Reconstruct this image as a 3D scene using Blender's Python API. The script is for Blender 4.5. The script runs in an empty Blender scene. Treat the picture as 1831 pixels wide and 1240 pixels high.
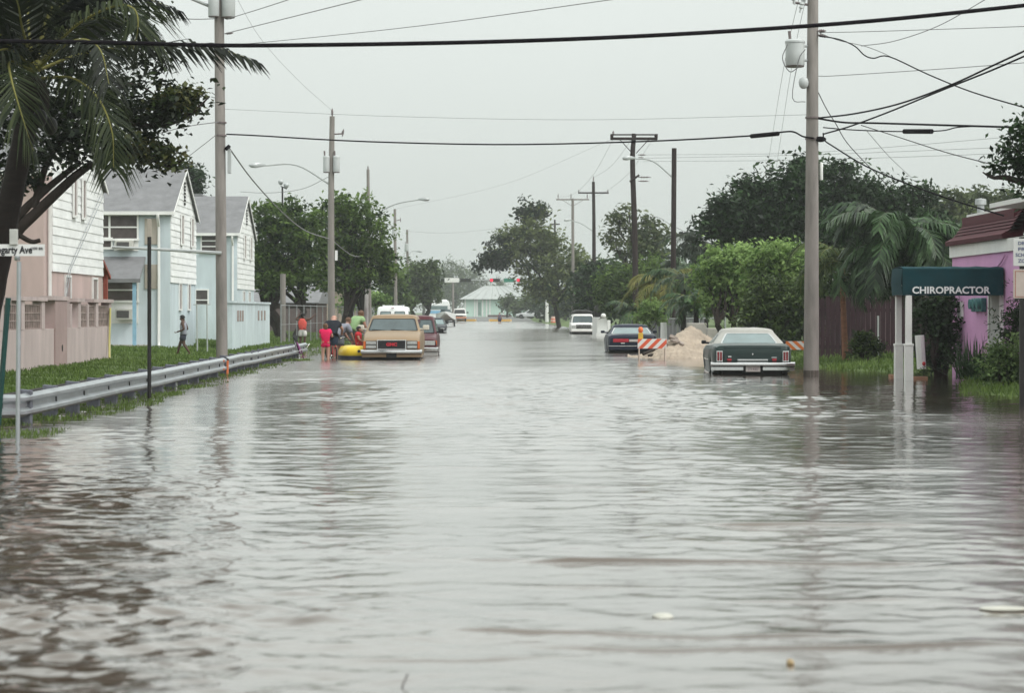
import bpy, bmesh, math, random
import numpy as np
from mathutils import Vector, Matrix, Euler, noise as mnoise
R = math.radians
scene = bpy.context.scene
COL = scene.collection
rng = np.random.default_rng(7)
random.seed(7)

# ------------------------------------------------------------------ camera
FP, CX, HY, CH = 4323.0, 860.0, 558.0, 1.5       # focal length and horizon in photo pixels, eye height over the water
cam_d = bpy.data.cameras.new('camera')
cam_d.sensor_width = 36; cam_d.lens = 85
cam_d.shift_x = (915.5 - CX) / 1831; cam_d.shift_y = (HY - 620) / 1831
cam_d.dof.use_dof = True; cam_d.dof.focus_distance = 66; cam_d.dof.aperture_fstop = 4.0
cam_d.clip_start = 0.1; cam_d.clip_end = 9000
cam = bpy.data.objects.new('camera', cam_d); COL.objects.link(cam)
cam.location = (0, 0, CH); cam.rotation_euler = (R(90), 0, 0)
scene.camera = cam

# ------------------------------------------------------------------ sky, sun, exposure
SUN_EL, SUN_AZ = 52, 128        # azimuth clockwise from +Y (the street)
w = bpy.data.worlds.new('World'); scene.world = w; w.use_nodes = True
nt = w.node_tree; nt.nodes.clear()
sky = nt.nodes.new('ShaderNodeTexSky'); sky.sky_type = 'NISHITA'; sky.sun_disc = False
sky.sun_elevation = R(SUN_EL); sky.sun_rotation = R(SUN_AZ); sky.air_density = 1.0; sky.dust_density = 5.0
hs = nt.nodes.new('ShaderNodeHueSaturation'); hs.inputs['Saturation'].default_value = 0.12
b1 = nt.nodes.new('ShaderNodeBackground'); b1.inputs['Strength'].default_value = 0.05
b2 = nt.nodes.new('ShaderNodeBackground'); b2.inputs['Color'].default_value = (0.90, 1.0, 0.93, 1)
b2.inputs['Strength'].default_value = 0.56
ad = nt.nodes.new('ShaderNodeAddShader'); out = nt.nodes.new('ShaderNodeOutputWorld')
nt.links.new(sky.outputs[0], hs.inputs['Color']); nt.links.new(hs.outputs[0], b1.inputs['Color'])
# overcast: cloud deck of slightly uneven brightness
tc = nt.nodes.new('ShaderNodeTexCoord'); cn = nt.nodes.new('ShaderNodeTexNoise')
cn.inputs['Scale'].default_value = 1.6; cn.inputs['Detail'].default_value = 3
cr = nt.nodes.new('ShaderNodeMapRange'); cr.inputs['To Min'].default_value = 0.88; cr.inputs['To Max'].default_value = 1.1
mx = nt.nodes.new('ShaderNodeMix'); mx.data_type = 'RGBA'; mx.blend_type = 'MULTIPLY'; mx.inputs['Factor'].default_value = 1
nt.links.new(tc.outputs['Generated'], cn.inputs['Vector']); nt.links.new(cn.outputs['Fac'], cr.inputs['Value'])
# an overcast sky grows brighter from the horizon to the zenith
sz = nt.nodes.new('ShaderNodeSeparateXYZ'); nt.links.new(tc.outputs['Generated'], sz.inputs[0])
zr = nt.nodes.new('ShaderNodeValToRGB'); nt.links.new(sz.outputs['Z'], zr.inputs['Fac'])
for i_, (ps_, vl_) in enumerate(((0.0,1.0),(0.13,1.10),(0.22,1.5),(0.5,1.85),(1.0,2.0))):
    el_ = zr.color_ramp.elements[i_] if i_ < 2 else zr.color_ramp.elements.new(ps_)
    el_.position = ps_; el_.color = (vl_/3, vl_/3, vl_/3, 1)
zr3 = nt.nodes.new('ShaderNodeMath'); zr3.operation = 'MULTIPLY'; zr3.inputs[1].default_value = 3.0; nt.links.new(zr.outputs[0], zr3.inputs[0])
zm = nt.nodes.new('ShaderNodeMath'); zm.operation = 'MULTIPLY'; nt.links.new(cr.outputs[0], zm.inputs[0]); nt.links.new(zr3.outputs[0], zm.inputs[1])
mx.inputs['A'].default_value = (0.93, 1.0, 0.955, 1); nt.links.new(zm.outputs[0], mx.inputs['B'])
nt.links.new(mx.outputs['Result'], b2.inputs['Color'])
nt.links.new(b1.outputs[0], ad.inputs[0]); nt.links.new(b2.outputs[0], ad.inputs[1]); nt.links.new(ad.outputs[0], out.inputs['Surface'])
sl = bpy.data.lights.new('sun', 'SUN'); sl.energy = 1.3; sl.angle = R(25); sl.color = (1, 0.97, 0.92)
so = bpy.data.objects.new('sun', sl); COL.objects.link(so)
so.location = (30, -30, 60)
a = R(SUN_AZ); e = R(SUN_EL)
sd = Vector((math.sin(a) * math.cos(e), math.cos(a) * math.cos(e), math.sin(e)))
so.rotation_euler = sd.to_track_quat('Z', 'Y').to_euler()
scene.view_settings.view_transform = 'Standard'; scene.view_settings.look = 'None'
scene.view_settings.exposure = 0.19; scene.view_settings.gamma = 1.0
scene.cycles.max_bounces = 6; scene.cycles.diffuse_bounces = 2; scene.cycles.glossy_bounces = 3
scene.cycles.transmission_bounces = 3; scene.cycles.transparent_max_bounces = 6; scene.cycles.volume_bounces = 0
scene.cycles.caustics_reflective = False; scene.cycles.caustics_refractive = False

# ------------------------------------------------------------------ helpers
def P(px, py, D):
    """photo pixel at a distance of D metres down the street -> point in the world"""
    return Vector(((px - CX) / FP * D, D, CH - (py - HY) / FP * D))
def X(px, D): return (px - CX) / FP * D
def Z(py, D): return CH - (py - HY) / FP * D
def S(D): return FP / D

MATS = {}
def lin(c): return tuple(((x / 255 + 0.055) / 1.055) ** 2.4 if x > 10 else x / 255 / 12.92 for x in c)
def pm(name, col, rough=0.6, var=0.18, scale=2.5, bump=0.0, metal=0.0, coat=0.0, spec=0.28, stretch=(1, 1, 1), bscale=None, col2=None, trans=0.0, alpha=None):
    """procedural Principled material: base colour broken up by noise, optional bump"""
    if name in MATS: return MATS[name]
    m = bpy.data.materials.new(name); m.use_nodes = True
    t = m.node_tree; p = t.nodes['Principled BSDF']
    p.inputs['Roughness'].default_value = rough; p.inputs['Metallic'].default_value = metal
    p.inputs['Coat Weight'].default_value = coat; p.inputs['Coat Roughness'].default_value = 0.06
    p.inputs['Specular IOR Level'].default_value = spec
    tc = t.nodes.new('ShaderNodeTexCoord'); mp = t.nodes.new('ShaderNodeMapping'); mp.inputs['Scale'].default_value = stretch
    n = t.nodes.new('ShaderNodeTexNoise'); n.inputs['Scale'].default_value = scale; n.inputs['Detail'].default_value = 5; n.inputs['Roughness'].default_value = 0.62
    t.links.new(tc.outputs['Object'], mp.inputs['Vector']); t.links.new(mp.outputs[0], n.inputs['Vector'])
    r = t.nodes.new('ShaderNodeValToRGB')
    lo = tuple(c * (1 - var) for c in col) if col2 is None else col
    hi = tuple(min(1, c * (1 + var)) for c in col) if col2 is None else col2
    r.color_ramp.elements[0].position = 0.3; r.color_ramp.elements[1].position = 0.7
    r.color_ramp.elements[0].color = (*lo, 1); r.color_ramp.elements[1].color = (*hi, 1)
    t.links.new(n.outputs['Fac'], r.inputs['Fac']); t.links.new(r.outputs['Color'], p.inputs['Base Color'])
    if rough > 0.25:
        rr = t.nodes.new('ShaderNodeMapRange'); rr.inputs['To Min'].default_value = max(0, rough - 0.12); rr.inputs['To Max'].default_value = min(1, rough + 0.12)
        t.links.new(n.outputs['Fac'], rr.inputs['Value']); t.links.new(rr.outputs[0], p.inputs['Roughness'])
    if bump:
        n2 = t.nodes.new('ShaderNodeTexNoise'); n2.inputs['Scale'].default_value = bscale or scale * 6; n2.inputs['Detail'].default_value = 4
        t.links.new(mp.outputs[0], n2.inputs['Vector'])
        b = t.nodes.new('ShaderNodeBump'); b.inputs['Strength'].default_value = 0.6; b.inputs['Distance'].default_value = bump
        t.links.new(n2.outputs['Fac'], b.inputs['Height']); t.links.new(b.outputs[0], p.inputs['Normal'])
    MATS[name] = m
    return m
def glow(name, col, strength):
    if name in MATS: return MATS[name]
    m = pm(name, col, 0.3, 0.03); p = m.node_tree.nodes['Principled BSDF']
    p.inputs['Emission Color'].default_value = (*col, 1); p.inputs['Emission Strength'].default_value = strength
    return m
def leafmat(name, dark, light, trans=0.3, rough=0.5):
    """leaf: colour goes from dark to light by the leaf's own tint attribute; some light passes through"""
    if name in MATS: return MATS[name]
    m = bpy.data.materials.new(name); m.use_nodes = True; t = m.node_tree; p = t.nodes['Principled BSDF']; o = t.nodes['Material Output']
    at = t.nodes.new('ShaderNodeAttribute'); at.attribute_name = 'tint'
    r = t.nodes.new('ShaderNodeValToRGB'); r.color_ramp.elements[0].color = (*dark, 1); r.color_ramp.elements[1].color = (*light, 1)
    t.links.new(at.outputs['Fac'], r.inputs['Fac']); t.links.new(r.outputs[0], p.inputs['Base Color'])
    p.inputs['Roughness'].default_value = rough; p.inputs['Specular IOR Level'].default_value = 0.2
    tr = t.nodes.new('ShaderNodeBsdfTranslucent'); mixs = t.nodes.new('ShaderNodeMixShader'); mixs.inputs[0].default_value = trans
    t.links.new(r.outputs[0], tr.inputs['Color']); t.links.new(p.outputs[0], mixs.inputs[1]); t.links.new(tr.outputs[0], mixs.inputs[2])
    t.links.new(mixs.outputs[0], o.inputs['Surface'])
    MATS[name] = m
    return m

def rootloc(o):
    v = Vector((0, 0, 0))
    while o is not None:
        v += o.location; o = o.parent
    return v

class MB:
    """collects shapes, then links them as ONE mesh object"""
    def __init__(s): s.v = []; s.f = []; s.mi = []; s.cur = 0
    def add(s, vs, fs):
        n = len(s.v); s.v.extend([tuple(v) for v in vs]); s.f.extend([tuple(n + i for i in f) for f in fs]); s.mi.extend([s.cur] * len(fs)); return s
    def box(s, x0, x1, y0, y1, z0, z1):
        return s.add([(x0,y0,z0),(x1,y0,z0),(x1,y1,z0),(x0,y1,z0),(x0,y0,z1),(x1,y0,z1),(x1,y1,z1),(x0,y1,z1)],
                     [(0,3,2,1),(4,5,6,7),(0,1,5,4),(1,2,6,5),(2,3,7,6),(3,0,4,7)])
    def cbox(s, c, d, rot=None):
        M = Euler(rot).to_matrix() if rot else Matrix.Identity(3); c = Vector(c)
        q = [c + M @ Vector((a*d[0]/2, b*d[1]/2, e*d[2]/2)) for a, b, e in ((-1,-1,-1),(1,-1,-1),(1,1,-1),(-1,1,-1),(-1,-1,1),(1,-1,1),(1,1,1),(-1,1,1))]
        return s.add(q, [(0,3,2,1),(4,5,6,7),(0,1,5,4),(1,2,6,5),(2,3,7,6),(3,0,4,7)])
    def tube(s, pts, r, n=6, cap=True, flat=1.0):
        pts = [Vector(p) for p in pts]; k = len(pts)
        rs = r if isinstance(r, (list, tuple)) else [r] * k
        vs = []; up = None
        for i, p in enumerate(pts):
            t = (pts[min(i+1, k-1)] - pts[max(i-1, 0)]).normalized()
            if up is None:
                up = Vector((0,0,1)) if abs(t.z) < 0.9 else Vector((0,1,0))
            a = t.cross(up)
            if a.length < 1e-6: a = t.orthogonal()
            a.normalize(); b = a.cross(t).normalized(); up = b
            for j in range(n):
                an = 2*math.pi*j/n
                vs.append(p + a*(math.cos(an)*rs[i]) + b*(math.sin(an)*rs[i]*flat))
        fs = [(i*n+j, i*n+(j+1)%n, (i+1)*n+(j+1)%n, (i+1)*n+j) for i in range(k-1) for j in range(n)]
        if cap: fs += [tuple(range(n-1, -1, -1)), tuple((k-1)*n+j for j in range(n))]
        return s.add(vs, fs)
    def cyl(s, a, b, r, r2=None, n=12): return s.tube([a, b], [r, r if r2 is None else r2], n)
    def ell(s, c, r, nu=10, nv=7):
        c = Vector(c); r = (r, r, r) if not isinstance(r, (tuple, list)) else r
        vs = [c + Vector((0,0,-r[2]))]
        for i in range(1, nv):
            ph = -math.pi/2 + math.pi*i/nv
            for j in range(nu):
                th = 2*math.pi*j/nu
                vs.append(c + Vector((r[0]*math.cos(ph)*math.cos(th), r[1]*math.cos(ph)*math.sin(th), r[2]*math.sin(ph))))
        vs.append(c + Vector((0,0,r[2])))
        fs = [(0, 1+(j+1)%nu, 1+j) for j in range(nu)]
        for i in range(nv-2):
            for j in range(nu):
                fs.append((1+i*nu+j, 1+i*nu+(j+1)%nu, 1+(i+1)*nu+(j+1)%nu, 1+(i+1)*nu+j))
        L = len(vs)-1
        fs += [(1+(nv-2)*nu+j, 1+(nv-2)*nu+(j+1)%nu, L) for j in range(nu)]
        return s.add(vs, fs)
    def lathe(s, c, prof, n=14, M=None):
        c = Vector(c); vs = []
        for r, z in prof:
            for j in range(n):
                an = 2*math.pi*j/n; q = Vector((r*math.cos(an), r*math.sin(an), z))
                vs.append(c + (M @ q if M else q))
        k = len(prof)
        fs = [(i*n+j, i*n+(j+1)%n, (i+1)*n+(j+1)%n, (i+1)*n+j) for i in range(k-1) for j in range(n)]
        fs += [tuple(range(n-1,-1,-1)), tuple((k-1)*n+j for j in range(n))]
        return s.add(vs, fs)
    def extr(s, pts, vec):
        pts = [Vector(p) for p in pts]; vec = Vector(vec); k = len(pts)
        return s.add(pts + [p+vec for p in pts], [tuple(range(k-1,-1,-1)), tuple(range(k, 2*k))] + [(i, (i+1)%k, k+(i+1)%k, k+i) for i in range(k)])
    def loft(s, rings, closed=True, cap=True):
        n = len(rings[0]); vs = [v for r in rings for v in r]; k = len(rings)
        fs = [(i*n+j, i*n+(j+1)%n, (i+1)*n+(j+1)%n, (i+1)*n+j) for i in range(k-1) for j in range(n if closed else n-1)]
        if cap: fs += [tuple(range(n-1,-1,-1)), tuple((k-1)*n+j for j in range(n))]
        return s.add(vs, fs)
    def build(s, name, mats, parent=None, smooth=None, bevel=0, local=False, fix=True):
        me = bpy.data.meshes.new(name)
        v = s.v
        if parent is not None and not local:
            o = rootloc(parent); v = [(a-o.x, b-o.y, c-o.z) for a, b, c in v]
        me.from_pydata(v, [], s.f)
        for m in (mats if isinstance(mats, (list, tuple)) else [mats]): me.materials.append(m)
        me.polygons.foreach_set('material_index', s.mi)
        if fix:
            bm = bmesh.new(); bm.from_mesh(me); bmesh.ops.recalc_face_normals(bm, faces=bm.faces); bm.to_mesh(me); bm.free()
        if smooth:
            me.polygons.foreach_set('use_smooth', [True]*len(me.polygons))
            me.set_sharp_from_angle(angle=R(smooth))
        me.update()
        ob = bpy.data.objects.new(name, me); COL.objects.link(ob)
        if parent is not None: ob.parent = parent
        if bevel:
            b = ob.modifiers.new('bevel', 'BEVEL'); b.width = bevel; b.segments = 2; b.limit_method = 'ANGLE'; b.angle_limit = R(35)
        return ob

def tag(o, label=None, cat=None, group=None, kind=None):
    if label: o['label'] = label
    if cat: o['category'] = cat
    if group: o['group'] = group
    if kind: o['kind'] = kind
    return o
def thing(name, label, cat, loc=(0,0,0), rz=0, group=None):
    o = bpy.data.objects.new(name, None); COL.objects.link(o)
    o.location = loc; o.rotation_euler = (0, 0, rz); o.empty_display_size = 0.3
    return tag(o, label, cat, group)
def copy_tree(o, parent=None):
    c = o.copy(); COL.objects.link(c)
    if parent is not None: c.parent = parent
    for ch in list(o.children): copy_tree(ch, c)
    return c
def text_mesh(name, body, size, mat, parent, M, extrude=0.004, spacing=1.0, width=None, label=None, bold=0.0):
    cu = bpy.data.curves.new(name, 'FONT'); cu.body = body; cu.size = size; cu.align_x = 'CENTER'; cu.align_y = 'CENTER'; cu.extrude = extrude
    cu.space_character = spacing; cu.offset = bold; cu.resolution_u = 3
    to = bpy.data.objects.new(name, cu); COL.objects.link(to)
    dg = bpy.context.evaluated_depsgraph_get()
    me = bpy.data.meshes.new_from_object(to.evaluated_get(dg))
    bpy.data.objects.remove(to)
    if width:
        xs = [v.co.x for v in me.vertices]; k = width/(max(xs)-min(xs)); me.transform(Matrix.Diagonal((k,1,1,1)))
    me.transform(M); me.materials.clear(); me.materials.append(mat)
    ob = bpy.data.objects.new(name, me); COL.objects.link(ob); ob.parent = parent
    return ob
FACE_CAM = Euler((R(90), 0, 0)).to_matrix().to_4x4()      # text plane turned to look down -Y

def mesh_np(name, V, Fq, mat, parent=None, tint=None, smooth=False):
    """quads from numpy arrays"""
    me = bpy.data.meshes.new(name)
    if parent is not None:
        V = V - np.array(rootloc(parent))
    n = len(V); k = len(Fq)
    me.vertices.add(n); me.vertices.foreach_set('co', V.astype(np.float32).ravel())
    me.loops.add(k*4); me.loops.foreach_set('vertex_index', Fq.astype(np.int32).ravel())
    me.polygons.add(k); me.polygons.foreach_set('loop_start', np.arange(0, k*4, 4, dtype=np.int32))
    me.update(calc_edges=True); me.validate()
    if tint is not None:
        at = me.attributes.new('tint', 'FLOAT', 'POINT'); at.data.foreach_set('value', tint.astype(np.float32))
    if smooth: me.polygons.foreach_set('use_smooth', [True]*len(me.polygons))
    for m in (mat if isinstance(mat, (list, tuple)) else [mat]): me.materials.append(m)
    ob = bpy.data.objects.new(name, me); COL.objects.link(ob)
    if parent is not None: ob.parent = parent
    return ob

# ------------------------------------------------------------------ foliage
def leaves(C, size, aspect=0.5, up=0.35, tint=None, droop=0.0, jitter=0.35):
    """one folded four-corner leaf for every point of C"""
    n = len(C)
    nrm = rng.normal(size=(n,3)); nrm[:,2] = np.abs(nrm[:,2]) + up; nrm /= np.linalg.norm(nrm, axis=1)[:,None]
    d = rng.normal(size=(n,3)); d[:,2] -= droop; d -= (d*nrm).sum(1)[:,None]*nrm; d /= np.linalg.norm(d, axis=1)[:,None]+1e-9
    s = np.cross(nrm, d); L = size*(1+jitter*rng.uniform(-1,1,n))[:,None]; W = L*aspect
    base = C - d*L*0.5; tip = C + d*L*0.5 - nrm*L*0.12
    a = C + s*W*0.5 + nrm*L*0.06; b = C - s*W*0.5 + nrm*L*0.06
    V = np.stack([base, a, tip, b], 1).reshape(-1,3)
    Fq = np.arange(n*4).reshape(-1,4)
    T = np.repeat(tint if tint is not None else rng.uniform(0,1,n), 4)
    return V, Fq, T
def crown_pts(blobs, n, clump=0.35, per=26, shell=0.45, flat=0.7, gap=0.0):
    """leaf points gathered in clumps spread through a set of ellipsoids (cx,cy,cz,rx,ry,rz)"""
    B = np.array(blobs, float); wgt = (B[:,3]*B[:,4]*B[:,5])**(2/3); wgt /= wgt.sum()
    nc = max(4, n//per); which = rng.choice(len(B), nc, p=wgt)
    d = rng.normal(size=(nc,3)); d /= np.linalg.norm(d,axis=1)[:,None]
    rad = shell + (1-shell)*rng.uniform(0,1,nc)**0.6
    rad *= 1 + 0.20*rng.normal(size=nc)
    cc = B[which,:3] + d*rad[:,None]*B[which,3:6]
    if gap > 0: cc = cc[rng.uniform(0,1,nc) > gap]; nc = len(cc)
    ct = np.clip(0.42 + 0.26*rng.normal(size=nc), 0, 1)
    rc = clump*(0.6+0.8*rng.uniform(0,1,nc))
    k = np.repeat(np.arange(nc), per)
    off = rng.normal(size=(len(k),3))*0.5; off[:,2] *= flat
    pts = cc[k] + off*rc[k][:,None]
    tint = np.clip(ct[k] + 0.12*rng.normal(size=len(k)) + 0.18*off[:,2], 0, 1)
    return pts, tint, cc
def pxblobs(bl, D, depth=0.9):
    """ellipsoids given as photo pixels (cx,cy,rx,ry[,dD])"""
    o = []
    for b in bl:
        dd = D + (b[4] if len(b) > 4 else rng.uniform(-0.3,0.3)*b[2]/S(D)); c = P(b[0], b[1], dd); k = S(dd)
        o.append((c.x, c.y, c.z, b[2]/k, b[2]/k*depth, b[3]/k))
    return o
def limb(mb, a, b, r0, r1, wob=0.12, k=5, n=6):
    a = Vector(a); b = Vector(b); L = (b-a).length; pts = []; rs = []
    for i in range(k+1):
        t = i/k; p = a.lerp(b, t) + Vector((random.uniform(-1,1), random.uniform(-1,1), random.uniform(-.5,.5)))*wob*L*0.5*math.sin(math.pi*t)
        p.z += 0.08*L*math.sin(math.pi*t); pts.append(p); rs.append(r0+(r1-r0)*t)
    mb.tube(pts, rs, n)
BARK = pm('bark', (0.030,0.022,0.019), 0.9, 0.45, 4, bump=0.02, stretch=(1,1,0.3))
def tree(name, label, base, blobs, n, leaf, lm, trunk_r=0.18, clump=0.35, per=26, group=None, cat='tree', limbs=7, up=0.35, aspect=0.5, gap=0.0, fork=0.35, shell=0.45, stems=1, bark=None, droop=0.0):
    t = thing(name, label, cat, base, 0, group)
    pts, tint, cc = crown_pts(blobs, n, clump, per, shell, gap=gap)
    V, Fq, T = leaves(pts, leaf, aspect, up, tint, droop)
    mb = MB(); B = np.array(blobs); base = Vector(base)
    cen = Vector(np.average(B[:,:3], axis=0, weights=B[:,3]**2)); low = min(b[2]-b[5] for b in blobs)
    for sidx in range(stems):
        off = Vector((random.uniform(-1,1), random.uniform(-1,1), 0))*trunk_r*2.2*(stems > 1)
        fz = base.z + max(0.3, (cen.z-base.z)*fork)
        fk = Vector((base.x+(cen.x-base.x)*0.4, base.y+(cen.y-base.y)*0.4, fz)) + off*3
        limb(mb, base+off-Vector((0,0,0.3)), fk, trunk_r*1.15, trunk_r*0.8, 0.08, 5, 8)
        order = sorted(range(len(blobs)), key=lambda i: -blobs[i][3])
        for i in order[:limbs]:
            b = Vector(blobs[i][:3]); limb(mb, fk, b, trunk_r*0.62, trunk_r*0.18, 0.15, 5, 6)
            near = cc[np.argsort(((cc-np.array(b))**2).sum(1))[:60]]
            for q in near[rng.choice(len(near), min(4,len(near)), replace=False)]:
                limb(mb, b.lerp(fk,0.25), Vector(q), trunk_r*0.2, trunk_r*0.06, 0.15, 3, 4)
    mb.build('trunk', bark or BARK, t, smooth=60)
    mesh_np('crown', V, Fq, lm, t, T)
    return t
def smooth_path(pts, k=24):
    pts = [Vector(p) for p in pts]; q = [pts[0]*2-pts[1]] + pts + [pts[-1]*2-pts[-2]]; out = []
    m = len(pts)-1
    for i in range(k+1):
        u = i/k*m; j = min(int(u), m-1); t = u-j; a,b,c,d = q[j:j+4]
        out.append(0.5*((2*b)+(c-a)*t+(2*a-5*b+4*c-d)*t*t+(3*b-a-3*c+d)*t**3))
    return out
def frond(parent, path, mats, leafl=0.55, n=46, width=0.045, droop=0.55, r=0.02, k=24, twist=0.0, spread=0.75):
    """palm frond: rachis along a path with leaflets hanging off both sides"""
    pts = smooth_path(path, k); mb = MB(); mb.cur = 0
    mb.tube(pts, [r*(1-0.85*i/k) for i in range(k+1)], 5)
    mb.cur = 1; tv = []
    for i in range(n):
        t = 0.1 + 0.9*i/(n-1); u = t*k; j = min(int(u), k-1); p = pts[j].lerp(pts[j+1], u-j)
        tg = (pts[j+1]-pts[j]).normalized(); sd = tg.cross(Vector((0,0,1)))
        if sd.length < 0.1: sd = Vector((1,0,0))
        sd.normalize(); sd = Matrix.Rotation(twist, 3, tg) @ sd
        L = leafl*(0.35+0.65*math.sin(math.pi*min(1, 0.12+0.8*t)))*random.uniform(0.85,1.12)
        for sg in (-1, 1):
            if random.random() < 0.06: continue
            d = (sd*sg*spread + tg*(0.45+0.5*t) + Vector((0,0,0.15-droop*0.25))).normalized()
            d = (d + Vector((random.uniform(-1,1),random.uniform(-1,1),random.uniform(-1,1)))*0.10).normalized()
            m = p + d*L*0.5; d2 = (d + Vector((0,0,-droop*random.uniform(0.7,1.4)))).normalized(); e2 = m + d2*L*0.5
            wv = tg*(width*0.5)
            mb.add([p-wv*0.5, p+wv*0.5, m+wv, m-wv, e2+wv*0.12, e2-wv*0.12], [(0,1,2,3),(3,2,4,5)])
    ob = mb.build('frond', mats, parent, fix=False)
    at = ob.data.attributes.new('tint', 'FLOAT', 'POINT'); base = random.uniform(0.2,0.8)
    nv_ = len(ob.data.vertices); nr_ = (k+1)*5; lf_ = np.repeat(rng.normal(size=(nv_-nr_)//6+1), 6)[:nv_-nr_]
    at.data.foreach_set('value', np.clip(np.concatenate([np.full(nr_, base), base + 0.28*lf_]), 0, 1).astype(np.float32))
    return ob
def palm(name, label, base, top, fronds, r0, r1, mats, bark, group=None, cat='palm tree', bend=0.0, alt=None, **kw):
    """fronds: list of (azimuth deg, start elevation deg, length, droop deg) or ready paths"""
    base = Vector(base); top = Vector(top)
    t = thing(name, label, cat, base, 0, group); mb = MB(); k = 18; pts = []; rs = []
    for i in range(k+1):
        u = i/k; p = base.lerp(top, u); p.x += bend*math.sin(math.pi*u); pts.append(p - Vector((0,0,0.2*(1-u))))
        rs.append((r0+(r1-r0)*u**0.6)*(1+0.05*(i%2)))
    mb.tube(pts, rs, 9); mb.build('trunk', bark, t, smooth=50)
    for fi_, fr in enumerate(fronds):
        if isinstance(fr[0], (int, float)):
            az, el, L, dr = fr; a = R(az); pth = [top.copy()]; q = top.copy()
            for i in range(6):
                ee = R(el - dr*((i+0.5)/6)**1.3); q = q + Vector((math.cos(a)*math.cos(ee), math.sin(a)*math.cos(ee), math.sin(ee)))*L/6; pth.append(q.copy())
        else: pth = fr
        frond(t, pth, (alt or {}).get(fi_, mats), **kw)
    return t

# ------------------------------------------------------------------ ground, water, grass
def sstep(x, a, b):
    t = np.clip((x-a)/(b-a), 0, 1); return t*t*(3-2*t)
def vnoise(x, y, s, seed=0):
    """cheap smooth value noise from a few rotated sines"""
    r = np.random.default_rng(seed); o = 0
    for i in range(7):
        an = r.uniform(0, 6.28); k = s*(0.6+1.3*r.uniform()); o = o + np.sin((x*math.cos(an)+y*math.sin(an))*k + r.uniform(0,6.28))
    return o/7*1.6
REDGE_Y = [-30, 40, 45, 50, 58, 61, 66, 72, 85, 400]; REDGE_X = [9.3, 9.2, 9.0, 9.9, 12.2, 9.2, 8.7, 8.6, 8.3, 8.0]
def ground_z(x, y):
    x = np.asarray(x, float); y = np.asarray(y, float)
    bed = -0.36 + 0.05*vnoise(x, y, 0.5, 3)
    tl = -5.45 - x + 0.25*vnoise(x, y, 0.9, 5)
    zl = np.where(tl > 0, np.minimum(0.27, np.where(tl < 1.3, -0.045+0.01*tl, -0.032+0.062*(tl-1.3))), -0.03+0.9*tl) + 0.028*vnoise(x, y, 2.6, 9)*(tl > -0.4)
    ex = np.interp(y, REDGE_Y, REDGE_X); tr = x - ex + 0.3*vnoise(x, y, 0.9, 6)
    zr = np.where(tr > 0, np.minimum(0.2, -0.01+0.06*tr), -0.01+0.5*tr) + 0.02*vnoise(x, y, 2.6, 11)*(tr > -0.3)
    z = np.maximum(bed, np.maximum(zl, zr))
    far = sstep(y, 325, 420)*0.75
    return np.maximum(z, -0.36+far*1.25)
def gz(x, y): return float(ground_z(x, y))

m = pm('ground_soil', (0.065,0.095,0.03), 0.95, 0.4, 0.8, bump=0.03, col2=(0.10,0.15,0.04))
t = m.node_tree; p = t.nodes['Principled BSDF']
# the raised verges are grass over soil, the bed of the street is asphalt
tc = t.nodes.new('ShaderNodeTexCoord'); sx = t.nodes.new('ShaderNodeSeparateXYZ'); t.links.new(tc.outputs['Object'], sx.inputs[0])
lt = t.nodes.new('ShaderNodeMath'); lt.operation = 'ABSOLUTE'; 
ax = t.nodes.new('ShaderNodeMath'); ax.operation = 'ADD'; ax.inputs[1].default_value = -1.3
t.links.new(sx.outputs['X'], ax.inputs[0]); t.links.new(ax.outputs[0], lt.inputs[0])
gt = t.nodes.new('ShaderNodeMath'); gt.operation = 'LESS_THAN'; gt.inputs[1].default_value = 6.7; t.links.new(lt.outputs[0], gt.inputs[0])
mxn = t.nodes.new('ShaderNodeMix'); mxn.data_type = 'RGBA'; t.links.new(gt.outputs[0], mxn.inputs['Factor'])
src = p.inputs['Base Color'].links[0].from_socket; t.links.new(src, mxn.inputs['A'])
mxn.inputs['B'].default_value = (0.16,0.16,0.155,1); t.links.new(mxn.outputs['Result'], p.inputs['Base Color'])
ys = np.concatenate([np.arange(-40, 20, 4.0), np.arange(20, 110, 0.5), np.arange(110, 450, 5.0), np.array([460,500,600,800,1200,2000,2600.])])
xs = np.concatenate([np.array([-1500,-1000,-600,-250,-120,-60,-40,-25.]), np.arange(-16, 16, 0.3), np.array([17,25,40,60,120,250,600,1000,1500.])])
XX, YY = np.meshgrid(xs, ys); ZZ = ground_z(XX, YY)
V = np.stack([XX,YY,ZZ], -1).reshape(-1,3); nx = len(xs); ny = len(ys)
ii, jj = np.meshgrid(np.arange(ny-1), np.arange(nx-1), indexing='ij'); q = (ii*nx+jj).ravel()
Fq = np.stack([q, q+1, q+nx+1, q+nx], 1)
tag(mesh_np('ground', V, Fq, m, smooth=True), kind='structure')

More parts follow.
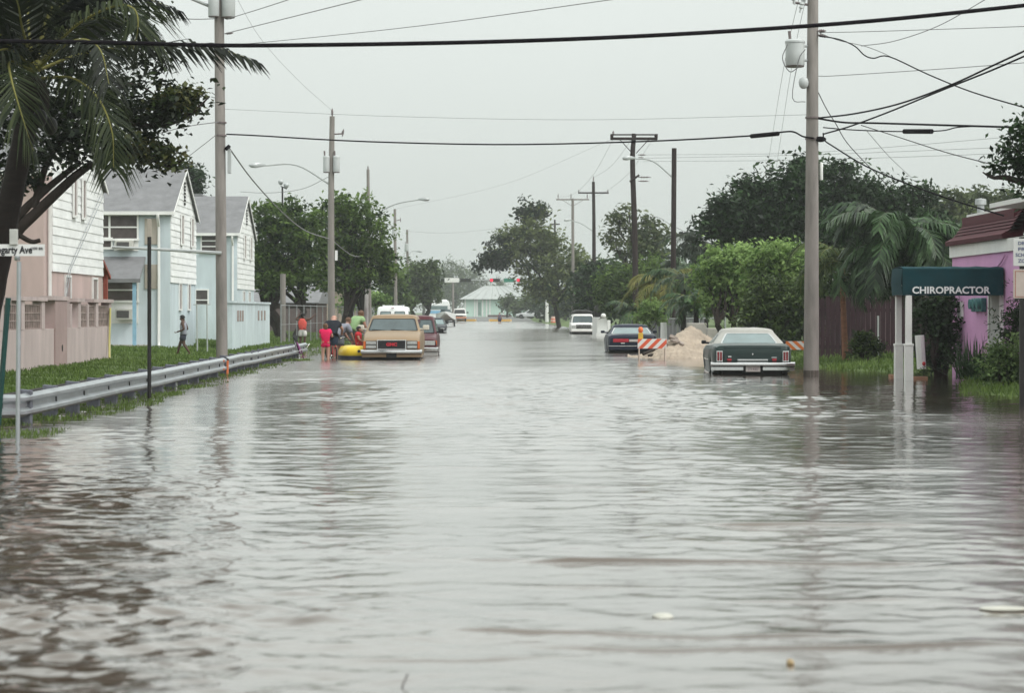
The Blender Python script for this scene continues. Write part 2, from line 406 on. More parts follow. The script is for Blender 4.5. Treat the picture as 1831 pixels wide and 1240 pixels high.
# water: one sheet, finely divided where its ripples can be made out
CRESTS = [  # (x0, x1, distance, height, width): little wake waves rolling across the foreground
    (0.25, 2.7, 14.35, 0.026, 0.027), (1.55, 3.15, 16.95, 0.026, 0.031), (-0.15, 1.75, 11.15, 0.019, 0.022), (0.2, 2.6, 10.72, 0.019, 0.022),
    (2.1, 2.85, 19.8, 0.024, 0.033), (-0.2, 0.5, 14.6, 0.014, 0.022), (-0.5, 0.4, 10.35, 0.012, 0.022), (0.2, 1.2, 13, 0.009, 0.027), (0.3, 1.4, 20.6, 0.016, 0.033),
    (1.2, 2.5, 12.5, 0.009, 0.022), (0.1, 1.6, 25, 0.016, 0.041), (2.8, 4.6, 22.6, 0.016, 0.037), (-0.7, 0.5, 18.4, 0.011, 0.029), (1.3, 2.4, 15.6, 0.009, 0.027), (2.4, 3.4, 14, 0.012, 0.027),(-0.9, 0.3, 23, 0.011, 0.037)]
def water_calm(x, y):
    return np.clip(sstep(x, 4.4, 7.2)*sstep(y, 34, 40)*(1-0.6*sstep(y, 66, 80)) + 0.12*sstep(-x, 4.3, 5.6)*(1-sstep(y, 60, 80)), 0, 1)
def water_z(x, y):
    r = np.random.default_rng(21); h = np.zeros_like(x)
    calm_r = 1 - 0.60*sstep(x, 4.6, 7.4)*sstep(y, 33, 40)*(1-sstep(y, 90, 110)*0.5)
    calm_l = 1 - 0.15*sstep(-x, 4.0, 6.0)
    patch = 0.28 + 0.85*np.clip(0.45+vnoise(x*0.6, y*0.3, 0.6, 31)+0.7*vnoise(x*0.6, y*0.7, 1.7, 33), 0, 1.9)
    strong_l = 1 + 0.7*sstep(-x, 0.9, 2.2)*(1-sstep(y, 18, 32)) - 0.45*sstep(x, -1.0, 0.6)*(1-sstep(y, 15, 22))
    amp = calm_r*calm_l*patch*strong_l
    for i in range(80):
        lam = 0.13*(0.95/0.13)**r.uniform(); k = 2*math.pi/lam
        an = r.normal()*0.85; s = 0.0098*(1+0.5*sstep(y, 26, 45))*(0.7+0.6*r.uniform())*(1.0 if lam < 0.9 else 0.5)
        ph = r.uniform(0, 6.28); kx = k*math.sin(an); ky = k*math.cos(an)
        fade = 1/(1+(np.abs(y)*0.0035/lam*2.0)**2)
        c = np.sin(kx*x + ky*y + ph + 0.7*vnoise(x, y, 0.9/lam**0.5, 100+i%5))
        h += s/k*fade*(c + 0.7*(c*c))
    h *= amp
    for j, (x0, x1, d, ht, wd) in enumerate(CRESTS):
        rr = np.random.default_rng(300+j); tilt = rr.uniform(-0.05, 0.05)
        line = d + tilt*(x-(x0+x1)/2) + 0.10*np.sin(x*rr.uniform(1.5,2.5)+j) + 0.03*np.sin(x*rr.uniform(4,7)+j*2)
        env = sstep(x, x0-0.2, x0+0.35)*(1-sstep(x, x1-0.45, x1+0.2))*(0.9+0.2*np.sin(x*rr.uniform(2,4)+j))
        u = (y-line)/wd
        h += ht*env*np.exp(-np.where(u < 0, u*u, u*u*0.05))
    return h
yr = [5.0]
while yr[-1] < 85: yr.append(yr[-1] + (0.04 if yr[-1] < 8.5 else max(0.023, yr[-1]*0.0017)))
yr = np.array([-30, -10, 0, 3] + yr + list(np.geomspace(86, 430, 60)))
cs = np.linspace(-1, 1, 420)
side = np.array([-60, -30, -18.]); 
Wd = 0.255*np.maximum(yr, 5) + 1.2
XX = np.concatenate([np.tile(np.array([-160,-110.]), (len(yr),1)), cs[None,:]*Wd[:,None], np.tile(np.array([115,160.]), (len(yr),1))], 1)
YY = np.repeat(yr[:,None], XX.shape[1], 1)
ZZ = water_z(XX, YY)*(1-sstep(YY, 70, 84))*sstep(YY, 4, 6); ZZ[:, :2] = 0; ZZ[:, -2:] = 0
V = np.stack([XX,YY,ZZ], -1).reshape(-1,3); nx = XX.shape[1]; ny = len(yr)
ii, jj = np.meshgrid(np.arange(ny-1), np.arange(nx-1), indexing='ij'); q = (ii*nx+jj).ravel()
Fq = np.stack([q, q+1, q+nx+1, q+nx], 1)
wm = bpy.data.materials.new('flood_water'); wm.use_nodes = True; t = wm.node_tree; p = t.nodes['Principled BSDF']
p.inputs['IOR'].default_value = 1.34; p.inputs['Coat Weight'].default_value = 0.82; p.inputs['Coat IOR'].default_value = 1.4
ra = t.nodes.new('ShaderNodeAttribute'); ra.attribute_name = 'tint'; rm = t.nodes.new('ShaderNodeMapRange'); rm.inputs['To Min'].default_value = 0.03; rm.inputs['To Max'].default_value = 0.21
t.links.new(ra.outputs['Fac'], rm.inputs['Value']); t.links.new(rm.outputs[0], p.inputs['Roughness']); t.links.new(rm.outputs[0], p.inputs['Coat Roughness'])
# fine wind ripple, too small to model: stronger out on the open street, weak in the lee of the verges
rip = np.clip(0.52+0.48*sstep(YY, 30, 75), 0, 1)*(1-0.78*water_calm(XX, YY))*np.clip(0.9+0.30*vnoise(XX*0.5, YY*0.3, 0.5, 41)+0.25*vnoise(XX*0.6, YY*0.5, 1.7, 43), 0.3, 1.2)*(1-0.5*sstep(-XX, 0.7, 2.2)*(1-sstep(YY, 20, 36)))
tc = t.nodes.new('ShaderNodeTexCoord'); n0 = t.nodes.new('ShaderNodeTexNoise'); n0.inputs['Scale'].default_value = 0.35; n0.inputs['Detail'].default_value = 4
t.links.new(tc.outputs['Object'], n0.inputs['Vector'])
cr = t.nodes.new('ShaderNodeValToRGB'); cr.color_ramp.elements[0].color = (0.062,0.042,0.030,1); cr.color_ramp.elements[1].color = (0.105,0.078,0.060,1)
cr.color_ramp.elements[0].position = 0.35; cr.color_ramp.elements[1].position = 0.7
t.links.new(n0.outputs['Fac'], cr.inputs['Fac']); t.links.new(cr.outputs[0], p.inputs['Base Color'])
prev = None
for sc_, st, dist, stren in ((1.1, (0.5,1,1), 0.05, 0.06), (3.2, (0.6,1,1), 0.022, 0.36), (11.0, (0.7,1,1), 0.005, 0.36)):
    mp = t.nodes.new('ShaderNodeMapping'); mp.inputs['Scale'].default_value = st; t.links.new(tc.outputs['Object'], mp.inputs['Vector'])
    nn = t.nodes.new('ShaderNodeTexNoise'); nn.inputs['Scale'].default_value = sc_; nn.inputs['Detail'].default_value = 2.5; nn.inputs['Distortion'].default_value = 0.5
    t.links.new(mp.outputs[0], nn.inputs['Vector'])
    bb = t.nodes.new('ShaderNodeBump'); bb.inputs['Distance'].default_value = dist; bb.inputs['Strength'].default_value = stren
    t.links.new(nn.outputs['Fac'], bb.inputs['Height'])
    if prev: t.links.new(prev.outputs[0], bb.inputs['Normal'])
    prev = bb
t.links.new(prev.outputs[0], p.inputs['Normal']); t.links.new(prev.outputs[0], p.inputs['Coat Normal'])
tag(mesh_np('water', V, Fq, wm, tint=np.clip(rip,0,1).ravel(), smooth=True), kind='structure')

# grass standing on both verges
def grass_field(n, xr, yr_, hmin, hmax, zmin=-0.035, zmax=9):
    y = yr_[0]*(yr_[1]/yr_[0])**rng.uniform(0,1,n); x = rng.uniform(xr[0], xr[1], n); z = ground_z(x, y)
    dens = vnoise(x, y, 1.1, 77)
    k = (z > zmin) & (z < zmax) & (dens + rng.uniform(-1,1,n)*0.7 > -0.45)
    x, y, z, dens = x[k], y[k], z[k], dens[k]; n = len(x)
    h = rng.uniform(hmin, hmax, n)*(1+0.35*dens); an = rng.uniform(0, 6.28, n); wd = 0.008 + y*0.00022
    bx = np.cos(an)*wd; by = np.sin(an)*wd; lx = rng.normal(size=n)*h*0.45; ly = rng.normal(size=n)*h*0.45
    b0 = np.stack([x-bx, y-by, z-0.02], 1); b1 = np.stack([x+bx, y+by, z-0.02], 1)
    t1 = np.stack([x+lx+bx*0.25, y+ly+by*0.25, z+h], 1); t0 = np.stack([x+lx-bx*0.25, y+ly-by*0.25, z+h], 1)
    return np.stack([b0,b1,t1,t0], 1).reshape(-1,3), np.repeat(np.clip(0.5+0.25*dens+0.2*rng.normal(size=n),0,1), 4)
GR = leafmat('grass_blade', (0.05,0.085,0.018), (0.155,0.23,0.055), 0.3)
parts = [grass_field(26000, (-7.0,-5.2), (27,75), 0.03, 0.09, -0.05), grass_field(52000, (-12,-6.6), (27,70), 0.03, 0.085), grass_field(46000, (-13,-5.6), (70,170), 0.04, 0.11), grass_field(26000, (8.2,16), (40,72), 0.04, 0.15, -0.02), grass_field(9000, (8.0,14), (72,150), 0.05, 0.2, 0.0)]
V = np.concatenate([a for a,_ in parts]); T = np.concatenate([b for _,b in parts])
tag(mesh_np('grass', V, np.arange(len(V)).reshape(-1,4), GR, tint=T), 'bright green grass growing on the wet street verges', 'grass', kind='stuff')
# a few dead leaves and bits of litter drifting on the flood
FL = pm('drift_leaf', (0.30,0.22,0.12), 0.7, 0.3, 9)

# ------------------------------------------------------------------ house materials
PINK = pm('pink_stucco', (0.50,0.385,0.36), 0.85, 0.13, 1.6, bump=0.006, bscale=60, stretch=(1,1,0.22))
PINKW = pm('pale_pink_masonry', (0.45,0.37,0.36), 0.88, 0.17, 1.6, bump=0.008, bscale=40, stretch=(1,1,0.3))
PIER = pm('brown_pink_pillar', (0.34,0.25,0.24), 0.85, 0.12, 1.5, bump=0.006, bscale=40)
BLUE = pm('pale_blue_stucco', (0.545,0.615,0.65), 0.85, 0.13, 1.6, bump=0.006, bscale=60, stretch=(1,1,0.22))
BLUE2 = pm('pale_blue_masonry', (0.55,0.62,0.65), 0.85, 0.16, 1.6, bump=0.006, bscale=60, stretch=(1,1,0.3))
SIDE = pm('white_siding', (0.84,0.85,0.84), 0.5, 0.11, 2.2, stretch=(1,0.5,1.5))
ROOF = pm('grey_shingle', (0.185,0.185,0.192), 0.9, 0.18, 2.2, bump=0.012, bscale=14, stretch=(1,1,1))
TRIM = pm('white_trim', (0.78,0.78,0.76), 0.5, 0.06, 3)
GLASS = pm('dark_window_glass', (0.085,0.072,0.070), 0.12, 0.4, 1.5, spec=0.5)
SCREEN = pm('brown_window_shade', (0.27,0.22,0.21), 0.6, 0.2, 3, stretch=(1,1,6))
BEIGE = pm('beige_board', (0.40,0.36,0.31), 0.7, 0.1, 3)
ACW = pm('air_conditioner_cream', (0.55,0.54,0.50), 0.5, 0.1, 6)
ACD = pm('air_conditioner_grille', (0.09,0.085,0.085), 0.6, 0.25, 9, stretch=(1,1,8))
REDW = pm('red_brown_wood', (0.28,0.07,0.05), 0.7, 0.2, 5)
BLUEP = pm('blue_post', (0.25,0.42,0.55), 0.6, 0.15, 4)
BRIB = pm('breeze_block', (0.30,0.24,0.22), 0.9, 0.3, 5, bump=0.01)
GALV = pm('galvanised_steel', (0.42,0.44,0.46), 0.42, 0.16, 3, metal=0.75)
CONC = pm('concrete', (0.36,0.34,0.31), 0.9, 0.18, 2, bump=0.008, bscale=25)
DARK = pm('dark_paint', (0.018,0.016,0.016), 0.5, 0.3, 5)

HX = -10.8   # plane of the gable ends that face the street
def house(name, label, yn, yf, wall_m, inset, wins, vent=True, x_back=-24.0, group=None):
    g = 0.12; eave = 4.95; ym = (yn+yf)/2; ridge = eave + 1.68*(yf-yn)/7.5
    h = thing(name, label, 'house', (HX, ym, g), 0, group)
    mb = MB(); mb.extr([(x_back,yn,g-0.6),(x_back,yf,g-0.6),(x_back,yf,eave),(x_back,ym,ridge),(x_back,yn,eave)], (HX-x_back,0,0)); mb.build('wall', wall_m, h)
    mb = MB(); z = 2.52; dz = 0.232          # clapboards: each its own tilted course
    def half(z): return (yf-yn)/2 - 0.03 if z <= eave else max(0, ((yf-yn)/2-0.03)*(ridge-z)/(ridge-eave))
    while z < ridge-0.12:
        a = half(z); b = half(z+dz); y0 = yn+inset if z+dz < eave else max(yn+inset, ym-a); y0b = yn+inset if z+dz < eave else max(yn+inset, ym-b)
        x0 = HX+0.040+random.uniform(-0.005,0.008); x1 = HX+0.022
        mb.add([(HX+0.004,y0,z),(x0,y0,z),(x0,ym+a,z),(HX+0.004,ym+a,z),(HX+0.004,y0b,z+dz),(x1,y0b,z+dz),(x1,ym+b,z+dz),(HX+0.004,ym+b,z+dz)],
               [(0,3,2,1),(4,5,6,7),(0,1,5,4),(1,2,6,5),(2,3,7,6),(3,0,4,7)]); z += dz
    mb.build('siding', SIDE, h)
    mb = MB(); ov = 0.14; th = 0.07; sl = (ridge-eave)/((yf-yn)/2)
    for sg, ye in ((-1, yn), (1, yf)):
        yo = ye + sg*ov; zo = eave - sl*ov
        mb.extr([(x_back-0.3,ym,ridge+th),(x_back-0.3,yo,zo+th),(x_back-0.3,yo,zo+0.01),(x_back-0.3,ym,ridge+0.01)], (HX+0.13-x_back+0.3,0,0))
    rf = mb.build('roof', ROOF, h)
    mb = MB()
    for sg, ye in ((-1, yn), (1, yf)):       # barge boards
        yo = ye + sg*ov; zo = eave - sl*ov
        mb.extr([(HX+0.132,ym,ridge+th-0.01),(HX+0.132,yo,zo+th-0.01),(HX+0.132,yo,zo-0.05),(HX+0.132,ym,ridge-0.05)], (0.02,0,0))
    mb.build('barge_board', TRIM, rf)
    mb = MB(); mb.box(x_back, HX+0.15, yn-ov-0.1, yn-ov+0.0, eave-sl*ov-0.02, eave-sl*ov+0.1); mb.build('gutter', TRIM, h)
    if vent:
        mb = MB()
        for k in range(7): mb.box(HX+0.046, HX+0.075, ym-0.16, ym+0.16, ridge-1.25+k*0.125, ridge-1.17+k*0.125)
        v = mb.build('gable_vent', DARK, h)
    for (yc, wd, z0, z1) in wins:
        mb = MB(); x = HX+0.05 if z0 > 2.6 else HX; f = 0.06
        mb.box(x, x+0.05, yc-wd/2-f, yc-wd/2, z0-f, z1+f); mb.box(x, x+0.05, yc+wd/2, yc+wd/2+f, z0-f, z1+f)
        mb.box(x, x+0.05, yc-wd/2, yc+wd/2, z1, z1+f); mb.box(x, x+0.07, yc-wd/2, yc+wd/2, z0-f, z0)
        win = mb.build('window', TRIM, h); mb = MB(); mb.box(x-0.01, x+0.02, yc-wd/2, yc+wd/2, z0, z1); mb.build('pane', SCREEN, win)
    return h
def front_window(h, y, x0, x1, z0, z1, split=(0.42,), cols=(), glass=GLASS):
    """window in the wall that looks down the street towards us"""
    mb = MB(); f = 0.06
    mb.box(x0-f, x0, y-0.05, y, z0-f, z1+f); mb.box(x1, x1+f, y-0.05, y, z0-f, z1+f); mb.box(x0, x1, y-0.05, y, z1, z1+f); mb.box(x0-f-0.03, x1+f+0.03, y-0.09, y-0.05, z0-f-0.02, z0)
    for s_ in split: zz = z0+(z1-z0)*s_; mb.box(x0, x1, y-0.045, y-0.004, zz-0.025, zz+0.025)
    for s_ in cols: xx = x0+(x1-x0)*s_; mb.box(xx-0.035, xx+0.035, y-0.047, y-0.004, z0, z1)
    w_ = mb.build('window', TRIM, h); mb = MB(); mb.box(x0, x1, y-0.015, y+0.01, z0, z1); mb.build('pane', glass, w_)
    return w_
def air_con(h, y, x0, x1, z0, z1):
    mb = MB(); mb.box(x0, x1, y-0.38, y-0.02, z0, z1); a_ = mb.build('air_conditioner', ACW, h, bevel=0.015)
    mb = MB(); mb.box(x0+0.05, x1-0.12, y-0.392, y-0.381, z0+0.06, z1-0.06); mb.build('grille', ACD, a_)
def downspout(h, x, y, z0, z1, m=TRIM, face='y'):
    mb = MB(); d = 0.05
    if face == 'y': pts = [(x, y-0.36, z1), (x, y-0.36, z1-0.12), (x, y-0.07, z1-0.42), (x, y-0.07, z0+0.15), (x+0.02, y-0.2, z0)]
    else: pts = [(x+0.2, y, z1), (x+0.07, y, z1-0.3), (x+0.07, y, z0)]
    mb.tube(pts, d, 8); mb.build('downspout', m, h, smooth=40)

# pink house, nearest
H1 = house('pink_house', 'nearest house, pink stucco with a wide white clapboard gable behind the pink wall', 59.7, 69.0, PINK, 1.1,
           [(63.9,0.42,4.05,5.05),(65.35,0.42,4.05,5.05),(63.1,0.75,1.55,2.4),(67.5,0.75,1.55,2.4)], group=None)
downspout(H1, HX, 60.15, 0.25, 4.7, face='x')
mb = MB(); mb.tube([(HX+0.15,61.2,1.2),(HX+0.06,63.0,2.6),(HX+0.10,68.3,4.9)], 0.009, 5); mb.tube([(HX+0.15,61.4,1.2),(HX+0.06,63.3,2.6),(HX+0.10,68.8,4.9)], 0.009, 5); mb.build('service_cable', GALV, H1)
front_window(H1, 59.7, -12.9, -11.9, 3.9, 4.9)
# blue house in the middle with porch roof
H2 = house('blue_house', 'middle pale blue house with a small grey porch roof and two air conditioners', 84.0, 91.5, BLUE, 0.03,
           [(86.9,0.55,3.95,4.95),(89.9,0.55,3.95,4.95),(86.7,0.6,1.6,2.5),(89.3,0.6,1.6,2.5)])
y = 84.0
front_window(H2, y, -13.35, -11.95, 4.05, 4.84, (0.5,), (0.32,)); front_window(H2, y, -13.3, -12.85, 3.75, 4.03, ())
front_window(H2, y, -13.1, -11.95, 1.9, 2.62, (0.5,)); front_window(H2, y, -13.65, -13.25, 1.4, 2.62, (0.5,), glass=GLASS)
mb = MB(); mb.box(-12.75,-11.9,y-0.03,y,3.62,4.0); mb.box(-12.85,-11.9,y-0.03,y,1.1,1.82); mb.build('window_board', TRIM, H2)
air_con(H2, y-0.03, -12.65, -12.05, 3.66, 3.98); air_con(H2, y-0.03, -12.65, -12.05, 1.23, 1.6)
mb = MB(); mb.box(-11.68, -11.22, y-0.035, y, 3.85, 4.75); mb.build('wall_panel', BEIGE, H2); mb = MB(); mb.box(-11.68, -11.22, y-0.035, y, 2.3, 3.15); mb.build('wall_panel', BEIGE, H2)
downspout(H2, -11.18, y, 0.3, 4.88)
mb = MB(); mb.extr([(-13.4,y,3.42),(-13.4,y-1.5,2.62),(-13.4,y-1.5,2.54),(-13.4,y,3.34)], (1.75,0,0)); mb.box(-13.42,-11.62,y-1.54,y-1.5,2.5,2.63); pr = mb.build('porch_roof', ROOF, H2)
mb = MB(); mb.box(-11.9,-11.78,y-1.45,y-1.33,0.25,2.54); mb.build('porch_post', BLUEP, H2)
mb = MB(); mb.box(-13.5,-11.5,y-1.7,y,-0.3,0.36); mb.build('porch_step', CONC, H2)
# red brown porch of the pink house seen between the two
mb = MB(); mb.box(-11.02,-10.9,70.5,70.65,0.2,2.75); mb.extr([(-11.3,69.02,3.2),(-11.3,70.9,2.55),(-11.3,70.9,2.45),(-11.3,69.02,3.1)], (0.45,0,0)); mb.build('side_porch', REDW, H1)
# second blue house
H3 = house('blue_house', 'farthest pale blue house, a white gable rising behind the utility pole', 107.0, 115.0, BLUE, 0.03,
           [(110.0,0.6,3.95,4.95),(112.9,0.6,3.95,4.95),(109.9,0.6,1.6,2.4),(112.6,0.6,1.6,2.4)])
y = 107.0
front_window(H3, y, -12.35, -11.65, 4.15, 4.9, (0.33,0.66)); front_window(H3, y, -12.6, -12.1, 1.2, 2.45, (0.33,0.66)); downspout(H3, -10.98, y, 0.3, 4.85)
# a roof showing beyond between the blue houses
hb = thing('white_house', 'white gabled house end in the gap behind the middle blue house', 'house', (-16.2,130,0.2))
mb = MB(); mb.extr([(-20,130,0),(-13.2,130,0),(-13.2,130,5.6),(-15.0,130,7.7),(-20,130,7.7)], (0,8,0)); mb.build('wall', SIDE, hb)
mb = MB(); mb.extr([(-12.9,129.7,5.35),(-15.0,129.7,7.85),(-20.2,129.7,7.85),(-20.2,129.7,7.72),(-15.05,129.7,7.72),(-13.0,129.7,5.28)], (0,8.6,0)); mb.build('roof', ROOF, hb)

# low pink wall with breeze block openings
WX = -10.2
pw = thing('garden_wall', 'long low pink masonry wall with breeze block openings and a brown pillar', 'garden wall', (WX, 58, 0.15))
mb = MB(); mb.box(WX-0.2, WX, 44, 66.6, -0.4, 1.10); mb.build('base_wall', PINKW, pw)
piers = [44.2, 46.6, 49.0, 51.4, 53.8, 56.3, 61.4, 64.2, 66.45]
mb = MB()
for yy in piers: mb.box(WX-0.21, WX+0.012, yy-0.2, yy+0.2, 1.1, 1.75)
mb.build('pier', PINKW, pw)
mb = MB()
for a_, b_ in ((44.2,46.9),(48.7,51.7),(53.4,56.6),(61.1,61.9),(63.7,66.75)): mb.box(WX-0.25, WX+0.05, a_-0.25, b_+0.05, 1.75, 1.84)
mb.box(WX-0.3, WX+0.06, 57.5, 59.6, 1.78, 1.88); mb.build('coping', PINKW, pw)
mb = MB(); mb.box(WX-0.3, WX+0.035, 57.75, 59.4, -0.4, 1.78); pl = mb.build('pillar', PIER, pw)
mb = MB(); mb.cyl((WX+0.03,58.7,0.62),(WX+0.042,58.7,0.62),0.085,n=12); mb.build('hole', DARK, pl)
mb = MB()
for a_, b_ in zip(piers[:-1], piers[1:]):
    if 57 < (a_+b_)/2 < 60: continue
    y0, y1 = a_+0.2, b_-0.2; mb.box(WX-0.14, WX-0.12, y0, y1, 1.1, 1.66)
    n = max(2, int((y1-y0)/0.2))
    for i in range(n+1):
        yy = y0+(y1-y0)*i/n; mb.box(WX-0.12, WX-0.03, yy-0.025, yy+0.025, 1.1, 1.66)
    for k in range(4): mb.box(WX-0.12, WX-0.034, y0, y1, 1.1+k*0.18, 1.13+k*0.18)
mb.build('breeze_block', BRIB, pw)
mb = MB()
for yy in (60.2,62.8): mb.box(WX-0.2, WX+0.0, yy-0.12, yy+0.12, 1.1, 1.7)
mb.build('pier', PINKW, pw)
mb = MB(); mb.tube([(WX+0.05,66.2,1.6),(WX+0.07,65.9,0.7),(WX+0.12,65.6,0.1)], 0.028, 8); tag(mb.build('guy_guard', pm('yellow_plastic', (0.46,0.42,0.14), 0.5, 0.1, 4)), 'yellow plastic guard strip leaning on the end of the pink wall', 'guard')
# low blue wall of the far blue house
bw = thing('garden_wall', 'low pale blue wall with small vent holes before the farthest blue house', 'garden wall', (-9.0,95,0.2))
mb = MB(); mb.box(-9.2,-9.0,87.5,103,-0.3,1.82); mb.box(-12.5,-9.2,102.8,103,-0.3,1.82); mb.build('base_wall', BLUE2, bw)
mb = MB(); mb.box(-9.26,-8.95,87.45,103.05,1.82,1.9); mb.build('coping', BLUE2, bw)
mb = MB()
for c_ in (89.5, 90.4, 91.3, 97.8, 99.2, 100.6):
    mb.box(-9.0,-8.985,c_-0.28,c_+0.28,1.15,1.55)
mb.build('vent_block', BRIB, bw)

# ------------------------------------------------------------------ guard rails
POSTM = pm('weathered_post', (0.13,0.135,0.16), 0.85, 0.3, 5, bump=0.01, stretch=(3,3,1))
def wbeam(path, mb, ztop=0.43):
    prof = [(0,0.0),(0.035,-0.015),(0.085,-0.045),(0.085,-0.085),(0.02,-0.125),(0.02,-0.185),(0.085,-0.225),(0.085,-0.265),(0.035,-0.295),(0,-0.31)]
    pts = [Vector(p) for p in path]; rings = []
    for i, p in enumerate(pts):
        t_ = (pts[min(i+1,len(pts)-1)] - pts[max(i-1,0)]); t_.z = 0; t_.normalize(); nr = Vector((t_.y,-t_.x,0))
        rings.append([p + nr*a_ + Vector((0,0,ztop+b_)) for a_, b_ in prof] + [p + nr*(a_-0.006) + Vector((0,0,ztop+b_)) for a_, b_ in reversed(prof)])
    mb.loft(rings)
def guardrail(label, path, ys, orange=False, back=None):
    gr = thing('guardrail', label, 'guardrail', (path[0][0], path[0][1], 0)); mb = MB(); wbeam(path, mb); rl = mb.build('rail', GALV, gr, smooth=50)
    mb = MB()
    P_ = [Vector(p) for p in path]
    for y_, dx in ys:
        xx = -6.0+dx; mb = MB(); tl = random.uniform(-0.02,0.02)
        mb.extr([(xx-0.2,y_-0.08,-0.5),(xx-0.005,y_-0.08,-0.5),(xx-0.005+tl,y_-0.08,0.45),(xx-0.2+tl,y_-0.08,0.47)], (0,0.16,0)); mb.build('post', POSTM, gr, bevel=0.01)
    for k in range(1, len(path)):      # splice bolts
        a_, b_ = P_[k-1], P_[k]; n_ = max(1, int((b_-a_).length/1.9))
        for i in range(n_):
            q_ = a_.lerp(b_, (i+0.5)/n_); mb = MB(); mb.cbox((q_.x+0.025, q_.y, 0.275), (0.02,0.05,0.07)); mb.build('bolt', DARK, rl)
    if orange:
        mb = MB(); xx = -6.0
        mb.box(xx+0.087,xx+0.0905,55.5,55.72,0.16,0.2); mb.box(xx+0.087,xx+0.0905,55.5,55.72,0.35,0.4); mb.build('paint_mark', pm('orange_paint', (0.62,0.17,0.07), 0.6, 0.2, 6), rl)
    return gr
yy = 32.3; ysl = []
while yy < 56: ysl.append((yy, 0)); yy += 1.905
guardrail('near galvanised guardrail along the pink wall, its end bent away', [(-9.5,29.9,0.01),(-7.2,30.6,0.015),(-6.45,31.2,0),(-6.1,31.9,-0.02),(-6.0,32.8,0),(-6.0,40,0.01),(-6.02,44.5,-0.015),(-6.0,50,0),(-6.0,56.3,0)], [(30.55,-1.0),(30.0,-2.6)]+ysl, True)
yy = 57.6; ysl = []
while yy < 82: ysl.append((yy, 0)); yy += 1.905
guardrail('far galvanised guardrail running from the tall pole to the bicycles', [(-6.02,57.0,0),(-6.0,60,0.02),(-6.03,64,-0.01),(-5.98,70,0.01),(-6.0,76,0),(-6.0,82.5,0.02)], ysl)
mb = MB(); mb.box(-6.75,-6.6,31.5,81,0.16,0.34)
tag(mb.build('timber_rail', pm('dark_timber', (0.035,0.03,0.03), 0.9, 0.3, 3)), 'dark low timber rail lying along the grass behind the guardrails', 'timber rail')
mb = MB(); mb.cyl((-5.95,56.62,-0.4),(-5.93,56.62,0.36),0.028,n=7); tag(mb.build('marker_stake', pm('orange_paint', (0.62,0.17,0.07), 0.6, 0.2, 6)), 'orange stake standing in the gap between the two guardrails', 'stake')

# ------------------------------------------------------------------ street name sign, near left
D = 27.6; xs_ = X(31, D)
sg = thing('street_sign', 'white street name sign on a thin grey post at the near left', 'street sign', (xs_, D, 0))
mb = MB(); mb.cyl((xs_,D,-0.6),(xs_+0.02,D,Z(468,D)),0.026,n=10); mb.build('post', GALV, sg, smooth=40)
mb = MB(); mb.box(xs_-0.085,xs_+0.005,D-0.03,D+0.03,Z(438,D)-0.0,Z(410,D)); mb.build('bracket', pm('weathered_aluminium', (0.5,0.5,0.48), 0.5, 0.15, 8, metal=0.3), sg, bevel=0.006)
mb = MB(); x1 = X(80,D); x0 = x1-0.92; z0 = Z(458,D); z1 = Z(437,D)
mb.box(x0, x1, D-0.006, D+0.006, z0, z1); pl = mb.build('sign_plate', pm('sign_white', (0.72,0.72,0.72), 0.45, 0.06, 4), sg)
mb = MB(); mb.lathe((xs_,D,z0-0.055), [(0.026,0),(0.034,0.01),(0.034,0.045),(0.022,0.055)], 10); mb.build('collar', GALV, sg, smooth=40)
INK = pm('black_ink', (0.015,0.015,0.02), 0.6, 0.1, 5)
M = Matrix.Translation((X(23,D), D-0.009, (z0+z1)/2)) @ FACE_CAM
zr_ = rootloc(sg)
text_mesh('lettering', 'Fogarty Ave', 0.115, INK, pl, Matrix.Translation(-zr_) @ M, 0.002, 1.0, 0.44, bold=0.003)
M = Matrix.Translation((X(66,D), D-0.009, (z0+z1)/2+0.018)) @ FACE_CAM
text_mesh('lettering', '1000 Blk', 0.042, INK, pl, Matrix.Translation(-zr_) @ M, 0.002, 1.0, 0.14)
# green channel post at the frame's left edge
mb = MB(); a_ = P(1,690,30.5); b_ = P(15,533,30.5)
mb.tube([a_+Vector((-0.03,0,-0.5)), b_], 0.035, 4); tag(mb.build('channel_post', pm('dark_green_paint', (0.01,0.05,0.045), 0.55, 0.2, 6)), 'leaning dark green metal post beside the white street sign', 'post')
# dark sign post seen edge on
D = 41.3; xs_ = X(267, D)
sp = thing('sign_post', 'thin black post standing in the water before the near guardrail', 'sign post', (xs_, D, 0))
mb = MB(); mb.cyl((xs_,D,-0.4),(xs_,D,Z(424,D)),0.034,n=8); mb.build('post', DARK, sp, smooth=40)
mb = MB(); mb.box(xs_-0.035,xs_+0.035,D-0.02,D+0.02,Z(424,D),Z(392,D)); mb.build('sign_plate', BEIGE, sp, bevel=0.006)

# ------------------------------------------------------------------ utility poles
POLEC = pm('weathered_concrete_pole', (0.245,0.222,0.208), 0.9, 0.30, 2.2, bump=0.01, bscale=30, stretch=(1.6,1.6,0.3))
POLED = pm('creosoted_timber', (0.030,0.020,0.020), 0.85, 0.4, 3, bump=0.01, stretch=(2,2,0.25))
POLEG = pm('grey_timber', (0.23,0.21,0.195), 0.9, 0.2, 3, bump=0.008, stretch=(2,2,0.25))
CAN = pm('transformer_grey', (0.50,0.52,0.52), 0.45, 0.08, 3)
INS = pm('insulator', (0.16,0.13,0.13), 0.35, 0.2, 6)
LAMPM = pm('lamp_grey', (0.45,0.47,0.47), 0.4, 0.1, 4, metal=0.3)
CABLE = pm('black_cable', (0.008,0.006,0.009), 0.8, 0.2, 6, spec=0.08)
CABG = pm('grey_cable', (0.22,0.22,0.22), 0.6, 0.2, 6)
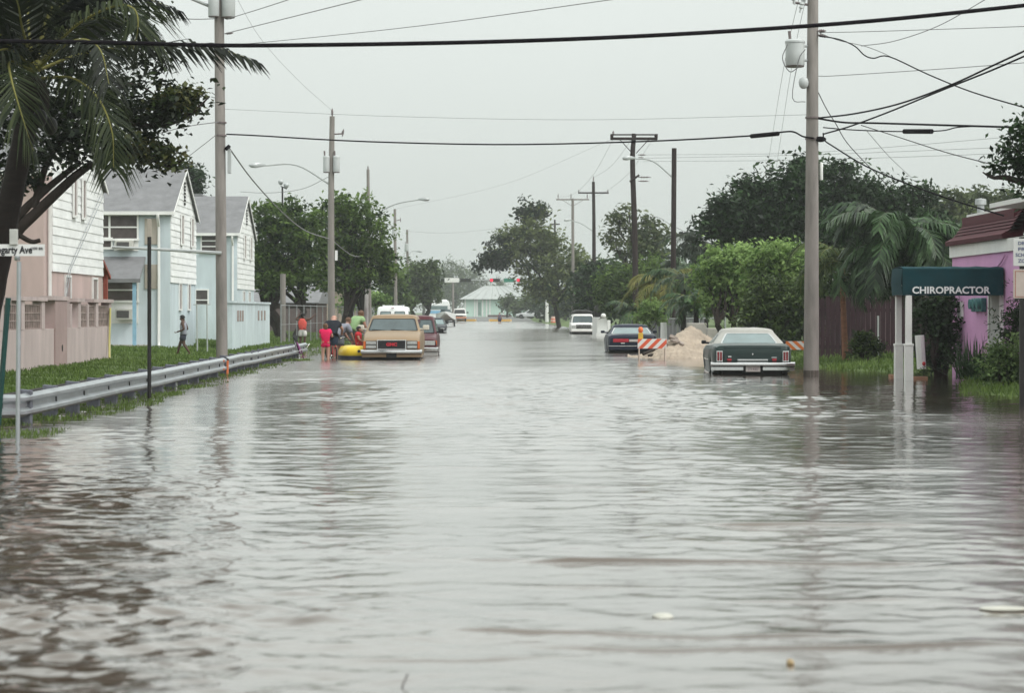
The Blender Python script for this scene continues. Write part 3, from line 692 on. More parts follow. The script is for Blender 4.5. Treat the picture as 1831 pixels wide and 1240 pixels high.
WIRE = pm('grey_wire', (0.16,0.16,0.165), 0.5, 0.15, 6)
def pole(name, label, pts, r0, r1, mat, group=None, gb=None):
    pts = [Vector(p) for p in pts]; base = pts[0].copy()
    t = thing(name, label, 'utility pole', base, 0, group); mb = MB(); q = [base - Vector((0,0,0.6))] + smooth_path(pts, 10)
    mb.tube(q, [r0] + [r0+(r1-r0)*i/10 for i in range(11)], 14); mb.build('pole', mat, t, smooth=50); return t
def street_arm(t, a, b, rise, head=0.62, r=0.035, mat=LAMPM):
    a = Vector(a); b = Vector(b); mid = a.lerp(b, 0.5) + Vector((0,0,rise)); mb = MB()
    mb.tube(smooth_path([a, mid, b], 10), [r*1.2]+[r]*10, 7); arm = mb.build('lamp_arm', mat, t, smooth=50)
    d = (b-a); d.z = 0; d.normalize(); mb = MB(); n = Vector((-d.y, d.x, 0)); rings = []
    for u, wd, h0, h1 in ((-0.05,0.05,-0.03,0.05),(0.1,0.11,-0.06,0.09),(0.3,0.16,-0.1,0.10),(0.5,0.14,-0.09,0.07),(head,0.04,-0.02,0.02)):
        c = b + d*u; rings.append([c+n*wd+Vector((0,0,(h0+h1)/2)), c+n*wd*0.7+Vector((0,0,h1)), c-n*wd*0.7+Vector((0,0,h1)), c-n*wd+Vector((0,0,(h0+h1)/2)), c-n*wd*0.7+Vector((0,0,h0)), c+n*wd*0.7+Vector((0,0,h0))])
    mb.loft(rings); mb.build('lamp_head', mat, arm, smooth=60)
def can(t, c, r, h, br=None, top=True):
    mb = MB(); c = Vector(c)
    mb.lathe(c, [(r*0.94,0),(r,0.02),(r,h*0.5),(r,h-0.06),(r*1.06,h-0.06),(r*1.06,h-0.02),(r*0.9,h+0.02),(r*0.2,h+0.04)], 18); k = mb.build('transformer', CAN, t, smooth=40)
    mb = MB(); mb.lathe(c+Vector((0,0,-0.03)), [(r*0.9,0),(r*0.98,0.028)], 18); mb.build('base_rim', INS, k)
    if br is not None:
        mb = MB(); b = Vector(br)
        for z in (0.22*h, 0.78*h): mb.tube([c+Vector((0,0,z)), Vector((b.x,b.y,c.z+z))], 0.035, 6)
        mb.build('bracket', CAN, k)
    if top:
        mb = MB(); mb.tube([c+Vector((-r*0.5,0,h)), c+Vector((-r*0.6,0,h+0.22))], 0.035, 7); mb.build('bushing', INS, k)
def insulator(t, p, h=0.3, r=0.05, axis=(0,0,1), mat=INS, n=8):
    mb = MB(); a = Vector(axis).normalized(); p = Vector(p); pts = [p + a*h*u for u in (0,0.2,0.25,0.4,0.45,0.6,0.65,0.85,1)]
    mb.tube(pts, [r*0.4,r*0.4,r,r*0.5,r,r*0.5,r*0.9,r*0.4,r*0.25], n); return mb.build('insulator', mat, t, smooth=40)
def crossarm(t, c, half, tk=0.06, hh=0.06, mat=POLED, dy=0.0, brace=0.0, pole_z=None):
    c = Vector(c); mb = MB(); mb.box(c.x-half, c.x+half, c.y-tk+dy, c.y+tk+dy, c.z-hh, c.z+hh); mb.build('crossarm', mat, t, bevel=0.01)
    if brace:
        mb = MB()
        for s_ in (-1,1): mb.tube([(c.x+s_*half*0.62, c.y+dy-tk, c.z-hh), (c.x+s_*0.1, c.y+dy-tk, c.z-hh-brace)], 0.022, 5)
        mb.build('brace', mat, t)

# A: concrete pole on the left, beyond the gap in the guardrail
D = 70.0; k = S(D)
A = pole('utility_pole', 'tall concrete utility pole behind the gap of the guardrail with twin transformers', [(X(397,D),D,0.05), (X(391,D),D,Z(-90,D))], 0.168, 0.135, POLEC)
can(A, (X(384,D)-0.0,D-0.28,Z(31,D)), 0.16, 1.0, (X(391,D),D,0)); can(A, (X(407,D)+0.03,D-0.1,Z(31,D)), 0.2, 1.0, (X(392,D),D,0))
mb = MB(); mb.tube([P(383,14,D), P(330,-8,D-1)], 0.05, 7); mb.build('lamp_arm', LAMPM, A, smooth=50)
mb = MB(); mb.tube([P(396,453,D-0.2), P(300,447,D-0.3), P(200,442,D-0.4)], [0.055,0.045,0.035], 7); mb.build('bracket_arm', LAMPM, A, smooth=50)
mb = MB(); mb.box(X(408,D)-0.01, X(408,D)+0.08, D-0.1, D+0.1, Z(310,D), Z(268,D)); mb.build('riser_box', LAMPM, A, bevel=0.01)
mb = MB(); mb.tube([P(405,262,D-0.1), P(409,266,D-0.1)], 0.09, 8); mb.build('splice_boot', CABLE, A)
for zz in (218, 241): mb = MB(); mb.lathe((X(395,D),D,Z(zz+3,D)), [(0.166,0),(0.166,0.05)], 14); mb.build('strap', INS, A)
for zz in (33, 60): insulator(A, P(402,zz,D), 0.25, 0.045, (1,0,0.1))

# B: with street lamp over the guardrail
D = 96.0
B = pole('utility_pole', 'wooden utility pole with a street lamp on a long arm reaching over the lawn', [(X(593,D),D,0.05), (X(592,D),D,Z(380,D)), (X(594,D),D,Z(208,D))], 0.15, 0.10, POLEG)
insulator(B, P(594,208,D), 0.32, 0.06)
street_arm(B, P(588,329,D), P(472,296,D-1), 0.38)
for dx in (-0.2, 0.2): can(B, (X(593,D)+dx,D-0.12,Z(308,D)), 0.13, 0.62, None)
mb = MB(); mb.tube([P(596,240,D), P(613,239,D)], 0.03, 5); mb.build('bracket', INS, B); insulator(B, P(612,244,D), 0.3, 0.05, (0.2,0,1)); insulator(B, P(614,232,D), 0.2, 0.05, (-0.3,0,-1))
mb = MB(); mb.box(X(599,D),X(599,D)+0.1,D-0.06,D+0.06,Z(466,D),Z(448,D)); mb.build('junction_box', TRIM, B)
# C with stub
D = 140.0
C_ = pole('utility_pole', 'slender wooden pole with a street lamp arm reaching right over the street', [(X(661,D),D,0.1), (X(658,D),D,Z(303,D))], 0.13, 0.085, POLEG); insulator(C_, P(658,304,D), 0.25, 0.05)
street_arm(C_, P(662,388,D), P(750,357,D-1), 0.22)
D = 137.0
pole('stub_pole', 'short pale weathered pole stub standing beside the slender pole', [(X(654,D),D,0.1), (X(655,D),D,Z(436,D))], 0.15, 0.14, pm('peeling_pole', (0.2,0.17,0.17), 0.9, 0.2, 2.5, col2=(0.5,0.48,0.48), stretch=(1,1,0.4)))
D = 195.0; pl = pole('utility_pole', 'wooden pole behind the white van, second from the last on the left', [(X(708,D),D,0.1), (X(706,D),D,Z(374,D))], 0.15, 0.10, POLEG); can(pl, (X(706,D)-0.05,D-0.2,Z(425,D)), 0.16, 0.7)
mb = MB(); mb.tube([P(707,395,D),P(717,393,D)], 0.03, 5); mb.build('bracket', INS, pl); insulator(pl, P(716,398,D), 0.4, 0.05)
D = 255.0; pl = pole('utility_pole', 'farthest pole on the left, small against the sky', [(X(730,D),D,0.1), (X(728,D),D,Z(411,D))], 0.17, 0.11, POLEG); can(pl, (X(728,D)-0.05,D-0.2,Z(450,D)), 0.22, 0.8)
street_arm(pl, P(730,456,D), P(745,450,D), 0.2)

# F: big pole on the right
D = 57.0; k = S(D)
F_ = pole('utility_pole', 'thick concrete utility pole standing in the water beside the green sedan', [(X(1450.5,D),D,-0.1), (X(1452,D),D,Z(300,D)), (X(1454,D),D,Z(-110,D))], 0.185, 0.118, POLEC)
xc = X(1453,D)
can(F_, (X(1421,D),D-0.05,Z(118,D)), 0.225, 0.60, (xc,D,0))
mb = MB(); mb.lathe((X(1436,D),D-0.1,Z(159,D)), [(0.05,0),(0.1,0.05),(0.12,0.14),(0.1,0.23),(0.04,0.27)], 12); mb.build('regulator', CAN, F_, smooth=60)
mb = MB(); mb.tube([P(1418,4,D-0.1), P(1449,9,D)], 0.03, 5); mb.build('cutout_bracket', INS, F_)
for px_, py_, ax_ in ((1421,8,(-0.2,0,1)), (1430,22,(0.25,0,1)), (1437,8,(0.1,0,1))): insulator(F_, P(px_,py_,D-0.2), 0.45, 0.055, ax_, CAN)
mb = MB(); mb.tube(smooth_path([P(1409,78,D-0.3), P(1399,104,D-0.3), P(1412,128,D-0.3), P(1428,120,D-0.3)], 12), 0.012, 5); mb.tube(smooth_path([P(1440,88,D-0.3), P(1428,108,D-0.3), P(1417,175,D-0.3), P(1440,182,D-0.1)], 12), 0.010, 5); mb.build('jumper', WIRE, F_)
mb = MB(); mb.lathe((X(1468.5,D),D,Z(322,D)), [(0.035,0),(0.04,0.02),(0.04,0.38),(0.02,0.42)], 9); mb.build('riser_box', TRIM, F_, smooth=40)
for zz in (212, 250): mb = MB(); mb.lathe((X(1452.5,D),D,Z(zz,D)), [(0.172,0),(0.172,0.04)], 14); mb.build('strap', INS, F_)
mb = MB(); mb.ell(P(1467,249,D-0.1), (0.14,0.08,0.07)); mb.build('splice_boot', CABLE, F_)
WET = pm('wet_concrete', (0.085,0.070,0.062), 0.45, 0.3, 4, stretch=(1,1,0.5))
mb = MB(); mb.lathe((X(1450.5,D),D,-0.3), [(0.187,0),(0.187,0.36),(0.1865,0.40),(0.186,0.42)], 16); mb.build('wet_base', WET, F_, smooth=40)
insulator(F_, P(1462,55,D-0.1), 0.2, 0.05, (1,0,0)); insulator(F_, P(1462,62,D-0.1), 0.25, 0.05, (1,0,-0.2))

# G: double crossarm
D = 131.0
G = pole('utility_pole', 'dark wooden pole carrying a double crossarm with braces and line insulators', [(X(1137,D),D,0.1), (X(1135,D),D,Z(420,D)), (X(1131,D),D,Z(290,D)), (X(1134,D),D,Z(239,D))], 0.17, 0.12, POLED)
c = P(1133.5,248,D); crossarm(G, c, 1.27, 0.07, 0.06, dy=-0.2, brace=0.75); crossarm(G, c, 1.27, 0.07, 0.06, dy=0.2, brace=0)
mb = MB()
for sx_ in (-1,1): mb.box(c.x+sx_*1.2-0.07, c.x+sx_*1.2+0.07, c.y-0.3, c.y+0.3, c.z+0.06, c.z+0.24)
mb.box(c.x-1.25,c.x+1.25,c.y-0.06,c.y+0.06,c.z+0.18,c.z+0.25); mb.build('arm_spacer', POLED, G)
insulator(G, P(1096.5,243,D), 0.28, 0.07); insulator(G, P(1128,285,D), 0.4, 0.07)
for yy_, ww in ((277,0.45),(282,0.3),(317,0.7),(324,0.6)): insulator(G, P(1141,yy_,D), ww, 0.05, (1,0,0))
mb = MB(); mb.tube([P(1126,325,D-0.2), P(1143,313,D-0.2)], 0.06, 5); mb.build('bracket', POLED, G)
# H: pole with lamp
D = 115.0
H_ = pole('lamp_pole', 'straight black timber pole with a street lamp hanging out to its left', [(X(1203,D),D,0.1), (X(1205.5,D),D,Z(265,D))], 0.135, 0.115, POLED)
street_arm(H_, P(1201,316,D), P(1133,283,D-0.5), 0.3, 0.55)
# I, J, K
D = 196.0
I_ = pole('utility_pole', 'dark wooden pole with one crossarm behind the white sport utility', [(X(1062,D),D,0.2), (X(1062,D),D,Z(420,D)), (X(1061,D),D,Z(325,D))], 0.17, 0.12, POLED); crossarm(I_, P(1061,345,D), 1.24, 0.06, 0.06)
insulator(I_, P(1061,326,D), 0.5, 0.07)
for px_ in (1035,1087): insulator(I_, P(px_,344,D), 0.22, 0.06)
street_arm(I_, P(1059,413,D), P(1020,394,D-0.5), 0.15, 0.5)
D = 220.0
J_ = pole('utility_pole', 'pale grey pole with a grey crossarm rising over the big tree', [(X(1025,D),D,0.2), (X(1024,D),D,Z(355,D))], 0.16, 0.12, POLEG); crossarm(J_, P(1024,357,D), 1.5, 0.07, 0.06, POLEG, brace=0.5)
for px_ in (998,1021,1050): insulator(J_, P(px_,356,D), 0.5, 0.06)
D = 330.0
K_ = pole('utility_pole', 'farthest small pole with a short crossarm just above the big tree', [(X(993,D),D,0.2), (X(992,D),D,Z(393,D))], 0.17, 0.12, POLED); crossarm(K_, P(992,401,D), 0.7, 0.06, 0.08)

# ------------------------------------------------------------------ cables and wires
def cable(label, pts, r, mat=CABLE, name='overhead_cable', n=5, k=28):
    q = smooth_path([P(*p) for p in pts], k)
    if pts[-1][0] > 1835: q.append(q[-1]+(q[-1]-q[-2]).normalized()*14)      # runs on beyond the view to its next pole
    if pts[0][0] < -20: q.insert(0, q[0]+(q[0]-q[1]).normalized()*14)
    mb = MB(); mb.tube(q, r, n); return tag(mb.build(name, mat, smooth=60), label, 'cable' if mat is not WIRE else 'wire')
cable('thick black cable crossing the whole top of the view nearest to us', [(-80,72,34),(200,76,33.5),(470,81,33),(1000,70.5,33),(1500,42,33.5),(1940,-2,34)], 0.029, n=8, k=40)
o = cable('black cable strung across the street between the two concrete poles', [(405,240,69.8),(460,242.5,69.5),(650,253,68),(900,258.5,66),(1150,253,62),(1340,243,59),(1400,236,57.6),(1420,236,57.3),(1436,244,57.0),(1455,247,56.75)], 0.021, k=40)
mb = MB(); mb.cyl(P(1344,243.5,58.8), P(1391,239,57.8), 0.055, n=10); mb.build('splice_case', CABLE, o)
cable('sagging service cable from the left concrete pole down to the lamp pole', [(408,262,69.9),(450,320,76),(500,375,83),(545,412,90),(590,428,95.8)], 0.021, CABG)
cable('service cable sagging on from the lamp pole to the pole stub', [(597,432,96),(612,445,106),(630,457,120),(645,459,130),(655,456,137)], 0.022, CABG)
cable('service cable hanging from the pole stub to the next pole', [(655,456,137),(672,475,152),(690,500,175),(707,500,195)], 0.024, CABG)
cable('upper wire rising right from the left concrete pole', [(405,34,70),(470,14,62),(580,-22,52)], 0.012, WIRE, 'overhead_wire')
cable('middle wire rising right from the left concrete pole', [(402,60,70),(470,43,64),(650,-2,54),(720,-20,50)], 0.012, WIRE, 'overhead_wire')
cable('long thin wire rising right just above the thick cable', [(402,80,70),(475,75,66),(750,46,56),(1100,-2,46),(1180,-14,44)], 0.009, WIRE, 'overhead_wire')
cable('thin wire from the left concrete pole over the palm', [(387,33,70),(350,34,66),(300,31,60),(150,20,50)], 0.014, WIRE, 'overhead_wire')
cable('upper house drop running left from the concrete pole behind the almond branch', [(391,218,69.8),(330,227,68),(250,247,66),(120,275,64)], 0.014, WIRE, 'service_wire')
cable('lower house drop falling left from the concrete pole to the blue roof', [(388,240,69.8),(360,262,72),(330,284,76),(300,296,82)], 0.010, WIRE, 'service_wire')
cable('fine wire crossing the sky between both concrete poles above the black cable', [(400,195,70),(700,208,66),(1050,214,62),(1445,205,57)], 0.0045, WIRE, 'overhead_wire', k=36)
cable('faint wire slanting down to the top of the lamp pole', [(395,-60,70),(460,60,78),(530,140,87),(594,198,96)], 0.005, WIRE, 'overhead_wire')
cable('wire from the lamp pole running left over the dark trees', [(590,315,96),(540,338,98),(480,345,100),(430,343,104)], 0.010, WIRE, 'service_wire')
cable('faint wire crossing the far street above the last left poles', [(708,374,195),(900,330,180),(1092,250,131)], 0.006, WIRE, 'overhead_wire')
cable('faint wire crossing low over the far street beside the big tree', [(728,414,255),(800,417,250),(900,408,240),(1000,402,235)], 0.009, WIRE, 'overhead_wire')
for a_, b_, l_ in (((1098,246,131),(1036,341,196),'left'), ((1134,243,131),(1061,318,196),'middle'), ((1170,246,131),(1087,341,196),'right')):
    cable(l_+' line wire hanging between the double crossarm and the next dark pole', [a_, ((a_[0]+b_[0])/2-4,(a_[1]+b_[1])/2+16,160), b_], 0.008, WIRE, 'line_wire')
for a_, b_, l_ in (((1036,341,196),(998,352,220),'left'), ((1087,341,196),(1050,352,220),'right')):
    cable(l_+' line wire between the dark crossarm and the grey crossarm', [a_, ((a_[0]+b_[0])/2,(a_[1]+b_[1])/2+4,208), b_], 0.008, WIRE, 'line_wire')
cable('slack wire falling right from the double crossarm pole into the palms', [(1140,400,131),(1172,388,128),(1205,405,120),(1290,445,112)], 0.014, WIRE, 'service_wire')
for i, (ya, yb, yc, l_) in enumerate(((277,273,243,'upper'), (283,277,262,'middle'), (289,286,273,'lower'))):
    cable(l_+' of three thin wires running right from the double crossarm pole', [(1150,ya,131),(1440,yb,110),(1831,yc,80),(1950,yc-6,75)], 0.008, WIRE, 'line_wire')
for xa, xb, l_ in ((1437,1382,'left'), (1449,1398,'right')):
    cable(l_+' of two faint wires dropping steeply left of the right concrete pole', [(xa,-40,57),((xa+xb)/2-8,120,75),(xb-10,300,115)], 0.0065, WIRE, 'line_wire')
# around the right concrete pole
cable('twisted service drop looping right from the concrete pole toward the upper right', [(1464,64,56.9),(1500,70,56),(1528,82,55.4),(1545,98,55),(1562,104,54.6),(1590,101,54),(1660,133,52),(1740,165,50),(1845,196,47)], 0.015, CABLE, 'service_cable', k=40)
cable('thin bare wire beside the twisted service drop', [(1464,58,56.9),(1500,72,56),(1545,82,55),(1575,93,54.5),(1592,101,54)], 0.008, WIRE, 'service_wire')
cable('topmost level wire running right from the concrete pole', [(1466,58,57),(1560,56,55),(1831,47,50),(1900,44,49)], 0.008, WIRE, 'line_wire')
cable('second level wire running right from the concrete pole with a red link', [(1464,136,57),(1500,135,56),(1700,122,52),(1831,112,50),(1900,107,49)], 0.008, WIRE, 'line_wire')
cable('wire curving up to the top right corner from the concrete pole', [(1540,82,55),(1600,73,53),(1680,45,51),(1770,-6,49)], 0.009, WIRE, 'line_wire')
cable('upper of two thick cables sweeping up to the right edge', [(1464,211,56.8),(1530,203,54),(1610,185,51),(1700,152,48),(1780,115,45),(1860,78,43)], 0.020, CABLE)
cable('lower of two thick cables sweeping up to the right edge', [(1472,240,56.6),(1520,226,55),(1590,200,52),(1680,163,49),(1770,127,45),(1860,88,43)], 0.019, CABLE)
cable('nearly level thick cable running right from the concrete pole', [(1464,212,56.8),(1510,219,56),(1560,220,55),(1660,223,53),(1831,228,50),(1900,229,49)], 0.023, CABLE)
o = cable('lashed cable with a black splice case right of the concrete pole', [(1472,228,56.7),(1520,232,56),(1600,235,54.5),(1680,234,53),(1710,228,52.5),(1740,226,52)], 0.014, CABLE)
mb = MB(); mb.cyl(P(1617,235,54.2), P(1666,235,53.2), 0.056, n=10); mb.build('splice_case', CABLE, o)
cable('black house drop falling from the concrete pole to the red roof', [(1472,238,56.7),(1474,250,56.6),(1490,262,56.3),(1560,303,55),(1680,350,53.2),(1795,386,52.3)], 0.018, CABLE, 'service_cable')
cable('house drop slanting right under the lashed cable to the tree', [(1540,224,55),(1600,243,53),(1690,272,49),(1770,293,45)], 0.010, CABLE, 'service_cable')
cable('twisted drop falling steeply from the concrete pole behind the palms', [(1463,165,57),(1478,195,58.5),(1495,222,60),(1520,262,64),(1590,337,70),(1600,372,72)], 0.011, CABLE, 'service_cable')
cable('thin drop falling beside the twisted drop into the dark tree', [(1548,232,56),(1590,280,62),(1630,318,68)], 0.007, WIRE, 'service_wire')

# ------------------------------------------------------------------ crossing at the end of the street
D = 335.0; k = S(D)
SIGB = pm('signal_black', (0.012,0.012,0.014), 0.5, 0.2, 4)
ms = thing('signal_mast', 'white signal mast with an arm carrying lights over the far crossing', 'traffic signal', (X(978,D),D,0.2)); mb = MB()
mb.cyl((X(978,D),D,-0.3),(X(978,D),D,Z(499,D)),0.26,0.16,12); mb.build('mast', TRIM, ms, smooth=40)
mb = MB(); mb.tube([P(978,502,D),P(885,501,D),P(786,501,D)], [0.09,0.075,0.06], 7); mb.build('arm', LAMPM, ms)
def signal(px0, px1, red_first):
    mb = MB(); x0, x1 = X(px0,D), X(px1,D); z = Z(501.5,D); mb.box(x0,x1,D-0.35,D-0.05,z-0.24,z+0.24); s_ = mb.build('signal_head', SIGB, ms, bevel=0.03)
    for i in range(3):
        mb = MB(); xx = x0+(x1-x0)*(i+0.5)/3; lit = (i == 0 and red_first)
        mb.cyl((xx,D-0.35,z),(xx,D-0.40,z),0.2,n=14); mb.build('lens', glow('red_signal',(0.9,0.02,0.06),1.6) if lit else pm('dark_lens',(0.03,0.03,0.02),0.2,0.1,4), s_)
        mb = MB(); mb.extr([(xx+0.23*math.cos(q),D-0.36,z+0.23*math.sin(q)) for q in np.linspace(0.2,2.94,8)]+[(xx+0.2*math.cos(q),D-0.36,z+0.2*math.sin(q)) for q in np.linspace(2.94,0.2,8)],(0,-0.25,0)); mb.build('visor', SIGB, s_)
signal(876,894,True); signal(924,940,True); signal(823,842,False)
mb = MB(); mb.box(X(901,D),X(920,D),D-0.3,D-0.26,Z(505,D),Z(498,D)); mb.build('street_name_sign', pm('sign_green',(0.02,0.20,0.13),0.5,0.08,3), ms)
mb = MB(); mb.box(X(795,D),X(821,D),D-0.4,D-0.1,Z(505.5,D),Z(497.5,D)); mb.build('lane_sign', TRIM, ms, bevel=0.03)
mb = MB(); mb.box(X(788,D),X(795,D),D-0.35,D-0.05,Z(504,D),Z(499,D)); mb.build('signal_head', SIGB, ms)
mb = MB(); mb.cyl((X(810,D+20),D+20,0),(X(810,D+20),D+20,Z(506,D+20)),0.17,n=9); tag(mb.build('timber_post', POLEC), 'pale post standing left of the far pavilion', 'post')

D = 450.0; k = S(D); g = Z(567,D)
AQUA = pm('pale_green_wall', (0.50,0.66,0.58), 0.8, 0.06, 0.5); RW = pm('white_metal_roof', (0.36,0.38,0.37), 0.45, 0.08, 0.6)
pv = thing('pavilion', 'pale green building with a white hipped roof beyond the far crossing', 'building', (X(890,D),D,g))
x0, x1 = X(830,D), X(962,D); y0, y1 = D, D+14; ze = Z(535,D)
mb = MB(); mb.box(x0,x1,y0,y1,g-1.2,ze); mb.build('wall', AQUA, pv)
xm = X(884,D); zp = Z(511,D); o_ = 0.9
mb = MB(); mb.add([(x0-o_,y0-o_,ze-0.05),(x1+o_,y0-o_,ze-0.05),(x1+o_,y1+o_,ze-0.05),(x0-o_,y1+o_,ze-0.05),(xm-2.0,y0+6,zp),(xm+2.6,y0+6,zp),(xm+2.6,y0+8,zp),(xm-2.0,y0+8,zp)],[(0,1,5,4),(1,2,6,5),(2,3,7,6),(3,0,4,7),(4,5,6,7),(3,2,1,0)])
rfp = mb.build('roof', RW, pv); mb = MB()
for i in range(9):
    u = (i+0.5)/9; mb.tube([(x0-o_+(x1-x0+2*o_)*u,y0-o_,ze+0.0),(xm-2+4.6*u,y0+6,zp+0.04)],0.07,4)
mb.build('roof_rib', RW, rfp)
mb = MB()
for px_ in (832,849,853,863,870,876,900,930,958): mb.box(X(px_,D)-0.12,X(px_,D)+0.12,y0-0.12,y0,g,ze)
mb.build('pilaster', TRIM, pv); mb = MB(); mb.box(X(854.5,D),X(860,D),y0-0.06,y0,g+0.3,ze-0.6); mb.build('door', pm('grey_green_door',(0.22,0.3,0.27),0.6,0.1,2), pv)
mb = MB(); mb.box(X(872,D),X(915,D),y0-2.0,y0-1.4,g-0.3,g+0.35); tag(mb.build('planter', pm('dark_planter',(0.09,0.05,0.045),0.8,0.2,2)), 'low dark planter bed along the foot of the pale green building', 'planter')
# low pale block right of the pavilion
mb = MB(); mb.box(X(975,430),X(1020,430),430,445,0.2,Z(545,430)); ob = mb.build('wall', pm('pale_block',(0.55,0.58,0.55),0.8,0.08,0.5)); bb_ = thing('shop_building','low pale building behind the big tree right of the mast','building',(X(1000,430),430,0.2)); 
ob.parent = bb_; ob.matrix_parent_inverse = Matrix.Translation(-bb_.location)
mb = MB(); mb.box(X(973,430),X(1022,430),429.6,445.4,Z(545,430),Z(541,430)); mb.build('roof', RW, bb_)

# ------------------------------------------------------------------ the right side: clinic, awning, fence
CP = pm('bright_pink_wall', (0.62,0.33,0.56), 0.8, 0.07, 1.2, bump=0.006, bscale=50)
TILE = pm('dark_red_roof_tile', (0.085,0.018,0.026), 0.75, 0.35, 5, bump=0.02, bscale=6, stretch=(1,3,3))
cl = thing('clinic_building', 'bright pink clinic with a dark red tiled mansard and white fascia', 'building', (11.5, 54, 0.1))
bx = 11.5
mb = MB(); mb.box(bx,bx+9,43,59.0,-0.5,2.82); mb.build('wall', CP, cl)
mb = MB(); mb.box(bx-0.06,bx+9,43,59.05,2.82,3.10); mb.build('fascia', TRIM, cl)
mb = MB(); mb.extr([(bx-0.16,0,3.10),(bx-0.18,0,3.2),(bx-0.02,0,3.28),(bx+0.3,0,3.28),(bx+0.3,0,3.10)], (0,1,0)); mb.v = [(x_,(52.6 if y_ < 0.5 else 59.0),z_) for x_,y_,z_ in mb.v]; mb.build('eave', TILE, cl)
mb = MB(); n_ = 7
for i in range(n_):       # tile courses of the mansard
    u0, u1 = i/n_, (i+1)/n_; xa, xb = bx-0.02+0.45*u0, bx-0.02+0.45*u1; za, zb_ = 3.26+0.56*u0, 3.26+0.56*u1; near = 52.5+0.5*u0
    y_ = near; kk = 0
    while y_ < 58.8:
        yb_ = min(58.9, y_+0.24); mb.add([(xa-0.045,y_,za),(xa-0.045,yb_-0.012,za),(xb-0.005,yb_-0.012,zb_),(xb-0.005,y_,zb_),(xa+0.2,y_,za),(xa+0.2,yb_-0.012,za)], [(0,1,2,3),(0,4,5,1)]); y_ = yb_
mb.box(bx+0.2,bx+0.6,53.1,58.8,3.27,3.78)
mb.build('mansard', TILE, cl)
mb = MB(); mb.box(bx+0.34,bx+9,44,58.95,3.78,3.86); mb.box(bx-0.5,bx+0.3,43,52.3,3.74,3.84); mb.build('roof_edge', TRIM, cl)
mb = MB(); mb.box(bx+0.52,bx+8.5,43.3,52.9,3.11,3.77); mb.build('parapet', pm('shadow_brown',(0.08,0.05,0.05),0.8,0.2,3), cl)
mb = MB(); mb.lathe((12.4,60,3.8), [(0.09,0),(0.09,0.35),(0.14,0.36),(0.14,0.5),(0.02,0.52)], 10); mb.build('vent_pipe', LAMPM, cl, smooth=40)
mt = pm('teal_meter', (0.05,0.17,0.17), 0.4, 0.2, 6)
for i in range(3):
    mb = MB(); y_ = 55.15+i*0.42; mb.box(bx-0.12,bx,y_-0.17,y_+0.17,1.5,1.82); m_ = mb.build('electric_meter', mt, cl, bevel=0.02); mb = MB(); mb.cyl((bx-0.12,y_,1.68),(bx-0.2,y_,1.68),0.12,n=14); mb.build('dial', pm('meter_glass',(0.1,0.25,0.25),0.15,0.1,4), m_)
mb = MB(); mb.tube([(bx-0.05,52.8,2.75),(bx-0.05,53.2,2.6),(bx-0.05,53.6,2.5),(bx-0.05,54.5,2.48)],0.02,6); mb.build('conduit', CP, cl)
mb = MB(); mb.box(bx-0.05,bx-0.003,53.3,54.4,0.1,2.25); d_ = mb.build('door', pm('grey_white_door',(0.48,0.48,0.47),0.6,0.06,2), cl)
mb = MB(); mb.box(bx-0.08,bx,53.2,53.3,0.1,2.3); mb.box(bx-0.08,bx,54.4,54.5,0.1,2.3); mb.build('door_frame', TRIM, d_)
mb = MB(); mb.box(bx-0.03,bx,50.9,51.5,1.5,1.9); mb.build('wall_box', mt, cl)
mb = MB(); mb.box(bx-0.06,bx+0.0,57.6,58.1,1.35,1.75); mb.build('notice_box', TRIM, cl)
# awning
D = 53.0
GREEN = pm('dark_teal_canvas', (0.003,0.038,0.048), 0.88, 0.22, 1.5, bump=0.01, bscale=8)
aw = thing('entrance_awning', 'dark teal canvas entrance awning lettered in white on two pairs of white posts', 'awning', (10.3, D, 0))
xa, xb = X(1614,D), 11.46; zt, zb_ = Z(478.5,D), Z(528.5,D); dn, df = D, D+1.35
mb = MB(); N = 14; rings = []      # canvas skin slightly slack between its frame bars
for i in range(N+1):
    x_ = xa+(xb-xa)*i/N; sag = 0.012*math.sin(i*1.9)+0.008*math.sin(i*4.3)
    rings.append([(x_,dn+0.01+sag,zb_+0.006*math.sin(i*2.7)),(x_,dn-0.012,zb_+0.19),(x_,dn+0.012+sag,(zt+zb_)/2+0.07),(x_,dn,zt-0.03),(x_,dn+0.05,zt),(x_,(dn+df)/2,zt+0.03+sag),(x_,df-0.05,zt),(x_,df,zt-0.04),(x_,df,zb_)])
mb.loft(rings, closed=False, cap=False)
mb.loft([[(xa-0.004,dn,zb_),(xa-0.03,dn,(zt+zb_)/2),(xa-0.004,dn,zt-0.02)],[(xa-0.05,(dn+df)/2,zb_+0.01),(xa-0.10,(dn+df)/2,(zt+zb_)/2),(xa-0.03,(dn+df)/2,zt)],[(xa-0.004,df,zb_),(xa-0.03,df,(zt+zb_)/2),(xa-0.004,df,zt-0.02)]], closed=False, cap=False)
cv = mb.build('canopy', GREEN, aw, smooth=60, fix=False)
LW = pm('lettering_white', (0.8,0.82,0.82), 0.6, 0.05, 5)
text_mesh('lettering', 'CHIROPRACTOR', 0.21, LW, cv, Matrix.Translation(-rootloc(aw)) @ Matrix.Translation((X(1700,D), dn-0.022, Z(519.8,D))) @ FACE_CAM, 0.004, 1.02, 1.71, bold=0.006)
mb = MB()
for a_ in (dn, df): mb.box(xa,xb,a_-0.001 if a_ == df else a_+0.05,a_+0.06 if a_ == dn else a_+0.02,zb_+0.005,zb_+0.03)
mb.build('frame_bar', LAMPM, aw)
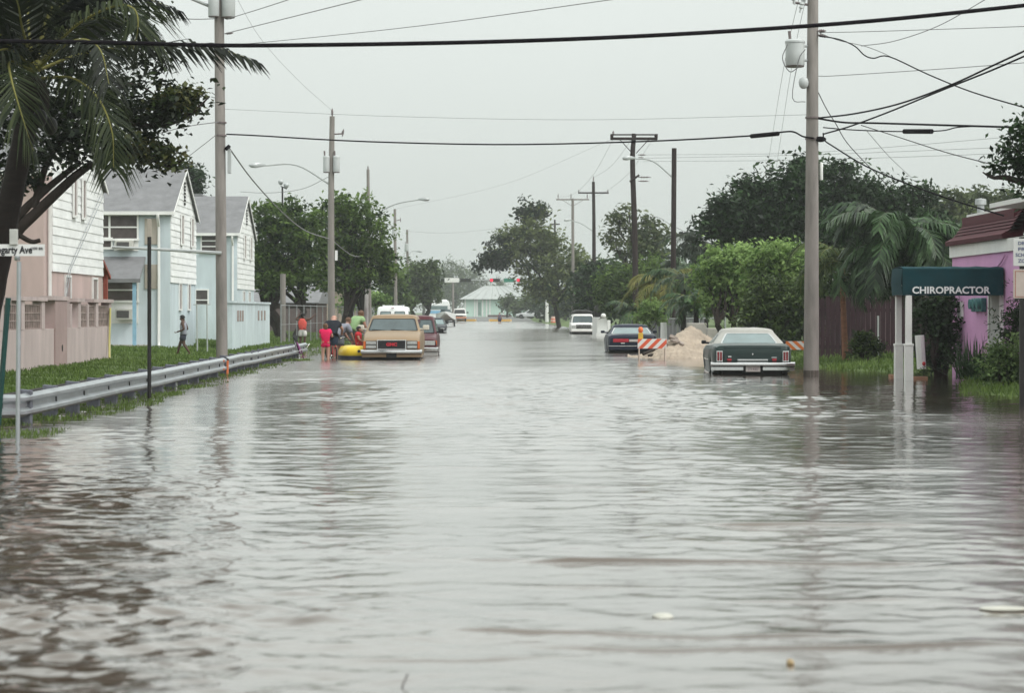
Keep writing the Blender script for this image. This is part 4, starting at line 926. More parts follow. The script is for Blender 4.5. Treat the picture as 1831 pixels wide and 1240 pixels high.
for px_, dd in ((1624.5,D+0.08),(1606.5,D+1.25)):
    mb = MB(); x_ = X(px_,dd); mb.box(x_-0.065,x_+0.065,dd-0.065,dd+0.065,-0.4,zb_+0.25); pp_ = mb.build('post', TRIM, aw, bevel=0.008)
    mb = MB(); mb.box(x_-0.09,x_+0.09,dd-0.09,dd+0.09,-0.4,Z(617,dd)); mb.box(x_-0.1,x_+0.1,dd-0.1,dd+0.1,Z(619,dd),Z(615,dd)); mb.build('post_sleeve', TRIM, pp_, bevel=0.008)
# brick planter edge and flowers at the foot of the awning
BR = pm('planter_brick', (0.35,0.19,0.12), 0.8, 0.25, 5)
mb = MB(); mb.box(X(1624,54),X(1653,54),53.6,53.9,-0.3,0.06); tag(mb.build('planter_kerb', BR), 'small brick kerb at the foot of the near awning post', 'kerb')
mb = MB(); mb.box(X(1590,55.5),X(1604,55.5),55.3,55.6,-0.3,0.06); tag(mb.build('planter_kerb', BR), 'small brick kerb at the foot of the far awning post', 'kerb')
mb = MB(); mb.tube([P(1648,660,57),P(1644,600,57)],0.11,8); tag(mb.build('whitewashed_stump', TRIM), 'whitewashed leaning trunk just behind the awning posts', 'stump')
# timber fence
FW = pm('dark_plum_fence_board', (0.040,0.020,0.026), 0.9, 0.4, 2.5, bump=0.01, stretch=(5,1,0.4))
D = 72.0; fx0, fx1 = 9.95, 16.5
fe = thing('board_fence', 'dark plum wooden board fence behind the right concrete pole', 'fence', ((fx0+fx1)/2, D, 0.15)); mb = MB(); x_ = fx0
while x_ < fx1:
    h_ = 1.93+random.uniform(-0.04,0.04); t_ = random.uniform(-0.012,0.012); mb.extr([(x_+0.006,D+t_,0),(x_+0.145,D+t_,0),(x_+0.145,D+t_,h_-0.04),(x_+0.115,D+t_,h_),(x_+0.036,D+t_,h_),(x_+0.006,D+t_,h_-0.04)],(0,0.02,0)); x_ += 0.15
mb.build('boards', FW, fe); mb = MB()
for z_ in (0.45,1.55): mb.box(fx0,fx1,D+0.035,D+0.1,z_-0.05,z_+0.05)
mb.build('rail', FW, fe)
mb = MB(); mb.cyl((X(1570,71.5),71.5,0.1),(X(1570,71.5),71.5,Z(565,71.5)),0.03,n=7); tag(mb.build('garden_stake', LAMPM), 'thin grey stake in front of the dark board fence', 'stake')
# house behind the palms
hs_ = thing('house', 'house behind the palms with only its white eave showing left of the awning', 'house', (15,84,0.2)); mb = MB(); mb.box(12.6,20,80,92,-0.3,2.5); mb.build('wall', pm('dim_wall',(0.22,0.16,0.17),0.8,0.15,1), hs_)
mb = MB(); mb.extr([(12.1,79.5,2.6),(16.5,79.5,4.2),(20.5,79.5,2.6),(20.5,79.5,2.45),(12.1,79.5,2.45)],(0,13,0)); mb.build('roof', TRIM, hs_)
# grey fence, posts, blocks on the right
GF = pm('grey_fence_board', (0.20,0.20,0.21), 0.85, 0.3, 2, stretch=(4,1,0.4))
D = 112.0; g1 = thing('metal_fence','grey sheet fence with a pipe rail behind the sand pile','fence',(10,D,0.15)); mb = MB(); x_ = X(1164,D)
while x_ < X(1250,D): mb.box(x_+0.01,x_+0.3,D-0.01,D+0.02+random.uniform(0,0.03),-0.1,1.17+random.uniform(-0.03,0.03)); x_ += 0.31
mb.build('panel', GF, g1); mb = MB(); mb.tube([(X(1180,D),D-0.06,1.18),(X(1345,D-10),D-10,1.25)],0.03,6); mb.build('rail', LAMPM, g1)
for px_ in (1250,1313): mb = MB(); mb.cyl((X(px_,D-5),D-5,-0.1),(X(px_,D-5),D-5,1.25),0.035,n=7); mb.build('post', LAMPM, g1)
mb = MB(); mb.cyl((X(1296.5,100),100,-0.1),(X(1296.5,100),100,Z(534,100)),0.035,n=8); tag(mb.build('steel_post', LAMPM), 'bare grey steel post in front of the bright hedge', 'post')
st = thing('stop_sign','dark red sign seen almost edge on in front of the palms','stop sign',(X(1264,103),103,0.1)); mb = MB(); mb.cyl((X(1264,103),103.05,-0.1),(X(1264,103),103.05,Z(530,103)),0.03,n=7); mb.build('post', DARK, st)
mb = MB(); c_ = Vector((X(1264,103),103,Z(546,103))); dv = Vector((0.34,0.94,0)); mb.extr([c_+dv*(0.38*math.cos(R(22.5+45*i)))+Vector((0,0,0.38*math.sin(R(22.5+45*i)))) for i in range(8)], Vector((-0.02,0.007,0))); mb.build('sign_plate', pm('dark_sign_red',(0.22,0.025,0.035),0.6,0.15,3), st)
mb = MB(); mb.cyl((X(1187,105),105,-0.2),(X(1186.5,105),105,Z(577,105)),0.16,0.13,12); tag(mb.build('bollard', TRIM, smooth=40), 'white concrete bollard behind the dark blue sedan', 'bollard')
mb = MB(); mb.box(X(1228,97),X(1262,97),96.6,97.2,-0.2,Z(578,97)); tag(mb.build('concrete_block', CONC, bevel=0.03), 'tall upright concrete slab behind the sand pile', 'concrete slab')
mb = MB(); mb.box(X(1263,95),X(1290,95),94.6,95.2,-0.2,Z(587,95)); tag(mb.build('concrete_block', CONC, bevel=0.03), 'lower concrete slab between the sand pile and the green sedan', 'concrete slab')
w1 = thing('garden_wall','low whitewashed wall beside the white sport utility','garden wall',(7.6,150,0.1)); mb = MB(); mb.box(X(1067,150),X(1085,150),149.5,156,-0.3,1.15); mb.build('base_wall', TRIM, w1); mb = MB(); mb.box(X(1086,146),X(1091,146),145.7,146.1,-0.3,1.0); mb.box(X(1066,149),X(1086,149),148.8,149.4,-0.3,0.2); mb.build('gate_post', TRIM, w1)
mb = MB(); mb.ell((X(1079,148),148,1.25),0.16); tag(mb.build('globe_lamp', TRIM, smooth=60), 'white globe on the low whitewashed wall', 'lamp')
mb = MB(); mb.ell((X(1073,158),158,1.5),(0.45,0.4,0.6)); tag(mb.build('covered_grill', DARK, smooth=60), 'dark rounded cover behind the low whitewashed wall', 'cover')
# sign at the right edge
D = 37.7; xs_ = X(1827,D); sr = thing('sign_post','black post at the right edge with a white school zone sign and a beige sign','sign post',(xs_,D,0))
mb = MB(); mb.box(xs_-0.03,xs_+0.05,D-0.02,D+0.04,-0.4,Z(424,D)); mb.build('post', DARK, sr)
SWH = pm('sign_grey_white',(0.55,0.55,0.55),0.5,0.06,3)
mb = MB(); mb.box(X(1811,D),X(1853,D),D-0.035,D-0.022,Z(476,D),Z(427,D)); p1_ = mb.build('sign_plate', SWH, sr, bevel=0.004)
mb = MB(); mb.box(X(1811,D),X(1853,D),D-0.035,D-0.022,Z(534,D),Z(482,D)); p2_ = mb.build('sign_plate', pm('sign_pale_beige',(0.45,0.38,0.35),0.5,0.12,3), sr, bevel=0.004)
BI = pm('sign_blue_grey_ink',(0.12,0.13,0.22),0.6,0.1,4); RI = pm('sign_rust_ink',(0.3,0.10,0.07),0.6,0.2,6)
for i, tx in enumerate(('DRUG','FREE','SCHOOL','ZONE')):
    text_mesh('lettering', tx, 0.075, BI, p1_, Matrix.Translation(-rootloc(sr)) @ Matrix.Translation((X(1832,D), D-0.038, Z(435.5+i*10.5,D))) @ FACE_CAM, 0.001, 1.0, 0.30 if len(tx) > 4 else 0.22, bold=0.002)
mb = MB()
for x0,x1,z0,z1 in ((1814,1850,485,486.2),(1814,1850,530.5,531.7),(1814,1815.2,486.2,530.5),(1848.8,1850,486.2,530.5)): mb.box(X(x0,D),X(x1,D),D-0.0375,D-0.0352,Z(z1,D),Z(z0,D))
mb.build('border', RI, p2_)

# chain link fence on the left beyond the blue wall
fn = thing('chain_link_fence','chain link fence with steel rails under the dark trees on the left','fence',(-8.2,130,0.2)); pth = [(-8.6,104.0),(-8.2,115),(-7.8,128),(-7.5,145),(-7.4,168)]
mb = MB(); mb.tube([(x_,y_,1.78) for x_,y_ in pth], 0.022, 6); mb.tube([(x_,y_,0.95) for x_,y_ in pth], 0.012, 5); DULL = pm('dull_galvanised', (0.26,0.265,0.27), 0.7, 0.2, 4); mb.build('rail', DULL, fn)
for i in range(22):
    y_ = 104+i*3.0; x_ = np.interp(y_,[p[1] for p in pth],[p[0] for p in pth]); mb = MB(); mb.cyl((x_,y_,-0.2),(x_,y_,1.82),0.024,n=7); mb.build('post', DULL, fn)
mb = MB(); n_ = 130
for i in range(n_):
    for s_ in (0,1):
        ya = 104+64*i/n_; yb_ = ya+(1.6 if s_ else -1.6); yb_ = min(168,max(104,yb_)); xa_ = np.interp(ya,[p[1] for p in pth],[p[0] for p in pth]); xb_ = np.interp(yb_,[p[1] for p in pth],[p[0] for p in pth])
        mb.tube([(xa_,ya,0.1),(xb_,yb_,1.75)],0.0022,3,cap=False)
mb.build('mesh_wire', pm('dull_wire',(0.10,0.10,0.10),0.7,0.2,5), fn)
# gray post inside the fence and low house under the trees
mb = MB(); mb.cyl((X(506,110),110,0),(X(506,110),110,Z(490,110)),0.13,n=9); tag(mb.build('timber_post', POLEG), 'grey timber post by the chain link fence left of the lamp pole', 'post')
lh = thing('low_house','low dark house with a grey roof under the trees behind the fence','house',(X(515,150),150,0.2)); mb = MB(); mb.box(X(450,150),X(566,150),150,160,0,Z(540,150)); mb.build('wall', pm('maroon_brown_wall',(0.09,0.055,0.05),0.85,0.2,1), lh)
mb = MB(); mb.extr([(0,149,Z(541,150)),(0,155,Z(510,150)),(0,161,Z(541,150)),(0,161,Z(543,150)),(0,149,Z(543,150))],(X(572,150)-X(440,150),0,0)); mb.v = [(a_+X(440,150),b_,c_) for a_,b_,c_ in mb.v]; mb.build('roof', ROOF, lh)
mb = MB(); mb.box(X(484,150),X(566,150),148.0,148.1,0.1,1.7); tag(mb.build('board_fence', pm('mauve_board',(0.13,0.10,0.10),0.85,0.3,2,stretch=(4,1,0.4))), 'faded brown board fence before the low dark house', 'fence')
ph = thing('cream_house','cream house glimpsed between the trunks of the dark trees','house',(X(600,175),175,0.2)); mb = MB(); mb.box(X(560,175),X(640,175),175,185,0,Z(505,175)); mb.build('wall', pm('cream_wall',(0.55,0.45,0.38),0.8,0.1,1), ph); mb = MB(); mb.extr([(X(556,175),174,Z(505,175)),(X(600,175),174,Z(480,175)),(X(645,175),174,Z(505,175))],(0,12,0)); mb.build('roof', ROOF, ph)
for dx in (353,371):
    mb = MB(); mb.cyl((X(dx,81),81,0),(X(dx-1,81),81,Z(545,81)),0.025,n=7); mb.cbox((X(dx-1,81),81,Z(545,81)),(0.25,0.03,0.03)); tag(mb.build('clothesline_post', LAMPM), 'grey clothesline post by the blue house, %s of the pair' % ('left' if dx == 353 else 'right'), 'clothesline post')

# ------------------------------------------------------------------ vehicles
CHROME = pm('chrome', (0.62,0.62,0.62), 0.14, 0.05, 4, metal=1.0)
TYRE = pm('tyre_rubber', (0.012,0.012,0.012), 0.8, 0.2, 8)
RIM = pm('wheel_rim', (0.34,0.34,0.35), 0.35, 0.15, 6, metal=0.8)
WIND = pm('car_glass', (0.035,0.05,0.055), 0.06, 0.2, 1.5, spec=0.9)
WINDL = pm('car_glass_pale', (0.16,0.22,0.225), 0.16, 0.15, 2.5, spec=0.9)  # paler base colour than the other car glass
BLK = pm('black_trim', (0.014,0.014,0.016), 0.5, 0.2, 6)
REDL = pm('tail_lens', (0.20,0.012,0.018), 0.2, 0.25, 14, coat=0.6)
AMB = pm('amber_lens', (0.62,0.14,0.03), 0.2, 0.15, 14, coat=0.5)
LENS = pm('headlamp_glass', (0.42,0.43,0.42), 0.12, 0.25, 16, coat=0.5)
PLATE = pm('plate_cream', (0.50,0.46,0.44), 0.5, 0.10, 20)
def paint(name, c, rough=0.38, coat=0.06, var=0.08): return pm(name, c, rough, var, 1.6, coat=min(coat,0.08), spec=0.22)
class Car:
    def __init__(s, name, label, X_, D_, yaw, sink, body, cat='car', group=None):
        s.t = thing(name, label, cat, (X_, D_, -sink), yaw, group); s.bm = body
    def part(s, name, mb, m, parent=None, **k): return mb.build(name, m, parent or s.t, local=True, **k)
    def body(s, st, wheels, wr, arch=1.14, track=None, tuck=0.9, name='body', crown=0.02):
        ys_ = sorted(set([a[0] for a in st] + [round(yw+wr*arch*math.cos(math.pi*i/8), 3) for yw in wheels for i in range(9)] + list(np.linspace(st[0][0], st[-1][0], 22))))
        sy = [a[0] for a in st]; mb = MB(); rings = []
        for y in ys_:
            zt = np.interp(y, sy, [a[1] for a in st]); wd = np.interp(y, sy, [a[2] for a in st]); zb = np.interp(y, sy, [a[3] for a in st])
            for yw in wheels:
                d = abs(y-yw)
                if d < wr*arch: zb = max(zb, wr + math.sqrt((wr*arch)**2-d*d))
            zb = min(zb, zt-0.22); zm = max(zb+0.1, zb+(zt-zb)*0.55)
            h = [(wd*0.80,zb),(wd*0.965,zb+0.03),(wd,zm),(wd*0.985,zt-0.11),(wd*0.95,zt-0.035),(wd*0.86,zt),(wd*0.4,zt+crown)]
            rings.append([(a_,y,b_) for a_,b_ in h] + [(-a_,y,b_) for a_,b_ in reversed(h)])
        mb.loft(rings); b = s.part(name, mb, s.bm, smooth=38); s.W = max(a[2] for a in st)
        for yw in wheels:
            for sx_ in (-1,1):
                mb = MB(); x0 = sx_*(s.W-0.06); x1 = sx_*(s.W-0.27); Mx = Matrix.Rotation(R(90)*sx_, 3, 'Y')
                mb.lathe((x1,yw,wr), [(wr*0.6,0),(wr*0.93,0.0),(wr,0.04),(wr,0.17),(wr*0.93,0.21),(wr*0.66,0.205)], 22, Mx); wh = s.part('wheel', mb, TYRE, smooth=40)
                mb = MB(); mb.lathe((x1+sx_*0.18,yw,wr), [(wr*0.64,0),(wr*0.62,0.025),(wr*0.4,0.0),(wr*0.2,0.035),(0.02,0.04)], 16, Mx); s.part('rim', mb, RIM, wh, smooth=40)
        mb = MB(); mb.box(-s.W*0.74,s.W*0.74,st[0][0]+0.12,st[-1][0]-0.12,min(a[3] for a in st)-0.03,0.75); s.part('underbody', mb, BLK)
        return b
    def cabin(s, yfb, yft, yrt, yrb, wb, wt, zb, zr, m=None, rc=0.16, name='cabin', crown=0.03):
        s.c = (yfb,yft,yrt,yrb,wb,wt,zb,zr); mb = MB(); rings = []
        L = lambda a,b,u: a+(b-a)*u
        def ring(u, ins, z):
            w_ = L(wb,wt,u)-ins; yf = L(yfb,yft,u)-ins; yr = L(yrb,yrt,u)+ins; c = max(0.03, rc-ins*0.3); o = []
            for cx_, cy_, a0 in ((w_-c,yf-c,0),(-w_+c,yf-c,90),(-w_+c,yr+c,180),(w_-c,yr+c,270)):
                for k in range(4): an = R(a0+30*k); o.append((cx_+c*math.cos(an), cy_+c*math.sin(an), z))
            return o
        zt = zr-0.10
        for u in (-0.12,0,0.5,1): rings.append(ring(u,0,zb+(zt-zb)*u))
        for ins, z in ((0.02,zr-0.06),(0.07,zr-0.02),(0.17,zr),(0.38,zr+crown*0.7),(0.6,zr+crown)): rings.append(ring(1,ins,z))
        mb.loft(rings); s.zt = zt; return s.part(name, mb, m or s.bm, smooth=40)
    def pane(s, kind, u0, u1, a0, a1, m=WIND, name=None, off=0.006, a0t=None, a1t=None, frame=None, parent=None):
        """glass on a cabin face between heights u0..u1 (0 belt, 1 roof) and from a0 to a1 along it (fractions -1..1)"""
        yfb,yft,yrt,yrb,wb,wt,zb,zr = s.c; zt = s.zt; L = lambda a,b,u: a+(b-a)*u
        a0t = a0 if a0t is None else a0t; a1t = a1 if a1t is None else a1t
        def pt(u, a):
            z = L(zb,zt,u); w_ = L(wb,wt,u)
            if kind == 'front': return Vector((w_*a, L(yfb,yft,u), z))
            if kind == 'rear': return Vector((w_*a, L(yrb,yrt,u), z))
            y = L(L(yrb,yrt,u), L(yfb,yft,u), (a+1)/2); return Vector((w_*(1 if kind == 'right' else -1), y, z))
        c = [pt(u0,a0),pt(u0,a1),pt(u1,a1t),pt(u1,a0t)]; n = (c[1]-c[0]).cross(c[3]-c[0]).normalized()
        ref = {'front':Vector((0,1,0)),'rear':Vector((0,-1,0)),'right':Vector((1,0,0)),'left':Vector((-1,0,0))}[kind]
        if n.dot(ref) < 0: n = -n
        cen = sum(c, Vector())/4; N = 3      # rounded corners
        def rounded(sc, o_):
            q = []
            for i in range(4):
                p0, p1, p2 = c[i-1], c[i], c[(i+1)%4]; d0 = (p0-p1); d2 = (p2-p1); r_ = min(0.07, d0.length*0.3, d2.length*0.3); a_ = p1+d0.normalized()*r_; b_ = p1+d2.normalized()*r_
                for k in range(N+1): t_ = k/N; q.append((a_*(1-t_)**2 + p1*2*t_*(1-t_) + b_*t_*t_))
            return [x_ + (cen-x_).normalized()*sc + n*o_ for x_ in q]
        mb = MB(); mb.extr([p_-n*0.01 for p_ in rounded(0,0)], n*(off+0.01)); nm = name or {'front':'windscreen','rear':'rear_window'}.get(kind,'side_window'); g_ = s.part(nm, mb, m, parent)
        if frame is not None:
            mb = MB(); A_ = rounded(-0.012, off); B_ = rounded(0.028, off); A2 = rounded(-0.012, off+0.008); B2 = rounded(0.028, off+0.008); k = len(A_)
            for i in range(k): j = (i+1)%k; mb.add([A_[i],A_[j],B_[j],B_[i],A2[i],A2[j],B2[j],B2[i]],[(4,5,6,7),(0,1,5,4),(2,3,7,6)])
            s.part('window_trim', mb, frame, g_)
        return g_
    def boxes(s, name, m, bs, bevel=0.008, parent=None):
        mb = MB()
        for b in bs: mb.box(*b)
        return s.part(name, mb, m, parent, bevel=bevel)
    def each(s, name, m, bs, bevel=0.008):
        return [s.boxes(name, m, [b], bevel) for b in bs]
    def mirrors(s, y, z, x, m, w_=0.2, h_=0.16, d_=0.1):
        for sx_ in (-1,1):
            mb = MB(); xa, xb = sorted((sx_*x, sx_*(x+w_))); mb.box(xa,xb,y-d_/2,y+d_/2,z,z+h_); mb.box(*(sorted((sx_*(x-0.12), sx_*(x+0.02)))),y-0.03,y+0.03,z,z+0.05); s.part('mirror', mb, m, bevel=0.03)

# --- tan truck facing us
TAN = paint('tan_paint', (0.265,0.185,0.112), 0.42, 0.05)
WINDF = pm('car_windscreen', (0.055,0.075,0.08), 0.12, 0.35, 1.2, spec=0.45)
c = Car('parked_truck', 'tan truck facing us with a black grille and chrome bumper, flooded to its bumper', -2.77, 74.9+2.68, math.pi, 0.40, TAN, 'truck')
c.body([(-2.7,1.18,0.86,0.55),(-2.55,1.26,0.91,0.46),(0.2,1.30,0.93,0.42),(1.1,1.30,0.93,0.42),(1.35,1.29,0.92,0.42),(2.0,1.22,0.91,0.44),(2.3,1.16,0.90,0.56),(2.62,1.06,0.89,0.58),(2.68,1.0,0.88,0.6)], (-1.6,1.75), 0.36)
c.cabin(1.38,0.62,-2.35,-2.6,0.87,0.73,1.27,1.80, rc=0.12)
c.pane('front',0.07,0.93,-0.90,0.90,WINDF, frame=BLK)
for sd_ in ('left','right'):
    c.pane(sd_,0.08,0.9,0.30,0.88,WIND,a1t=0.86); c.pane(sd_,0.08,0.9,-0.3,0.24,WIND); c.pane(sd_,0.08,0.9,-0.92,-0.36,WIND)
g_ = c.boxes('grille', BLK, [(-0.42,0.42,2.66,2.70,0.75,1.01)], 0.01)
c.boxes('grille_frame', CHROME, [(-0.46,0.46,2.64,2.712,1.005,1.03),(-0.46,0.46,2.64,2.712,0.735,0.757),(-0.46,-0.42,2.64,2.71,0.757,1.005),(0.42,0.46,2.64,2.71,0.757,1.005)], 0.004, g_)
mb = MB()
for i in range(9): mb.box(-0.4,0.4,2.70,2.706,0.775+i*0.026,0.782+i*0.026)
c.part('grille_bars', mb, pm('grille_grey',(0.06,0.06,0.065),0.4,0.2,5), g_)
EMB = pm('red_emblem', (0.55,0.03,0.05), 0.35, 0.1, 8)
text_mesh('emblem', 'GMC', 0.13, EMB, g_, Matrix.Translation((0,2.713,0.885)) @ Matrix.Rotation(math.pi,4,'Z') @ FACE_CAM, 0.006, 1.0, 0.34, bold=0.008)
for sx_ in (-1,1):
    for z0,z1 in ((0.89,0.985),(0.765,0.86)):
        mb = MB(); xa, xb = sorted((sx_*0.485, sx_*0.79)); mb.box(xa,xb,2.63,2.70,z0,z1); hl = c.part('headlight', mb, LENS, bevel=0.01)
    mb = MB(); xa, xb = sorted((sx_*0.47, sx_*0.80)); mb.box(xa,xb,2.64,2.685,0.745,1.0); c.part('headlight_surround', mb, BLK, bevel=0.006)
    mb = MB(); xa, xb = sorted((sx_*0.805, sx_*0.875)); mb.box(xa,xb,2.56,2.692,0.755,0.985); c.part('marker_light', mb, AMB, bevel=0.008)
mb = MB(); mb.loft([[(x_,2.72+0.10*(1-(x_/0.95)**2)+a_,z_) for a_,z_ in ((0,0.60),(0.035,0.62),(0.045,0.665),(0.03,0.715),(0,0.73),(-0.08,0.73),(-0.08,0.60))] for x_ in np.linspace(-0.95,0.95,13)]); c.part('bumper', mb, CHROME, smooth=40)
mb = MB(); mb.loft([[(x_,2.66+0.09*(1-(x_/0.95)**2)+a_,z_) for a_,z_ in ((0,0.49),(0.04,0.50),(0.04,0.595),(0,0.6),(-0.08,0.6),(-0.08,0.49))] for x_ in np.linspace(-0.92,0.92,13)]); c.part('lower_bumper', mb, TAN, smooth=40)
c.boxes('number_plate', BLK, [(-0.16,0.16,2.80,2.815,0.47,0.60)], 0.004)
c.mirrors(1.0,1.33,0.93,pm('mirror_cream',(0.62,0.58,0.5),0.4,0.06,5),0.2,0.15)
mb = MB()
for x_ in (0.25,-0.35): mb.tube([(x_,1.36,1.31),(x_+0.42,1.33,1.34)],0.012,5)
c.part('wiper', mb, BLK)
# --- red sport utility behind it
RED = paint('dark_red_paint', (0.07,0.010,0.017)); SILV = paint('silver_lower_paint', (0.38,0.37,0.36))
c = Car('parked_car', 'dark red sport utility parked close behind the tan truck', -2.34, 82.0+2.3, math.pi, 0.40, RED)
c.body([(-2.25,1.1,0.84,0.5),(-2.1,1.16,0.88,0.42),(0.9,1.17,0.89,0.40),(1.4,1.14,0.88,0.40),(2.05,1.04,0.86,0.42),(2.24,0.95,0.83,0.46)], (-1.35,1.4), 0.35)
c.cabin(1.25,0.6,-2.0,-2.2,0.83,0.70,1.13,1.76); c.pane('front',0.07,0.92,-0.9,0.9,WINDF,frame=BLK)
for sd_ in ('left','right'): c.pane(sd_,0.08,0.9,0.2,0.88,WIND); c.pane(sd_,0.08,0.9,-0.9,0.12,WIND)
g_ = c.boxes('grille', BLK, [(-0.4,0.4,2.2,2.25,0.76,0.9)]); c.each('headlight', LENS, [(-0.78,-0.43,2.17,2.25,0.76,0.92),(0.43,0.78,2.17,2.25,0.76,0.92)]); c.each('marker_light', AMB, [(-0.845,-0.785,2.05,2.22,0.76,0.92),(0.785,0.845,2.05,2.22,0.76,0.92)])
c.boxes('bumper', CHROME, [(-0.9,0.9,2.2,2.34,0.55,0.70)], 0.03); c.boxes('lower_bumper', SILV, [(-0.88,0.88,2.1,2.30,0.38,0.55)], 0.03); c.boxes('side_trim', SILV, [(0.875,0.90,-0.95,0.98,0.45,0.66),(-0.90,-0.875,-0.95,0.98,0.45,0.66)], 0.01)
c.mirrors(0.95,1.18,0.88,BLK,0.17,0.14)
# --- dark sedan
NAVD = paint('near_black_paint', (0.018,0.02,0.028)); c = Car('parked_car', 'small black sedan facing us farther down behind the red sport utility', -3.3, 170+2.2, math.pi, 0.35, NAVD)
c.body([(-2.2,0.95,0.8,0.5),(-1.2,1.0,0.86,0.34),(0.8,0.98,0.87,0.32),(1.6,0.92,0.86,0.34),(2.1,0.8,0.82,0.4),(2.2,0.72,0.78,0.45)], (-1.3,1.35), 0.31); c.cabin(1.0,0.3,-0.9,-1.6,0.8,0.62,0.95,1.42); c.pane('front',0.08,0.92,-0.9,0.9,WINDL)
for sd_ in ('left','right'): c.pane(sd_,0.1,0.9,-0.05,0.8,WIND,a1t=0.7); c.pane(sd_,0.1,0.9,-0.8,-0.12,WIND)
c.each('headlight', LENS, [(-0.74,-0.45,2.12,2.22,0.6,0.72),(0.45,0.74,2.12,2.22,0.6,0.72)]); c.boxes('bumper', CHROME, [(-0.86,0.86,2.16,2.32,0.42,0.5)], 0.03); c.boxes('grille', BLK, [(-0.4,0.4,2.15,2.23,0.58,0.72)]); c.mirrors(0.8,1.0,0.86,NAVD,0.14,0.1)
# --- white van
VANW = paint('white_van_paint', (0.80,0.81,0.81), 0.4, 0.3); c = Car('parked_van', 'white van seen from behind over the tan truck, a rack on its roof', X(702,143), 143+2.6, 0, 0.35, VANW, 'van')
c.body([(-2.6,1.3,0.93,0.5),(-2.5,1.35,0.98,0.4),(1.8,1.35,0.98,0.4),(2.4,1.1,0.92,0.45)], (-1.6,1.6), 0.36); c.cabin(1.9,1.2,-2.35,-2.58,0.98,0.90,1.3,2.16,rc=0.2)
c.pane('rear',0.2,0.75,-0.78,-0.12,WINDL,frame=BLK); c.pane('rear',0.2,0.75,0.12,0.78,WINDL,frame=BLK)
for sd_ in ('left','right'): c.pane(sd_,0.2,0.75,0.3,0.85,WIND); c.pane(sd_,0.2,0.75,-0.85,0.2,WIND)
c.each('tail_light', REDL, [(-0.96,-0.86,-2.63,-2.55,0.85,1.2),(0.86,0.96,-2.63,-2.55,0.85,1.2)]); c.boxes('bumper', CHROME, [(-0.98,0.98,-2.78,-2.6,0.42,0.58)], 0.02)
c.boxes('roof_rack', VANW, [(-0.6,0.6,-2.1,-2.02,2.17,2.23),(-0.6,0.6,-0.2,-0.12,2.17,2.23),(-0.62,-0.57,-2.2,0.4,2.2,2.25),(0.57,0.62,-2.2,0.4,2.2,2.25)], 0.01); c.boxes('brake_light', REDL, [(-0.08,0.08,-2.47,-2.40,2.06,2.10)]); c.mirrors(1.5,1.4,0.95,BLK,0.22,0.25)
# --- boat on a trailer and a white motorhome far left
bt = thing('boat', 'white motor boat sitting on a trailer by the far left kerb', 'boat', (X(797,250),250,0)); mb = MB(); rings = []
for y_, w_, zk, zg in ((-2.6,0.95,0.55,1.2),(-1,1.05,0.5,1.22),(1,1.0,0.5,1.3),(2.2,0.6,0.7,1.42),(3.0,0.05,1.2,1.5)):
    rings.append([(0,-y_,zk),(w_*0.97,-y_,zk+0.2),(w_,-y_,zg),(w_*0.85,-y_,zg+0.03),(0,-y_,zg-0.05*(w_>0.3)),(-w_*0.85,-y_,zg+0.03),(-w_,-y_,zg),(-w_*0.97,-y_,zk+0.2)])
mb.loft(rings); mb.build('hull', VANW, bt, smooth=40, local=True); mb = MB(); mb.extr([(-0.6,-0.9,1.3),(0.6,-0.9,1.3),(0.5,-0.5,1.75),(-0.5,-0.5,1.75)],(0,0.04,0)); mb.build('windscreen', WIND, bt, local=True)
mb = MB(); mb.box(-0.8,0.8,-1.8,2.4,0.4,0.5); mb.box(-0.05,0.05,-4.2,-1.8,0.38,0.48); mb.box(-0.97,-0.8,0.3,0.9,-0.1,0.55); mb.box(0.8,0.97,0.3,0.9,-0.1,0.55); mb.build('trailer', BLK, bt, local=True)
rv = thing('motorhome', 'white motorhome with a blue stripe parked far down on the left', 'motorhome', (X(786,300),300,0.05)); mb = MB(); rings = []
for z_, i_ in ((0.5,0),(2.3,0),(2.75,0.12),(2.98,0.4),(3.02,0.8)): rings.append([(-1.35+i_,-0.2+i_*0.5,z_),(1.2-i_,-0.2+i_*0.5,z_),(1.2-i_,6,z_),(-1.35+i_,6,z_)])
mb.loft(rings); mb.build('body', VANW, rv, local=True, bevel=0.1); mb = MB(); mb.box(-1.1,1.0,-0.24,-0.21,1.75,2.2); mb.build('windscreen', WINDL, rv, local=True); mb = MB(); mb.box(-1.25,1.1,-0.235,-0.21,1.25,1.6); mb.build('stripe', pm('sky_blue',(0.22,0.45,0.65),0.5,0.1,2), rv, local=True)
for x_ in (-1.0,0.85): mb = MB(); mb.cyl((x_-0.15,0.9,0.35),(x_+0.15,0.9,0.35),0.38,n=14); mb.build('wheel', TYRE, rv, local=True)
